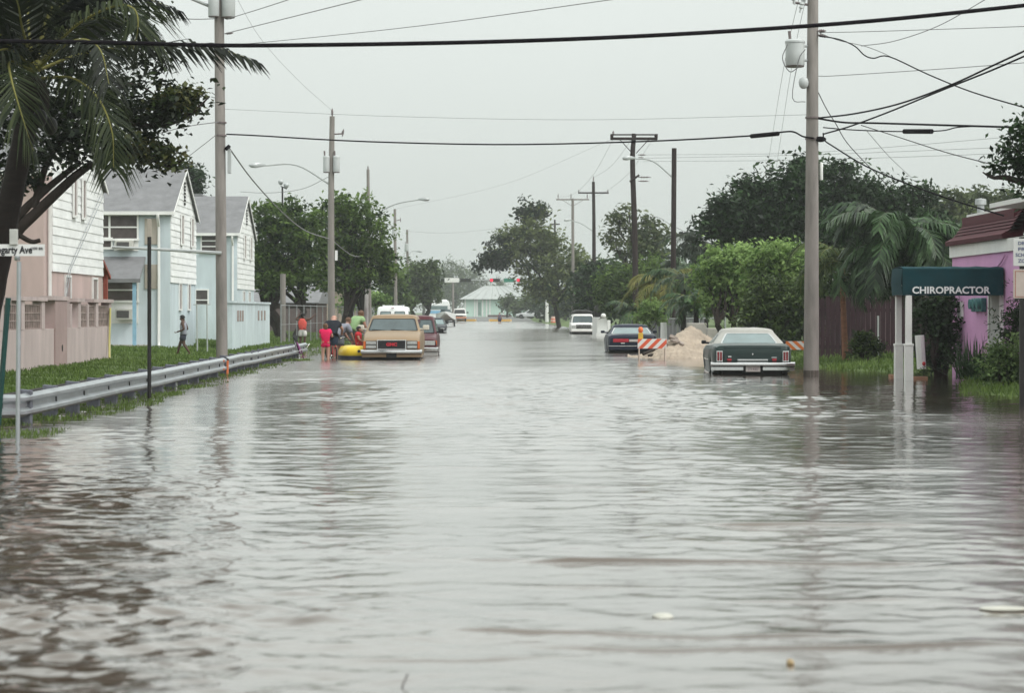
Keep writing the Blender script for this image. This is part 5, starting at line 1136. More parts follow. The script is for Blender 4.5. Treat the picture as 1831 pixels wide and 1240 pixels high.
# --- white pickup coming through the crossing
WOR = paint('white_car_paint', (0.72,0.71,0.69), 0.4, 0.3); c = Car('pickup_truck', 'white pickup truck with an orange lower front crossing the far junction', X(822,345), 345, math.pi, -0.10, WOR, 'truck')
c.body([(-2.6,1.05,0.9,0.5),(0.3,1.1,1.0,0.45),(1.2,1.12,1.0,0.45),(2.4,1.02,0.98,0.45),(2.6,0.95,0.94,0.5)], (-1.6,1.7), 0.38); c.cabin(1.1,0.5,-0.8,-1.0,0.92,0.76,1.1,1.85); c.pane('front',0.06,0.94,-0.9,0.9,BLK); c.mirrors(0.9,1.2,1.0,BLK,0.26,0.2)
c.boxes('grille', BLK, [(-0.5,0.5,2.55,2.66,0.72,0.88)]); c.boxes('lower_bumper', paint('lower_front_orange',(0.58,0.25,0.15)), [(-0.98,0.98,2.5,2.72,0.45,0.70)], 0.03); c.each('headlight', LENS, [(-0.88,-0.55,2.56,2.66,0.74,0.9),(0.55,0.88,2.56,2.66,0.74,0.9)])  # lower front coloured orange
# --- white sport utility on the right
c = Car('parked_car', 'white sport utility facing us on the right with a dark bundle on its roof', X(1043.5,162), 162+2.2, math.pi, 0.30, WOR)
c.body([(-2.15,1.0,0.82,0.5),(0.6,1.06,0.86,0.42),(1.2,1.06,0.86,0.42),(2.0,0.98,0.85,0.42),(2.2,0.92,0.82,0.48)], (-1.35,1.4), 0.37); c.cabin(1.1,0.65,-1.9,-2.05,0.80,0.68,1.04,1.66); c.pane('front',0.06,0.9,-0.88,0.88,WINDF,frame=BLK)
for sd_ in ('left','right'): c.pane(sd_,0.08,0.9,0.1,0.85,WIND); c.pane(sd_,0.08,0.9,-0.85,0.0,WIND)
c.boxes('grille', pm('grey_grille',(0.04,0.037,0.037),0.5,0.2,5), [(-0.5,0.5,2.17,2.23,0.68,0.94)]); c.each('headlight', LENS, [(-0.78,-0.52,2.15,2.24,0.70,0.9),(0.52,0.78,2.15,2.24,0.70,0.9)]); c.boxes('bumper', WOR, [(-0.84,0.84,2.2,2.38,0.46,0.60)], 0.03); c.boxes('grille_bar', CHROME, [(-0.5,0.5,2.23,2.245,0.80,0.83)]); c.boxes('lower_valance', BLK, [(-0.8,0.8,2.1,2.25,0.3,0.46)])
mb = MB(); rings = []
for y_, k_ in ((-1.7,0.75),(-1.5,0.95),(-0.6,1.0),(0.3,1.0),(0.55,0.8)): rings.append([(-0.74*k_,y_,1.68),(0.74*k_,y_,1.68),(0.72*k_,y_,1.80),(0.45*k_,y_,1.68+0.27*k_),(-0.4*k_,y_,1.68+0.24*k_),(-0.72*k_,y_,1.82)])
mb.loft(rings); ob = c.part('x', mb, DARK, bevel=0.04); ob.parent = None; ob.location = c.t.location; ob.rotation_euler = (0,0,math.pi); ob.name = 'roof_bundle'; tag(ob, 'dark soft bundle lying on the roof of the white sport utility', 'luggage')
# --- dark blue sedan on the right
NAVY = paint('dark_blue_paint', (0.010,0.014,0.030)); c = Car('parked_car', 'dark blue sedan parked behind the striped barricade by the sand', X(1133,87.6), 87.6+2.35, R(-1.0), 0.30, NAVY)
c.body([(-2.36,0.86,0.84,0.42),(-2.28,0.95,0.88,0.36),(-1.9,0.98,0.905,0.32),(-0.8,1.0,0.915,0.30),(0.9,0.98,0.915,0.30),(1.7,0.90,0.90,0.32),(2.25,0.78,0.84,0.40)], (-1.4,1.45), 0.32); c.cabin(1.15,0.45,-0.75,-1.42,0.84,0.66,0.97,1.33,crown=0.025)
c.pane('rear',0.06,0.9,-0.88,0.88,WINDL,frame=CHROME); c.pane('front',0.06,0.9,-0.88,0.88,WINDL)
for sd_ in ('left','right'): c.pane(sd_,0.08,0.9,0.02,0.8,WIND,a1t=0.62); c.pane(sd_,0.08,0.9,-0.85,-0.05,WIND)
c.each('tail_light', pm('bright_tail_lens',(0.42,0.02,0.035),0.2,0.12,10,coat=0.5), [(-0.70,-0.14,-2.38,-2.30,0.70,0.82),(0.34,0.78,-2.38,-2.30,0.70,0.82)]); c.boxes('number_plate', PLATE, [(-0.12,0.2,-2.385,-2.36,0.71,0.80)]); c.boxes('reverse_lamp', TRIM, [(-0.42,-0.28,-2.383,-2.35,0.645,0.675)])
c.boxes('bumper', NAVY, [(-0.88,0.88,-2.46,-2.2,0.40,0.58)], 0.04); c.boxes('bumper_strip', CHROME, [(-0.87,0.87,-2.468,-2.45,0.545,0.57)]); c.mirrors(0.72,1.0,0.9,NAVY,0.15,0.1)
# --- green 1970s coupe
OLV = paint('dark_green_paint_car', (0.014,0.030,0.028), 0.32, 0.2); VIN = pm('cream_vinyl_roof', (0.40,0.392,0.365), 0.6, 0.06, 5, bump=0.002, bscale=120)
c = Car('parked_car', 'old dark green coupe with a cream vinyl roof beside the right concrete pole', 6.53, 57.1+2.65, R(-2.4), 0.29, OLV)
b_ = c.body([(-2.62,0.88,0.86,0.48),(-2.55,0.985,0.90,0.42),(-2.3,1.01,0.935,0.34),(-1.5,1.03,0.96,0.30),(-0.5,1.0,0.96,0.28),(0.8,0.98,0.95,0.28),(1.4,0.98,0.95,0.28),(2.3,0.93,0.93,0.32),(2.68,0.85,0.86,0.42)], (-1.45,1.5), 0.345, crown=0.012)
c.cabin(1.0,0.2,-0.75,-1.45,0.87,0.655,0.99,1.385,VIN,rc=0.13,name='roof',crown=0.03)
c.pane('rear',0.08,0.90,-0.80,0.80,WINDL,a0t=-0.78,a1t=0.78,frame=CHROME); c.pane('front',0.08,0.92,-0.88,0.88,WINDL)
for sd_ in ('left','right'): c.pane(sd_,0.10,0.88,-0.15,0.82,WIND,a0t=-0.25,a1t=0.58); c.pane(sd_,0.16,0.8,-0.62,-0.3,WIND,a0t=-0.6,a1t=-0.36,name='quarter_window')
rearm = pm('trunk_face_green', (0.012,0.027,0.026), 0.4, 0.15, 3, coat=0.1)
mb = MB(); mb.extr([(-0.68,-2.60,0.63),(0.68,-2.60,0.63),(0.66,-2.565,0.97),(-0.66,-2.565,0.97)],(0,0.03,0)); mb.v = [(x_,y_-0.035,z_) for x_,y_,z_ in mb.v]; c.part('trunk_lid', mb, rearm, bevel=0.012)
for sx_ in (-1,1):
    mb = MB(); xa, xb = sorted((sx_*0.70, sx_*0.855)); mb.box(xa,xb,-2.645,-2.55,0.615,0.865); tl = c.part('tail_light', mb, CHROME, bevel=0.012)
    mb = MB()
    for q in (0,1): x0_ = xa+0.02+q*0.062; mb.box(x0_,x0_+0.05,-2.66,-2.64,0.635,0.845)
    c.part('red_lens', mb, REDL, tl, bevel=0.006)
c.boxes('trim_panel', CHROME, [(-0.36,0.36,-2.648,-2.60,0.635,0.67)], 0.005); c.each('reflector', pm('bright_tail_lens',(0.42,0.02,0.035),0.2,0.12,10,coat=0.5), [(-0.60,-0.50,-2.652,-2.61,0.63,0.68),(0.46,0.56,-2.652,-2.61,0.63,0.68)]); c.each('badge', CHROME, [(-0.58,-0.50,-2.645,-2.60,0.715,0.745),(0.44,0.57,-2.645,-2.60,0.70,0.72),(-0.015,0.015,-2.642,-2.60,0.77,0.81)], 0.003)
mb = MB(); mb.loft([[(x_,-2.70-0.06*(1-(abs(x_)/0.98)**4)+a_,z_) for a_,z_ in ((0.0,0.505),(-0.035,0.52),(-0.045,0.555),(-0.03,0.59),(0.02,0.605),(0.10,0.60),(0.10,0.51))] for x_ in np.linspace(-0.99,0.99,21)]); bp_ = c.part('bumper', mb, CHROME, smooth=40)
for xa,xb in ((-0.98,-0.23),(0.23,0.98)):
    mb = MB(); mb.loft([[(x_,-2.68-0.05*(1-(abs(x_)/0.98)**4)+a_,z_) for a_,z_ in ((0,0.40),(-0.03,0.41),(-0.03,0.485),(0,0.50),(0.09,0.5),(0.09,0.40))] for x_ in np.linspace(xa,xb,9)])
    c.part('lower_bumper', mb, CHROME, bp_, smooth=40)
c.boxes('bumper_strip', BLK, [(-0.93,0.93,-2.70,-2.6,0.475,0.515),(-0.24,0.24,-2.73,-2.6,0.35,0.51)], 0.006); pl = c.boxes('number_plate', PLATE, [(-0.17,0.17,-2.755,-2.735,0.375,0.50)], 0.006)
c.boxes('bumper_guard', BLK, [(-0.27,-0.21,-2.80,-2.7,0.40,0.62),(0.21,0.27,-2.80,-2.7,0.40,0.62)], 0.012) if False else None
text_mesh('lettering','273 KBD',0.085,pm('plate_ink',(0.18,0.12,0.16),0.6,0.1,5),pl,Matrix.Translation((0,-2.7575,0.435)) @ FACE_CAM,0.001,1.0,0.24)
c.boxes('side_moulding', CHROME, [(-0.972,-0.945,-1.0,0.95,0.62,0.645),(0.945,0.972,-1.0,0.95,0.62,0.645)], 0.004); c.mirrors(0.62,0.99,0.93,BLK,0.12,0.09)
c.boxes('rocker_trim', CHROME, [(-0.955,-0.93,-0.95,1.0,0.30,0.335),(0.93,0.955,-0.95,1.0,0.30,0.335)], 0.004)

# ------------------------------------------------------------------ barricades, sand, rubble, cone light
WB = pm('barricade_white', (0.74,0.72,0.70), 0.5, 0.06, 4); OR_ = pm('barricade_orange', (0.68,0.12,0.06), 0.5, 0.1, 4)
def barricade(name, label, c0, half, z0, z1, slope=1, org=OR_, nst=4, legs=True, lower=False, yaw=0.0, group=None):
    t = thing(name, label, 'barricade', c0, yaw, group); mb = MB(); mb.box(-half,half,-0.02,0.02,z0,z1); pb = mb.build('board', WB, t, local=True)
    mb = MB(); w_ = 2*half/(nst); hh = z1-z0
    for i in range(-1, nst+1):
        xa = -half + i*w_; q = [(xa,z0),(xa+w_*0.5,z0),(xa+w_*0.5+hh*slope,z1),(xa+hh*slope,z1)]
        # clip against the ends of the board
        def clip(poly, lim, sgn):
            o = []
            for j in range(len(poly)):
                a_, b_ = poly[j], poly[(j+1)%len(poly)]; ia = sgn*(a_[0]-lim) <= 0; ib = sgn*(b_[0]-lim) <= 0
                if ia: o.append(a_)
                if ia != ib: u = (lim-a_[0])/(b_[0]-a_[0]); o.append((lim, a_[1]+(b_[1]-a_[1])*u))
            return o
        q = clip(clip(q, half, 1), -half, -1)
        if len(q) >= 3: mb.extr([(a_,-0.024,b_) for a_,b_ in q],(0,0.005,0))
    mb.build('stripes', org, pb, local=True)
    for sx_ in (-1,1):
        mb = MB(); x_ = sx_*half*0.9; mb.tube([(x_,-0.05-z1*0.12,-0.35),(x_,0.03,z1)],0.02,4); mb.tube([(x_,0.28,-0.35),(x_,0.03,z1)],0.02,4)
        mb.build('leg', pm('leg_pale',(0.52,0.42,0.36),0.7,0.15,4), t, local=True)
    if lower: mb = MB(); mb.box(-half*0.9,half*0.9,-0.09,-0.065,z0-0.42,z0-0.3); mb.build('lower_board', WB, t, local=True)
    return t
b1_ = barricade('barricade','orange and white striped barricade in front of the sand pile',(X(1166,77),77,0.02),0.46,0.31,0.62,1.0,nst=3,lower=False)
bl = thing('warning_light','orange warning lamp on a yellow battery box on top of the striped barricade','lamp',(X(1145.5,77.05),77.05,0.63)); mb = MB(); mb.box(-0.075,0.075,-0.06,0.06,0,0.2); mb.build('battery_box', pm('yellow_box',(0.66,0.42,0.06),0.5,0.1,5), bl, local=True, bevel=0.01); mb = MB(); mb.lathe((0,0,0.2),[(0.05,0),(0.075,0.05),(0.075,0.14),(0.04,0.19)],12); mb.build('lens', pm('orange_lens',(0.75,0.16,0.04),0.25,0.1,8,coat=0.4), bl, local=True, smooth=50)
barricade('barricade','orange and white striped barricade half hidden behind the green coupe',(X(1417,67.5),67.5,0.02),0.50,0.42,0.66,-1.1,pm('orange_barricade',(0.74,0.2,0.05),0.5,0.1,4),4)
YB = pm('barricade_yellow', (0.70,0.42,0.10), 0.5, 0.1, 2)
for pa, pb_, D_, lb in ((816,852,345,'low yellow barricade board at the far junction, before the white pickup'), (874,915,341,'low yellow barricade board at the far junction, behind the wading walker')):
    t = thing('barricade', lb, 'barricade', (X((pa+pb_)/2,D_),D_,0.0), 0); hf = (X(pb_,D_)-X(pa,D_))/2; mb = MB(); mb.box(-hf,hf,-0.04,0.04,0.15,0.45); mb.build('board', YB, t, local=True)
    for sx_ in (-1,1): mb = MB(); mb.tube([(sx_*(hf+0.0),-0.05,-0.3),(sx_*(hf-0.15),0,0.5)],0.05,4); mb.tube([(sx_*(hf-0.3),0.05,-0.3),(sx_*(hf-0.15),0,0.5)],0.05,4); mb.build('leg', TRIM, t, local=True)
fb = thing('flashing_barrel','orange and white warning barrel by the foot of the far signal mast','barrel',(X(989,318),318,-0.05)); mb = MB(); mb.lathe((0,0,0),[(0.3,0),(0.3,0.35),(0.27,0.7),(0.24,0.95)],14); mb.build('barrel', pm('barrel_pale',(0.62,0.45,0.38),0.6,0.1,3), fb, local=True, smooth=40); mb = MB()
for z_ in (0.12,0.5): mb.lathe((0,0,z_),[(0.305,0),(0.30,0.16)],14)
mb.build('stripe', OR_, fb, local=True); mb = MB(); mb.box(-0.1,0.1,-0.05,0.05,0.95,1.2); mb.build('lamp', BLK, fb, local=True)
SAND = pm('sand', (0.36,0.295,0.235), 0.95, 0.26, 2.2, bump=0.02, bscale=22)
xs = np.linspace(4.9,9.2,110); ys = np.linspace(76.6,85,110); XX, YY = np.meshgrid(xs, ys)
ZZ = 1.02*np.exp(-(np.sqrt(((XX-7.02)/0.80)**2+((YY-80.6)/1.7)**2)**1.5)*1.1) + 0.34*np.exp(-((XX-6.3)/0.9)**2-((YY-79.4)/1.6)**2) + 0.40*np.exp(-((XX-8.1)/0.7)**2-((YY-81.2)/2.0)**2) + 0.16*np.exp(-((XX-5.9)/0.7)**2-((YY-78.8)/1.2)**2) + 0.10*vnoise(XX,YY,2.4,51) + 0.07*np.abs(vnoise(XX,YY,5,52)) + 0.05*np.abs(vnoise(XX,YY,12,53)) + 0.02*rng.normal(size=XX.shape) - 0.16
V = np.stack([XX,YY,ZZ],-1).reshape(-1,3); ii, jj = np.meshgrid(np.arange(109),np.arange(109),indexing='ij'); q = (ii*110+jj).ravel()
tag(mesh_np('sand_pile', V, np.stack([q,q+1,q+111,q+110],1), SAND, smooth=True), 'pale sand pile rising from the water beside the green coupe', 'sand pile')
RUB = pm('broken_concrete', (0.30,0.25,0.22), 0.9, 0.3, 4, bump=0.02)
for i in range(20):
    mb = MB(); sz = random.uniform(0.09,0.24); x_ = random.uniform(5.9,6.75); y_ = random.uniform(78.8,80.4); z_ = 0.30 + 0.34*random.random() - abs(x_-6.35)*0.2
    n_ = 9; pts_ = [(sz*random.uniform(0.7,1.1)*math.cos(6.28*k/n_), sz*random.uniform(0.5,0.9)*math.sin(6.28*k/n_)) for k in range(n_)]; ro = Euler((random.uniform(-0.6,0.6),random.uniform(-0.6,0.6),random.uniform(0,3))).to_matrix()
    mb.extr([Vector((x_,y_,z_)) + ro @ Vector((a_,b_,-0.06)) for a_,b_ in pts_], ro @ Vector((0,0,random.uniform(0.07,0.16)))); tag(mb.build('concrete_chunk', RUB, bevel=0.015), 'broken slab of concrete in the rubble heap left of the sand pile', 'rubble', 'rubble slabs beside the sand pile')
mb = MB(); mb.tube([(X(1150,78.5),78.5,0.12),(X(1187,79.2),79.2,0.42)],0.05,6); mb.tube([(X(1160,78.3),78.3,0.08),(X(1190,78.8),78.8,0.14)],0.05,5); tag(mb.build('driftwood', BARK), 'dark broken branch lying on the wet sand behind the striped barricade', 'branch')

# ------------------------------------------------------------------ raft and bicycles
YEL = pm('raft_yellow', (0.78,0.56,0.03), 0.35, 0.06, 3, coat=0.3)
rf_ = thing('raft','yellow inflatable raft floating beside the tan truck','raft',(X(641,76.2),76.2,0.0), R(8)); mb = MB(); ring = []
NN = 40; tr_ = 0.185; A_, B_ = 0.44, 0.85; rings = []
for i in range(NN):
    an = 2*math.pi*i/NN; ca, sa = math.cos(an), math.sin(an); px_ = A_*math.copysign(abs(ca)**0.6,ca); py_ = B_*math.copysign(abs(sa)**0.6,sa); nv = Vector((ca*B_,sa*A_,0)).normalized()
    rings.append([Vector((px_,py_,0.2+0.03*abs(sa)))+nv*tr_*math.cos(q)+Vector((0,0,tr_*1.15*math.sin(q))) for q in np.linspace(0,2*math.pi,12,endpoint=False)])
mb.loft(rings+[rings[0]],cap=False); mb.build('tube', YEL, rf_, local=True, smooth=80); mb = MB(); mb.box(-0.4,0.4,-0.8,0.8,0.05,0.09); mb.build('floor', YEL, rf_, local=True)
mb = MB()
for x_ in (-0.08,0.32): mb.cyl((x_,-1.015,0.27),(x_,-1.045,0.275),0.045,n=10)
mb.build('valve', BLK, rf_, local=True)
mb = MB(); mb.loft([[Vector(p_)*1.0 for p_ in [(A_*1.43*math.copysign(abs(math.cos(a_))**0.6,math.cos(a_)),B_*1.225*math.copysign(abs(math.sin(a_))**0.6,math.sin(a_)),z_) for a_ in np.linspace(0,2*math.pi,32,endpoint=False)]] for z_ in (-0.05,0.13)]); mb.build('shadow_band', pm('raft_shadow',(0.03,0.03,0.045),0.5,0.1,4), rf_, local=True, smooth=40)  # dark band colours in the shadow and reflection under the tube
def wheel_ring(mb, c, r, axis_m, t=0.022, n=26):
    pts_ = [Vector(c) + axis_m @ Vector((r*math.cos(2*math.pi*i/n),0,r*math.sin(2*math.pi*i/n))) for i in range(n+1)]; mb.tube(pts_, t, 6, cap=False)
def bicycle(name, label, loc, rot, frame_m, r=0.29):
    t = thing(name, label, 'bicycle', loc); M_ = Euler(rot).to_matrix(); I3 = Matrix.Identity(3); t.rotation_euler = rot
    for x_ in (-0.5,0.5):
        mb = MB(); wheel_ring(mb,(x_,0,r),r-0.02,I3); wh = mb.build('wheel', TYRE, t, local=True, smooth=60); mb = MB(); wheel_ring(mb,(x_,0,r),r-0.05,I3,0.01)
        for k in range(12): an = math.pi*k/6; mb.tube([(x_,0.0,r),(x_+(r-0.05)*math.cos(an),0,r+(r-0.05)*math.sin(an))],0.003,3,cap=False)
        mb.build('rim', RIM, wh, local=True)
    mb = MB(); bb = Vector((-0.08,0,0.27)); hd = Vector((0.36,0,0.72)); st_ = Vector((-0.2,0,0.72)); ra = Vector((-0.5,0,r)); fa = Vector((0.5,0,r))
    for a_, b_, rr in ((bb,hd,0.018),(bb,st_,0.018),(st_,hd,0.016),(ra,st_,0.012),(ra,bb,0.012),(hd+Vector((-0.02,0,0.1)),fa,0.017)): mb.tube([a_,b_],rr,7)
    mb.build('frame', frame_m, t, local=True, smooth=50); mb = MB(); mb.tube(smooth_path([(0.3,-0.3,0.93),(0.42,-0.16,0.9),(0.34,0,0.82),(0.42,0.16,0.9),(0.3,0.3,0.93)],14),0.013,6); mb.build('handlebar', CHROME, t, local=True, smooth=50)
    mb = MB(); mb.tube([st_,st_+Vector((-0.03,0,0.12))],0.012,6); mb.loft([[(x_,-w_,z_),(x_,w_,z_),(x_,w_*0.8,z_+0.05),(x_,-w_*0.8,z_+0.05)] for x_,w_,z_ in ((-0.36,0.07,0.83),(-0.26,0.08,0.84),(-0.12,0.025,0.84),(-0.06,0.02,0.83))]); mb.build('saddle', BLK, t, local=True, bevel=0.01)
    mb = MB(); mb.cyl((-0.08,-0.05,0.27),(-0.08,-0.03,0.27),0.085,n=16); mb.tube([(-0.08,-0.07,0.27),(0.05,-0.07,0.18)],0.01,5); mb.tube([(-0.08,0.07,0.27),(-0.2,0.07,0.36)],0.01,5); mb.build('crank', CHROME, t, local=True)
    return t
bicycle('bicycle','purple bicycle leaning against the end of the far guardrail',(X(541,76.5),76.5,-0.08),(R(24),R(38),R(-64)),pm('purple_frame',(0.25,0.05,0.2),0.4,0.1,5,coat=0.4), 0.26)
bicycle('bicycle','red bicycle held by the man in the black shirt',(X(594,77.6),77.6,-0.22),(R(-4),0,R(-78)),pm('red_frame',(0.45,0.03,0.03),0.4,0.1,5,coat=0.4), 0.3)
bicycle('bicycle','dark bicycle held by the man in the green shirt',(X(622,80.5),80.5,-0.15),(R(6),0,R(20)),pm('black_frame',(0.02,0.02,0.025),0.4,0.1,5,coat=0.4), 0.3)

# ------------------------------------------------------------------ people
SKIN_D = pm('dark_skin', (0.085,0.045,0.032), 0.5, 0.12, 8); SKIN_T = pm('tanned_skin', (0.33,0.17,0.12), 0.5, 0.10, 8); SKIN_L = pm('fair_skin', (0.48,0.27,0.21), 0.5, 0.08, 8)
HAIR_B = pm('black_hair', (0.012,0.010,0.010), 0.6, 0.3, 20); HAIR_N = pm('brown_hair', (0.11,0.055,0.03), 0.6, 0.3, 20)
EYEM = pm('eye_dark', (0.01,0.01,0.01), 0.2, 0.1, 5); LIP = pm('lip', (0.22,0.07,0.06), 0.5, 0.1, 5)
STAND = dict(pelvis=(0,0,.53), waist=(0,-.005,.61), chest=(0,-.01,.73), neck=(0,0,.835), head=(0,.012,.905), crown=(0,.005,.955),
    shl=(-.105,0,.80), ell=(-.145,-.015,.63), wrl=(-.155,.03,.485), shr=(.105,0,.80), elr=(.145,-.015,.63), wrr=(.155,.03,.485),
    hil=(-.052,0,.51), knl=(-.06,.015,.285), anl=(-.062,-.01,.045), tol=(-.068,.085,.012), hir=(.052,0,.51), knr=(.06,.015,.285), anr=(.062,-.01,.045), tor=(.068,.085,.012))
RAD = dict(pelvis=.078, waist=.070, chest=.082, neck=.032, head=.058, crown=.045, shl=.043, ell=.028, wrl=.019, shr=.043, elr=.028, wrr=.019, hil=.062, knl=.040, anl=.024, tol=.018, hir=.062, knr=.040, anr=.024, tor=.018)
EDG = [('pelvis','waist'),('waist','chest'),('chest','neck'),('neck','head'),('head','crown'),('chest','shl'),('shl','ell'),('ell','wrl'),('chest','shr'),('shr','elr'),('elr','wrr'),('pelvis','hil'),('hil','knl'),('knl','anl'),('anl','tol'),('pelvis','hir'),('hir','knr'),('knr','anr'),('anr','tor')]
def skin_mesh(name, verts, edges, radii, mat, parent, root=0, sub=1, extra=None, mats=None):
    me = bpy.data.meshes.new(name); me.from_pydata(verts, edges, []); ob = bpy.data.objects.new(name, me); COL.objects.link(ob)
    md = ob.modifiers.new('skin','SKIN'); md.use_smooth_shade = True
    for i, r_ in enumerate(radii): me.skin_vertices[0].data[i].radius = (r_, r_) if not isinstance(r_, tuple) else r_
    me.skin_vertices[0].data[root].use_root = True
    s_ = ob.modifiers.new('subsurf','SUBSURF'); s_.levels = sub; s_.render_levels = sub
    dg = bpy.context.evaluated_depsgraph_get(); me2 = bpy.data.meshes.new_from_object(ob.evaluated_get(dg)); bpy.data.objects.remove(ob)
    me2.materials.clear()
    for m_ in (mats or [mat]): me2.materials.append(m_)
    if extra is not None:
        mb = extra; bm = bmesh.new(); bm.from_mesh(me2); vs = [bm.verts.new(v_) for v_ in mb.v]
        for f_, mi_ in zip(mb.f, mb.mi):
            fc = bm.faces.new([vs[i] for i in f_]); fc.material_index = mi_; fc.smooth = True
        bm.to_mesh(me2); bm.free()
    for p_ in me2.polygons: p_.use_smooth = True
    o2 = bpy.data.objects.new(name, me2); COL.objects.link(o2); o2.parent = parent; return o2
def person(label, loc, yaw, H_, pose, skin, hair, shirt=None, shorts=None, long_hair=False, sleeve=0.55, leg=0.75, bald=False, fat=1.0, group=None, tank=False):
    J = dict(STAND); J.update(pose); t = thing('person', label, 'person', loc, yaw, group); J = {k: Vector(v)*H_ for k, v in J.items()}
    rad = {k: v*H_ for k, v in RAD.items()}
    for k in ('pelvis','waist','chest'): rad[k] = (rad[k]*1.18*fat, rad[k]*0.86*fat)
    names = list(J); idx = {n_: i for i, n_ in enumerate(names)}; verts = [J[n_] for n_ in names]; edges = [(idx[a_], idx[b_]) for a_, b_ in EDG]; radii = [rad[n_] for n_ in names]
    for w_, e_ in (('wrl','ell'),('wrr','elr')):     # hand: palm, four unequal curled fingers, thumb from the side of the palm
        d = (J[w_]-J[e_]).normalized(); sd = d.cross(Vector((0,1,0)))
        if sd.length < 0.2: sd = d.cross(Vector((1,0,0)))
        sd.normalize(); nm_ = sd.cross(d).normalized(); p0 = J[w_]+d*0.035*H_; verts.append(p0); radii.append((0.019*H_,0.011*H_)); ip = len(verts)-1; edges.append((idx[w_], ip))
        for k, ln in enumerate((0.040,0.046,0.043,0.034)):
            o_ = sd*(k-1.5)*0.0085*H_; q1 = p0+o_+d*0.026*H_; q2 = q1+(d*0.75+nm_*0.5).normalized()*ln*0.55*H_; q3 = q2+(d*0.3+nm_*0.9).normalized()*ln*0.45*H_
            for q_, r_ in ((q1,.0052),(q2,.0046),(q3,.0036)): verts.append(q_); radii.append(r_*H_)
            n_ = len(verts); edges += [(ip,n_-3),(n_-3,n_-2),(n_-2,n_-1)]
        q1 = J[w_]+d*0.014*H_+sd*0.022*H_; q2 = q1+(d*0.7+sd*0.5+nm_*0.3).normalized()*0.03*H_
        for q_, r_ in ((q1,.0065),(q2,.005)): verts.append(q_); radii.append(r_*H_)
        n_ = len(verts); edges += [(idx[w_],n_-2),(n_-2,n_-1)]
    hd = J['head']; up = (J['crown']-J['neck']).normalized(); fw = pose.get('look'); fw = Vector(fw).normalized() if fw else Vector((0,1,0)); fw = (fw-up*fw.dot(up)).normalized(); sd = fw.cross(up)
    ex = MB(); hr = 0.058*H_; B_ = Matrix((sd,fw,up)).transposed()
    def el(c_, r_, mi):
        m0 = MB(); m0.ell((0,0,0), r_, 7, 5); ex.cur = mi; ex.add([c_ + B_ @ Vector(v_) for v_ in m0.v], m0.f)
    el(hd+fw*hr*1.0-up*hr*0.12,(hr*.14,hr*.22,hr*.24),0)
    for s_ in (-1,1):
        el(hd+sd*s_*hr*0.98,(hr*.12,hr*.2,hr*.28),0); el(hd+sd*s_*hr*0.36+fw*hr*0.9+up*hr*0.12,(hr*.13,hr*.10,hr*.08),1)
    el(hd+fw*hr*0.90-up*hr*0.48,(hr*.30,hr*.10,hr*.07),2); el(hd+fw*hr*0.35-up*hr*0.55,(hr*.55,hr*.5,hr*.4),0)
    skin_mesh('body', verts, edges, radii, skin, t, 0, 1, ex, [skin, EYEM, LIP])
    if not bald:
        mb = MB(); m0 = MB(); m0.ell((0,0,0),(hr*1.10,hr*1.18,hr*1.16),14,10); keep = [i for i, v_ in enumerate(m0.v)]
        hv = [Vector(v_) for v_ in m0.v]; fs = [f_ for f_ in m0.f if sum(hv[i].z for i in f_)/len(f_) > (-hr*(1.0 if long_hair else 0.25)) and not (sum(hv[i].y for i in f_)/len(f_) > hr*0.45 and sum(hv[i].z for i in f_)/len(f_) < hr*0.45)]
        mb.add([hd+up*hr*0.22-fw*hr*0.12 + B_ @ v_ for v_ in hv], fs)
        if long_hair: m1 = MB(); m1.ell((0,0,0),(hr*0.95,hr*0.5,hr*1.1),12,8); mb.add([hd-fw*hr*0.75-up*hr*0.6 + B_ @ Vector(v_) for v_ in m1.v], m1.f)
        mb.build('hair', hair, t, local=True, smooth=80)
    def garment(nm, parts_, m_, grow, root):
        ks = []; vs = []; rs = []; es = []
        def vi(k_, p_, r_):
            if k_ not in ks: ks.append(k_); vs.append(p_); rs.append(r_)
            return ks.index(k_)
        for a_, b_, f_ in parts_:
            ia = vi(a_, J[a_], tuple(x_+grow*H_ for x_ in rad[a_]) if isinstance(rad[a_], tuple) else rad[a_]+grow*H_)
            pb_ = J[a_].lerp(J[b_], f_); rb = rad[b_]; ra_ = rad[a_]
            if isinstance(rb, tuple): rb_ = tuple(x_+grow*H_ for x_ in rb)
            else: base_r = ra_ if not isinstance(ra_, tuple) else min(ra_); rb_ = (base_r*(1-f_)+rb*f_)+grow*1.5*H_ if f_ < 1 else rb+grow*H_
            ib = vi(b_ if f_ >= 1 else b_+'~', pb_, rb_); es.append((ia, ib))
        return skin_mesh(nm, vs, es, rs, m_, t, ks.index(root), 1)
    if shirt: garment('shirt', [('pelvis','waist',1),('waist','chest',1),('chest','neck',0.62),('chest','shl',1),('chest','shr',1)] + ([] if tank else [('shl','ell',sleeve),('shr','elr',sleeve)]), shirt, 0.017, 'waist')
    if shorts: garment('shorts', [('pelvis','waist',0.45),('pelvis','hil',1),('hil','knl',leg),('pelvis','hir',1),('hir','knr',leg)], shorts, 0.019, 'pelvis')
    return t
def cloth(n_, c_, var=0.12): return pm(n_, c_, 0.85, var, 9, bump=0.004, bscale=14)
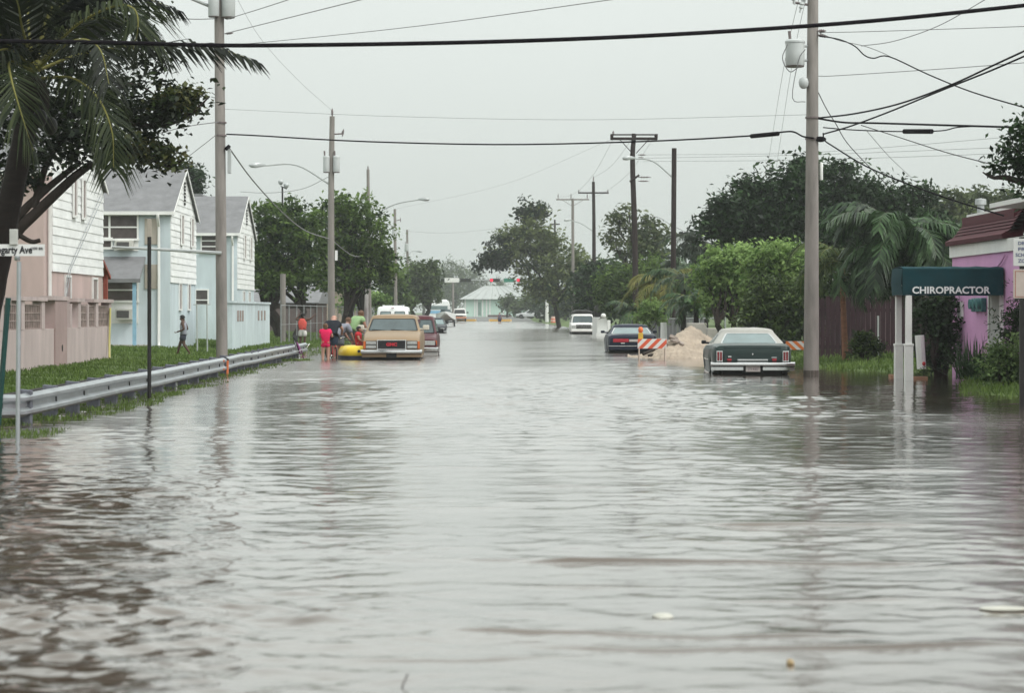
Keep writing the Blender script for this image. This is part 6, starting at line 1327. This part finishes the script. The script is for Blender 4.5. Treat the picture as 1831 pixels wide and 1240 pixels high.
# boy walking left across the lawn
D = 75.5; person('boy in a grey sleeveless top and dark shorts walking across the lawn', (X(328,D),D,gz(X(328,D),D)+0.0), R(82), 1.30,
    dict(anr=(.05,.16,.05), tor=(.05,.24,.03), knr=(.055,.10,.285), anl=(-.05,-.17,.07), tol=(-.05,-.10,.02), knl=(-.05,-.02,.285), elr=(.15,-.07,.64), wrr=(.12,.08,.60), ell=(-.15,-.06,.64), wrl=(-.12,.10,.58), head=(0,.03,.905), crown=(0,.03,.955)), SKIN_D, HAIR_B, cloth('grey_jersey',(0.30,0.31,0.36)), cloth('charcoal_shorts',(0.05,0.055,0.075)), fat=1.12, leg=0.7, tank=True)
# figure by the fence with raised arms
D = 99.0; person('person in a coral tank top and white shorts holding the chain link fence', (X(541,D),D,gz(X(541,D),D)), R(-12), 1.50,
    dict(ell=(-.20,0.0,.80), wrl=(-.10,.06,.92), elr=(.20,.02,.80), wrr=(.30,.08,.90), anr=(.05,0,.045)), SKIN_D, HAIR_B, cloth('coral_top',(0.66,0.10,0.08)), cloth('white_shorts',(0.66,0.64,0.62)), tank=True, leg=0.85)
# girl in pink
D = 75.2; person('girl in bright pink shirt and shorts standing in the water with her back to us', (X(582,D),D,-0.16), R(4), 1.33,
    dict(elr=(.16,.05,.66), wrr=(.16,.17,.70), ell=(-.13,.03,.66), wrl=(-.08,.14,.62)), SKIN_L, HAIR_N, cloth('hot_pink_cotton',(0.74,0.012,0.10)), cloth('pink_shorts',(0.70,0.015,0.10)), long_hair=True, leg=0.5)
# man in black leaning over his bicycle
D = 77.3; person('heavy man in a black shirt and navy shorts bending over a red bicycle', (X(593,D),D,-0.18), R(-8), 1.74,
    dict(pelvis=(0,-.04,.53), waist=(0,.0,.61), chest=(0,.09,.715), neck=(0,.17,.79), head=(0,.225,.845), crown=(0,.24,.90), shl=(-.115,.10,.745), shr=(.115,.10,.745), ell=(-.17,.17,.63), wrl=(-.13,.27,.56), elr=(.17,.17,.64), wrr=(.13,.28,.57)), SKIN_L, HAIR_N, cloth('black_cotton',(0.012,0.014,0.022)), cloth('navy_shorts',(0.025,0.04,0.075)), fat=1.28, bald=True, leg=0.8)
# person in grey bending
D = 79.0; person('person in a grey sweatshirt bending down between the two men', (X(607,D),D,-0.10), R(-55), 1.62,
    dict(pelvis=(0,-.06,.52), waist=(0,.02,.59), chest=(0,.13,.66), neck=(0,.19,.74), head=(0,.215,.80), crown=(0,.225,.855), shl=(-.105,.14,.70), shr=(.105,.14,.70), ell=(-.12,.2,.55), wrl=(-.10,.28,.44), elr=(.13,.2,.55), wrr=(.10,.27,.43)), SKIN_L, HAIR_N, cloth('heather_grey',(0.24,0.25,0.30)), cloth('grey_trousers',(0.16,0.17,0.20)), fat=1.1, sleeve=0.95, leg=0.97)
# man in green
D = 81.0; person('man in a sage green shirt bending over behind the raft', (X(634,D),D,-0.10), R(-48), 1.76,
    dict(pelvis=(0,-.05,.53), waist=(0,.01,.61), chest=(0,.08,.72), neck=(0,.13,.80), head=(0,.16,.86), crown=(0,.165,.915), shl=(-.125,.09,.78), shr=(.125,.09,.78), ell=(-.16,.15,.62), wrl=(-.12,.26,.54), elr=(.17,.13,.62), wrr=(.13,.24,.54)), SKIN_T, HAIR_N, cloth('sage_green',(0.27,0.40,0.20)), cloth('grey_shorts',(0.10,0.11,0.11)), fat=1.22)
# boy in red seated on the raft
D = 76.4; person('boy in a red football shirt sitting on the yellow raft', (X(641,D),D,-0.25), R(-100), 1.32,
    dict(anl=(-.07,.28,.40), knl=(-.07,.26,.58), tol=(-.07,.35,.42), anr=(.07,.28,.40), knr=(.07,.26,.58), tor=(.07,.35,.42), hil=(-.06,.03,.52), hir=(.06,.03,.52), elr=(.15,.05,.66), wrr=(.12,.17,.60), ell=(-.15,.04,.65), wrl=(-.11,.17,.60)), SKIN_T, HAIR_B, cloth('red_jersey',(0.45,0.02,0.03)), cloth('red_shorts',(0.30,0.02,0.03)), leg=0.6)
D = 318.0; person('distant person in navy shorts and a pale top wading toward the far junction', (X(893.5,D),D,-0.35), R(10), 1.80, dict(), SKIN_L, HAIR_N, cloth('mauve_grey_top',(0.10,0.085,0.12)), cloth('navy_shorts2',(0.01,0.01,0.06)), leg=0.98, fat=1.5)

# ------------------------------------------------------------------ litter on the water
FOAM = pm('foam_litter', (0.46,0.45,0.40), 0.6, 0.08, 12)
def flat_bit(name, label, px_, py_, wx, wy, m_, cat):
    D_ = FP*CH/(py_-HY); x_ = X(px_,D_); z_ = float(water_z(np.array([x_]),np.array([D_]))[0]); mb = MB(); n_ = 9; o_ = [(wx*random.uniform(0.8,1.1)*math.cos(6.28*k/n_), wy*random.uniform(0.8,1.1)*math.sin(6.28*k/n_)) for k in range(n_)]
    mb.loft([[(x_+a_*s_,D_+b_*s_,z_+h_) for a_,b_ in o_] for s_,h_ in ((0.8,-0.01),(1,0.006),(0.75,0.016),(0.2,0.02))]); tag(mb.build(name, m_, smooth=50), label, cat)
flat_bit('foam_cup','crumpled white foam scrap floating near the bottom right',1187,1107,0.055,0.10,FOAM,'litter')
flat_bit('plastic_strip','long pale plastic strip floating at the right edge',1795,1098,0.12,0.05,FOAM,'litter')
flat_bit('dead_leaf','small brown leaf floating at the bottom of the view',1413,1190,0.018,0.05,FL,'leaf')
D = FP*CH/(1238-HY); mb = MB(); mb.tube([(X(712,D),D,-0.05),(X(720,D),D+0.05,0.02),(X(728,D),D+0.1,0.055)],0.003,5); tag(mb.build('twig', BARK), 'thin twig poking out of the water at the bottom edge', 'twig')

# ------------------------------------------------------------------ trees and plants
L_DARK = leafmat('leaf_dark', (0.005,0.012,0.006), (0.042,0.085,0.028), 0.22)
L_MID = leafmat('leaf_mid', (0.012,0.034,0.006), (0.15,0.235,0.05), 0.34)
L_BRT = leafmat('leaf_bright', (0.060,0.125,0.024), (0.34,0.48,0.16), 0.4)
L_GREY = leafmat('leaf_grey_green', (0.035,0.055,0.020), (0.14,0.17,0.07), 0.32)
L_WND = leafmat('leaf_wind_blown', (0.035,0.06,0.018), (0.24,0.29,0.10), 0.38)
L_ALM = leafmat('leaf_almond', (0.020,0.050,0.010), (0.105,0.105,0.035), 0.28)
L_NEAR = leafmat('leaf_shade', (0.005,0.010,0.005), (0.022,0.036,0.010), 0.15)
L_OLV = leafmat('leaf_olive', (0.014,0.030,0.009), (0.11,0.16,0.045), 0.28)
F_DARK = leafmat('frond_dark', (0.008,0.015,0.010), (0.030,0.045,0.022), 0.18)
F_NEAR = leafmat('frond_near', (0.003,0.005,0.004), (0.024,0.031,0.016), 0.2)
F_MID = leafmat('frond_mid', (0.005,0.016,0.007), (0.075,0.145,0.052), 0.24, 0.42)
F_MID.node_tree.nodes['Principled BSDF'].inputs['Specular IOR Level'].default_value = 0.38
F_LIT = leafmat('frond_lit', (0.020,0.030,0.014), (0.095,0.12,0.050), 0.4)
F_YEL = leafmat('frond_yellow', (0.075,0.10,0.025), (0.24,0.22,0.06), 0.3)
RACH = pm('frond_rib', (0.20,0.19,0.05), 0.6, 0.15, 5); RACHD = pm('frond_rib_dark', (0.05,0.05,0.025), 0.6, 0.2, 5)
PBARK = pm('palm_bark', (0.018,0.012,0.011), 0.9, 0.35, 4, bump=0.02, stretch=(1,1,5))
PBARKR = pm('palm_bark_red', (0.22,0.10,0.06), 0.85, 0.3, 4, bump=0.01, stretch=(1,1,5))
# near coconut palm, top left
def PF(l, D): return [P(a[0], a[1], D+(a[2] if len(a) > 2 else 0)) for a in l]
D = 36.0; ct = (62,128)
np_ = palm('coconut_palm', 'near coconut palm leaning in at the left edge, its long fronds blown to the right', P(-45,640,D), P(62,150,D),
  [PF([ct,(130,50,-.3),(200,12,-.6),(238,14,-.8),(247,45,-.9),(238,88,-.9)],D), PF([ct,(140,98,.3),(230,82,.5),(310,78,.6),(380,84,.6),(445,104,.5)],D),
   PF([(75,140),(130,140,-.5),(175,175,-.8),(200,235,-1),(203,300,-1)],D), PF([ct,(30,60,.2),(-20,30,.4),(-80,40,.5)],D), PF([ct,(30,95,-.6),(0,90,-1),(-40,120,-1.2),(-60,190,-1.2)],D),
   PF([ct,(80,40),(120,-30),(180,-80),(260,-90)],D), PF([ct,(50,30,.3),(60,-60,.5),(90,-140,.5)],D), PF([ct,(100,70,.8),(160,35,1.4),(230,40,1.8),(290,95,2)],D), PF([ct,(20,110,-1),(20,140,-1.6),(40,210,-1.8),(60,270,-1.8)],D),
   PF([ct,(0,60,-.5),(-40,-20,-.7),(-60,-80,-.7)],D), PF([ct,(110,85,-1),(150,70,-1.8),(180,90,-2.2),(195,150,-2.4)],D), PF([ct,(40,50,-.8),(30,0,-1.2),(0,-50,-1.4)],D),PF([ct,(90,30,.4),(150,-10,.6),(220,-15,.6),(300,10,.5)],D)],
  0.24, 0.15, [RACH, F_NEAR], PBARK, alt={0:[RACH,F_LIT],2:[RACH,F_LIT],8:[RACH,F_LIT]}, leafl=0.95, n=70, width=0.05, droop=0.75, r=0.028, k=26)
mb = MB(); mb.ell(P(58,180,D),(0.26,0.26,0.42)); mb.build('crown_boot', PBARK, np_, smooth=70)
mb = MB()
for dx_, dy_ in ((-0.22,0.0),(0.15,-0.2),(0.25,0.1),(-0.1,-0.25)): mb.ell(P(58,215,D)+Vector((dx_,dy_,random.uniform(-.1,.1))),(0.11,0.11,0.14))
mb.build('coconut', DARK, np_, smooth=70)
# almond tree behind it
D = 45.0
bl = pxblobs([(60,-460,220,140),(190,-380,150,120),(20,-650,200,140),(40,-120,170,110),(180,-90,130,90),(-60,-260,200,130),(120,-260,170,110),(60,40,110,70),(170,20,70,40),(-20,120,90,80),(60,235,100,80),(150,190,90,65),(215,140,85,60),(250,215,60,45),(200,250,70,35),(40,110,110,90),(300,210,40,20),(150,60,110,60),(-40,200,90,120),(110,270,75,32),(20,310,50,35)], D)
bl += pxblobs([(305,182,48,24),(340,195,30,14),(345,168,22,12),(270,275,45,17),(310,290,28,13),(235,268,35,18)], D, 0.8)
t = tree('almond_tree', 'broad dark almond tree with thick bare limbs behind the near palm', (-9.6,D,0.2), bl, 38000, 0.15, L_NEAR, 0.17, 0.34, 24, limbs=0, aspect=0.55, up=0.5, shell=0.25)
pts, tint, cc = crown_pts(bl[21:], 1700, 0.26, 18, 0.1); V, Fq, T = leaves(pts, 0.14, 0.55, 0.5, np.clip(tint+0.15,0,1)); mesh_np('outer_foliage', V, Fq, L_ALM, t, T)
mb = MB()
def LP(l, r0, r1, D=D): q = smooth_path([P(a[0],a[1],D+(a[2] if len(a) > 2 else 0)) for a in l], 10); mb.tube(q, [r0+(r1-r0)*i/10 for i in range(11)], 8)
LP([(-40,560),(0,470),(25,420),(60,385),(105,342),(140,310),(166,292)],0.14,0.065); LP([(-20,500),(22,402),(70,350),(115,312),(145,290)],0.10,0.045); LP([(25,415),(55,432),(72,430)],0.05,0.04); LP([(60,372),(90,280),(150,210)],0.08,0.03); LP([(0,470),(20,300),(40,200)],0.12,0.04)
LP([(200,215),(270,225),(310,220),(345,200),(375,172)],0.05,0.015); LP([(190,250),(250,265),(290,298),(330,285)],0.035,0.012); LP([(150,210),(230,150),(300,185)],0.04,0.012)
mb.build('limb', BARK, t, smooth=60)
D = 135.0
fl_ = thing('round_vents','pair of round roof vents on a thin mast above the dark trees','roof vent',(X(506,D),D,0.2)); mb = MB(); mb.cyl((X(506,D),D,0),(X(505,D),D,Z(335,D)),0.05,n=7); mb.tube([P(502,333,D),P(513,338,D)],0.03,5); mb.build('mast', DARK, fl_)  # twin round roof vents, shaped as fixtures on a thin mast; no lamps
for px_, py_ in ((502,327),(512,333)):
    mb = MB(); mb.lathe((X(px_,D),D,Z(py_+4,D)),[(0.05,0),(0.12,0.08),(0.16,0.2),(0.10,0.28),(0.03,0.3)],10); mb.build('lamp_head', LAMPM, fl_, smooth=60)  # these heads are the round vents
# dark trees behind the chain link fence
D = 122.0
bl = pxblobs([(462,440,45,70),(500,395,50,42),(520,455,55,55),(470,490,45,35),(545,420,40,45),(555,480,35,40),(510,500,40,22)], D)
tree('broadleaf_tree', 'rounded dark green tree behind the chain link fence, left of the lamp pole', (X(520,D),D,0.25), bl, 10500, 0.28, L_MID, 0.2, 0.5, 26, gap=0.12, limbs=6, stems=3, fork=0.3)
bl = pxblobs([(590,400,42,45),(630,385,45,36),(655,425,45,45),(610,455,50,48),(665,475,42,35),(575,490,35,25),(625,500,45,22),(690,470,18,40)], D+8)
tree('broadleaf_tree', 'taller dark tree behind the fence, right of the lamp pole with many slender trunks', (X(612,D+8),D+8,0.25), bl, 11000, 0.28, L_MID, 0.17, 0.5, 26, gap=0.12, limbs=6, stems=4, fork=0.25)
bl = pxblobs([(340,320,24,26),(352,335,15,20),(320,310,20,20)], 135)
tree('broadleaf_tree', 'small treetop rising behind the roof of the middle blue house', (X(338,135),135,0.25), bl, 1300, 0.3, L_DARK, 0.12, 0.5, 22)
bl = pxblobs([(655,535,28,22),(630,545,25,16),(680,540,22,18),(640,522,20,12)], 172)
tree('shrub', 'light green shrub beside the pole stub along the fence', (X(655,172),172,0.2), bl, 2300, 0.3, L_BRT, 0.06, 0.35, 22, cat='shrub', stems=3)
bl = pxblobs([(755,500,28,24),(735,522,24,18),(772,482,14,14),(715,515,18,24),(765,525,22,14),(745,478,12,8)], 250)
tree('broadleaf_tree', 'dark tree on the left at the end of the street above the far cars', (X(752,250),250,0.25), bl, 4200, 0.5, L_OLV, 0.25, 0.8, 22, gap=0.1, stems=2)
bl = pxblobs([(700,500,22,40),(688,530,20,25),(715,540,22,14)], 215)
tree('broadleaf_tree', 'narrow dark tree between the last left poles', (X(700,215),215,0.25), bl, 2500, 0.4, L_MID, 0.2, 0.7, 22)
for i, (a, b_, s_) in enumerate(((445,520,55),(400,500,60))):
    bl = pxblobs([(a,b_,s_,45),(a-40,b_-30,s_*0.8,45),(a+20,b_-45,s_*0.7,35)], 165+i*10)
    tree('broadleaf_tree', ('background tree filling the gap right of the farthest blue house','background tree standing behind the farthest blue house')[i], (X(a,165+i*10),165+i*10,0.25), bl, 3600, 0.36, L_DARK, 0.2, 0.7, 24)
# far hazy casuarinas
for i, (a, top, bw_, D_) in enumerate(((778,468,16,600),(800,458,15,640),(815,470,17,620),(838,480,16,660),(858,492,16,690),(758,480,18,610),(885,498,18,700),(730,490,20,640))):
    bl = pxblobs([(a,(top+545)/2,bw_,(545-top)/2),(a-bw_*0.5,(top+560)/2+8,bw_*0.9,(530-top)/2),(a+bw_*0.4,top+18,bw_*0.5,18)], D_)
    tree('pine_tree', 'tall feathery pine fading into the haze, number %d from the left of the far row' % {758:2,730:1,778:3,800:4,815:5,838:6,858:7,885:8}[a] if False else 'tall feathery pine fading into the haze beyond the far junction', (X(a,D_),D_,0.5), bl, 1500, 1.3, L_OLV, 0.35, 1.6, 20, group='far pines in the haze', aspect=0.2, limbs=3)
# big wind-blown tree in the middle
D = 232.0
bl = pxblobs([(952,395,22,26),(920,425,34,26),(960,432,40,30),(1000,462,45,35),(945,468,42,24),(1002,510,46,34),(905,458,26,18),(1035,480,32,32),(1040,525,28,28),(960,515,35,20)], D)
t = tree('broadleaf_tree', 'big wind blown tree over the middle of the far street', (X(1000,D),D,0.3), bl, 12000, 0.42, L_WND, 0.2, 0.85, 24, gap=0.2, limbs=9, droop=-0.2)
pts, tint, cc = crown_pts(pxblobs([(885,458,28,22),(868,468,16,12),(893,470,20,10),(940,380,20,20),(905,430,18,16),(858,480,8,5),(965,375,14,14)], D), 2300, 0.6, 15, 0.1); V, Fq, T = leaves(pts, 0.42, 0.5, 0.3, tint*0.5); mesh_np('outer_foliage', V, Fq, L_DARK, t, T)
# thin tree between the dark poles
bl = pxblobs([(1108,395,24,24),(1150,425,30,28),(1100,430,22,26),(1175,440,18,26),(1135,455,32,22),(1125,375,14,12),(1160,400,16,14),(1185,420,12,14)], 168)
tree('slender_tree', 'thin see-through tree between the two dark right-hand poles', (X(1140,168),168,0.2), bl, 2700, 0.36, L_GREY, 0.16, 0.6, 14, gap=0.2, limbs=8, shell=0.2)
bl = pxblobs([(1105,512,42,34),(1150,492,45,30),(1090,540,26,26),(1180,505,40,34),(1130,540,36,22),(1210,520,30,25)], 150)
tree('broadleaf_tree', 'low blue green tree behind the dark blue sedan', (X(1135,150),150,0.2), bl, 7500, 0.34, L_MID, 0.18, 0.6, 24, droop=0.6, aspect=0.3)
bl = pxblobs([(1060,500,26,32),(1075,535,18,26),(1048,545,20,14)], 175)
tree('broadleaf_tree', 'dark tree behind the white sport utility', (X(1060,175),175,0.2), bl, 3000, 0.36, L_DARK, 0.15, 0.6, 24)
bl = pxblobs([(1163,556,20,17),(1150,568,15,12),(1178,570,14,11),(1162,543,12,9)], 109)
tree('shrub', 'bright yellow green bush behind the dark blue sedan', (X(1163,109),109,0.05), bl, 2100, 0.17, L_BRT, 0.05, 0.3, 22, cat='shrub', aspect=0.3)
# small round trees before the pavilion and at the junction
for px_, py_, rr, D_, lb in ((907,545,13,410,'left'),(927,552,14,405,'second'),(945,546,13,400,'third'),(960,540,16,395,'right')):
    bl = pxblobs([(px_,py_,rr,11),(px_-5,py_-8,rr*0.6,8),(px_+5,py_-6,rr*0.7,9)], D_)
    tree('small_tree', lb+' of the small round trees in front of the pale green building', (X(px_,D_),D_,0.5), bl, 700, 0.6, L_OLV, 0.2, 0.7, 18)
for px_, D_, lb in ((985,390,'low dark scrub at the far junction right of the signal mast'),(1012,350,'low dark scrub at the far junction nearest the white sport utility')):
    bl = pxblobs([(px_,556,22,9),(px_+12,552,16,10)], D_); tree('shrub', lb, (X(px_,D_),D_,0.3), bl, 900, 0.5, L_OLV, 0.1, 0.7, 18, cat='shrub')
mb = MB(); 
# parked cars glimpsed under the tree
for px_, D_, c_, lb in ((948,372,(0.55,0.56,0.57),'pale car glimpsed under the small trees at the far junction'),(965,378,(0.12,0.14,0.18),'dark car glimpsed under the big tree at the far junction')):
    c = Car('parked_car', lb, X(px_,D_), D_, R(80), -0.45, paint('far_car_%d' % px_, c_)); c.body([(-2.1,0.85,0.8,0.4),(-1,0.9,0.85,0.32),(1.2,0.88,0.85,0.32),(2.1,0.7,0.8,0.4)], (-1.3,1.3), 0.31); c.cabin(0.9,0.3,-0.8,-1.5,0.78,0.62,0.86,1.35)
    for sd_ in ('left','right'): c.pane(sd_,0.1,0.9,-0.8,0.8,WIND)
# big dark trees on the right
D = 102.0
bl = pxblobs([(1345,395,60,42),(1300,405,42,32),(1410,350,55,48),(1340,345,22,30),(1325,335,10,22),(1400,400,70,40),(1280,400,24,20),(1440,310,30,26),(1290,365,18,14)], D)
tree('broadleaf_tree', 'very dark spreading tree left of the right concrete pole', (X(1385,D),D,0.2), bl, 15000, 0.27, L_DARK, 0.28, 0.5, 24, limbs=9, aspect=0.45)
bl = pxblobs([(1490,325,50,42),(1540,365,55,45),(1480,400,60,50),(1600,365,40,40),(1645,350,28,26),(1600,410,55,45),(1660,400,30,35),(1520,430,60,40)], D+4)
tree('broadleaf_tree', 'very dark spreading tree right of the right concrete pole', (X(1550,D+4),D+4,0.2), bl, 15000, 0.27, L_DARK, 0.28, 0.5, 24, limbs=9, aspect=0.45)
bl = pxblobs([(1700,370,35,30),(1745,360,38,20),(1790,362,30,16),(1720,395,50,25)], 150)
tree('broadleaf_tree', 'hazy olive treetops showing over the red roof', (X(1740,150),150,0.2), bl, 4200, 0.36, L_GREY, 0.2, 0.6, 20, gap=0.15)
# bright hedge trees
D = 88.0
bl = pxblobs([(1292,482,40,34),(1330,462,38,26),(1268,505,26,20),(1300,530,36,28),(1335,510,32,38),(1280,545,26,18)], D)
tree('broadleaf_tree', 'bright yellow green tree over the sand pile', (X(1312,D),D,0.15), bl, 8200, 0.19, L_BRT, 0.12, 0.34, 24, limbs=6, stems=2, droop=0.2)
bl = pxblobs([(1392,460,46,24),(1362,490,35,35),(1420,485,40,34),(1440,520,35,45)], D-3)
tree('broadleaf_tree', 'bright leafy tree right of the sand pile, touching the concrete pole', (X(1400,D-3),D-3,0.15), bl, 8000, 0.19, L_BRT, 0.12, 0.36, 24, limbs=6, stems=2)
bl = pxblobs([(1360,540,30,45),(1400,540,42,48),(1440,560,40,55),(1345,575,25,25),(1395,590,40,25),(1480,500,35,50)], D-7)
tree('hedge', 'tall mixed green hedge behind the roof of the green coupe', (X(1405,D-7),D-7,0.1), bl, 9500, 0.17, L_OLV, 0.08, 0.34, 24, limbs=6, stems=3, cat='hedge')
# palms on the right
def radial(n, L, el0=(10,60), dr=(70,110), az0=0, seed=1):
    r_ = random.Random(seed); return [(az0+360*i/n+r_.uniform(-14,14), r_.uniform(*el0), L*r_.uniform(0.8,1.12), r_.uniform(*dr)) for i in range(n)]
D = 66.0
palm('palm_tree', 'drooping dark palm directly behind the teal awning', P(1650,655,D), P(1610,432,D), radial(32,2.35,(-5,68),(85,135),5,3), 0.13, 0.09, [RACHD, F_MID], PBARK, leafl=0.85, n=52, width=0.07, droop=1.0, r=0.02)
palm('palm_tree', 'second drooping palm between the awning and the red roof', P(1690,650,D+1), P(1668,448,D+1), radial(24,2.0,(-5,66),(85,135),30,4), 0.12, 0.08, [RACHD, F_MID], PBARK, leafl=0.8, n=48, width=0.07, droop=1.0, r=0.02)
palm('palm_tree', 'small palm with a reddish trunk before the dark board fence', P(1512,640,69), P(1505,470,69), radial(18,1.75,(5,65),(80,125),10,5), 0.10, 0.07, [RACH, leafmat('frond_olive',(0.020,0.04,0.010),(0.085,0.12,0.03),0.25)], PBARKR, leafl=0.6, n=40, width=0.05, droop=0.8, r=0.018)
for i, (px_, py_, D_, L_, lb, mm) in enumerate(((1222,500,104,2.4,'arching palm behind the black lamp pole',[RACH,F_MID]),(1185,508,112,2.2,'palm with yellowing fronds left of the black lamp pole',[RACH,F_YEL]),(1262,445,118,2.5,'wind blown palm top showing above the bright tree',[RACHD,F_DARK]),(1245,545,100,1.7,'low palm behind the concrete slabs',[RACH,F_MID]),(1136,560,128,1.6,'small palm by the double crossarm pole',[RACH,F_MID]),(1218,478,150,1.6,'distant palm between the lamp pole and the bright tree',[RACHD,F_MID]))):
    palm('palm_tree', lb, (X(px_,D_),D_,0.1), P(px_,py_,D_), radial(15,L_,(5,60),(70,115),20*i,20+i), 0.14, 0.10, mm, PBARK, leafl=0.62, n=38, width=0.06, droop=0.9, r=0.022)
# the crowns of the drooping palms are thick with hanging leaflets
for o_ in list(COL.objects):
    lb_ = o_.get('label') or ''
    if lb_.startswith('drooping dark palm'): bl = pxblobs([(1600,450,62,42),(1560,480,45,45),(1640,470,50,45),(1540,520,22,40),(1590,500,45,30)],66)
    elif lb_.startswith('second drooping palm'): bl = pxblobs([(1680,440,42,36),(1695,480,34,40),(1650,430,40,25)],67)
    else: continue
    pts,tint,cc = crown_pts(bl, 2600, 0.30, 20, 0.45); V,Fq,T = leaves(pts, 0.62, 0.085, 0.1, tint, 1.6); mesh_np('hanging_leaflets', V, Fq, F_MID, o_, T)
# shrubs by the clinic
bl = pxblobs([(1690,560,30,45),(1670,590,28,45),(1700,620,24,30),(1680,640,26,20),(1655,560,16,40)], 58)
tree('shrub', 'tall dark shrub in the shade under the awning', (X(1682,58),58,0.05), bl, 4200, 0.12, L_DARK, 0.07, 0.24, 22, cat='shrub', stems=3)
bl = pxblobs([(1545,612,22,18),(1560,625,20,12),(1535,628,14,10),(1548,598,10,9)], 68)
tree('shrub', 'small leafy shrub in front of the dark board fence', (X(1548,68),68,0.1), bl, 1100, 0.14, L_OLV, 0.03, 0.22, 18, cat='shrub', stems=3)
bl = pxblobs([(1785,655,32,24),(1765,668,22,16),(1815,640,34,30),(1800,675,34,18),(1840,660,30,35),(1790,630,22,16)], 47)
tree('shrub', 'light green rounded bush at the right edge by the pink wall', (X(1800,47),47,0.1), bl, 4600, 0.09, L_BRT if False else leafmat('leaf_fresh',(0.03,0.07,0.02),(0.23,0.33,0.12),0.32), 0.04, 0.2, 22, cat='shrub', stems=3)
bl = pxblobs([(1815,590,26,40),(1840,560,30,45),(1835,610,30,30)], 48.5)
tree('shrub', 'dark upright shrub behind the sign at the right edge', (X(1830,48.5),48.5,0.1), bl, 3000, 0.12, L_DARK, 0.05, 0.24, 22, cat='shrub', stems=3, aspect=0.25)
# spiky clump by the pink wall
t = thing('spiky_plant','spiky dark green fan leaved clump against the pink wall','plant',(X(1742,52),52,0.1)); mb = MB()
for i in range(170):
    b_ = Vector((X(1742,52)+random.gauss(0,0.16),52+random.gauss(0,0.2),0.05)); an = random.uniform(0,6.28); el = R(random.uniform(25,88)); L_ = random.uniform(0.5,1.05); d = Vector((math.cos(an)*math.cos(el),math.sin(an)*math.cos(el),math.sin(el))); s_ = d.cross(Vector((0,0,1))).normalized()*0.018; m_ = b_+d*L_*0.6; e_ = b_+d*L_+Vector((0,0,-0.10*L_*math.cos(el)))
    mb.add([b_-s_,b_+s_,m_+s_,m_-s_,e_],[(0,1,2,3),(3,2,4)])
ob = mb.build('blade', F_MID, t, fix=False); at = ob.data.attributes.new('tint','FLOAT','POINT'); at.data.foreach_set('value', rng.uniform(0,0.8,len(ob.data.vertices)).astype(np.float32))
t = thing('flower','small plant with a red flower at the foot of the awning','plant',(X(1650,55),55,0.0)); bl = pxblobs([(1648,668,8,9),(1655,662,6,7)],55); pts,tint,cc = crown_pts(bl,160,0.08,14,0.2); V,Fq,T = leaves(pts,0.07,0.5,0.4,tint); mesh_np('foliage',V,Fq,L_OLV,t,T); mb = MB(); mb.ell(P(1652,651,55),(0.04,0.04,0.05)); mb.build('flower', pm('red_petal',(0.5,0.03,0.04),0.6,0.2,9), t)
# overhanging tree at the upper right, near
D = 42.0
bl = pxblobs([(1800,285,22,28),(1822,262,26,28),(1850,290,40,45),(1850,240,35,30),(1822,320,16,20),(1790,300,12,10),(1890,330,50,50)], D)
bl += pxblobs([(2080,170,130,90),(2240,120,150,100),(2130,20,150,90),(1960,250,70,60),(2330,230,120,90)], D+1)
t = tree('broadleaf_tree', 'dark leafy branch reaching in at the upper right edge', (X(2260,D),D,0.2), bl, 24000, 0.13, L_DARK, 0.2, 0.30, 20, limbs=0, aspect=0.5, fork=0.5)
fk_ = Vector((X(2260,D)+(np.average([b_[0] for b_ in bl], weights=[b_[3]**2 for b_ in bl])-X(2260,D))*0.4, D, 0)); mb = MB()
zf_ = 0.2+(np.average([b_[2] for b_ in bl], weights=[b_[3]**2 for b_ in bl])-0.2)*0.5; fk_ = Vector((fk_.x, D+0.3, zf_-0.12))
mb.tube(smooth_path([fk_,P(2080,390,D),P(1950,370,D),P(1860,338,D),P(1800,318,D),P(1775,318,D),P(1757,308,D)],16),[0.13-0.0074*i for i in range(17)],7); mb.tube(smooth_path([P(1860,338,D),P(1840,300,D),P(1815,265,D)],8),[0.04-0.003*i for i in range(9)],6)
for e_ in ((2080,170),(2240,120),(2130,20),(2330,230),(1960,250)): limb(mb, fk_, P(e_[0],e_[1],D+1), 0.12, 0.03, 0.12, 5, 6)
mb.build('limb', BARK, t, smooth=60)
# far background woods: to the left beyond the houses and to the right behind the gardens
for i, (a, b_, rx_, ry_, D_, lb) in enumerate(((250,480,200,70,260,'dark background wood beyond the pale houses on the left'),(1350,500,260,80,210,'dark background wood behind the gardens on the right'),(1750,480,200,90,190,'dark background wood behind the pink clinic'),(1120,540,130,28,330,'dark low wood at the far right of the street'))):
    k = S(D_); c_ = P(a,b_,D_); pts,tint,cc = crown_pts([(c_.x+rx_/k*u, c_.y+random.uniform(0,20), 1.2+ry_/k*random.uniform(0.5,1.0), rx_/k*0.28, 8, ry_/k*random.uniform(0.7,1.0)) for u in np.linspace(-1,1,9)], 7000, 1.1, 26, 0.5); V,Fq,T = leaves(pts,0.75,0.5,0.4,tint); ob = mesh_np('wood', V, Fq, L_DARK, None, T); tag(ob, lb, 'wood', kind='stuff')

# ------------------------------------------------------------------ wet air
hm = bpy.data.materials.new('haze_air'); hm.use_nodes = True; t = hm.node_tree; t.nodes.clear(); o_ = t.nodes.new('ShaderNodeOutputMaterial'); v_ = t.nodes.new('ShaderNodeVolumePrincipled')
v_.inputs['Color'].default_value = (0.93,0.97,0.95,1); v_.inputs['Density'].default_value = 0.00042; v_.inputs['Anisotropy'].default_value = 0.2; t.links.new(v_.outputs[0], o_.inputs['Volume'])
if True:
    mb = MB(); mb.box(-1520,1520,-80,2620,-2.6,42); tag(mb.build('haze', hm), 'pale rainy haze hanging over the flooded street', 'haze', kind='stuff')
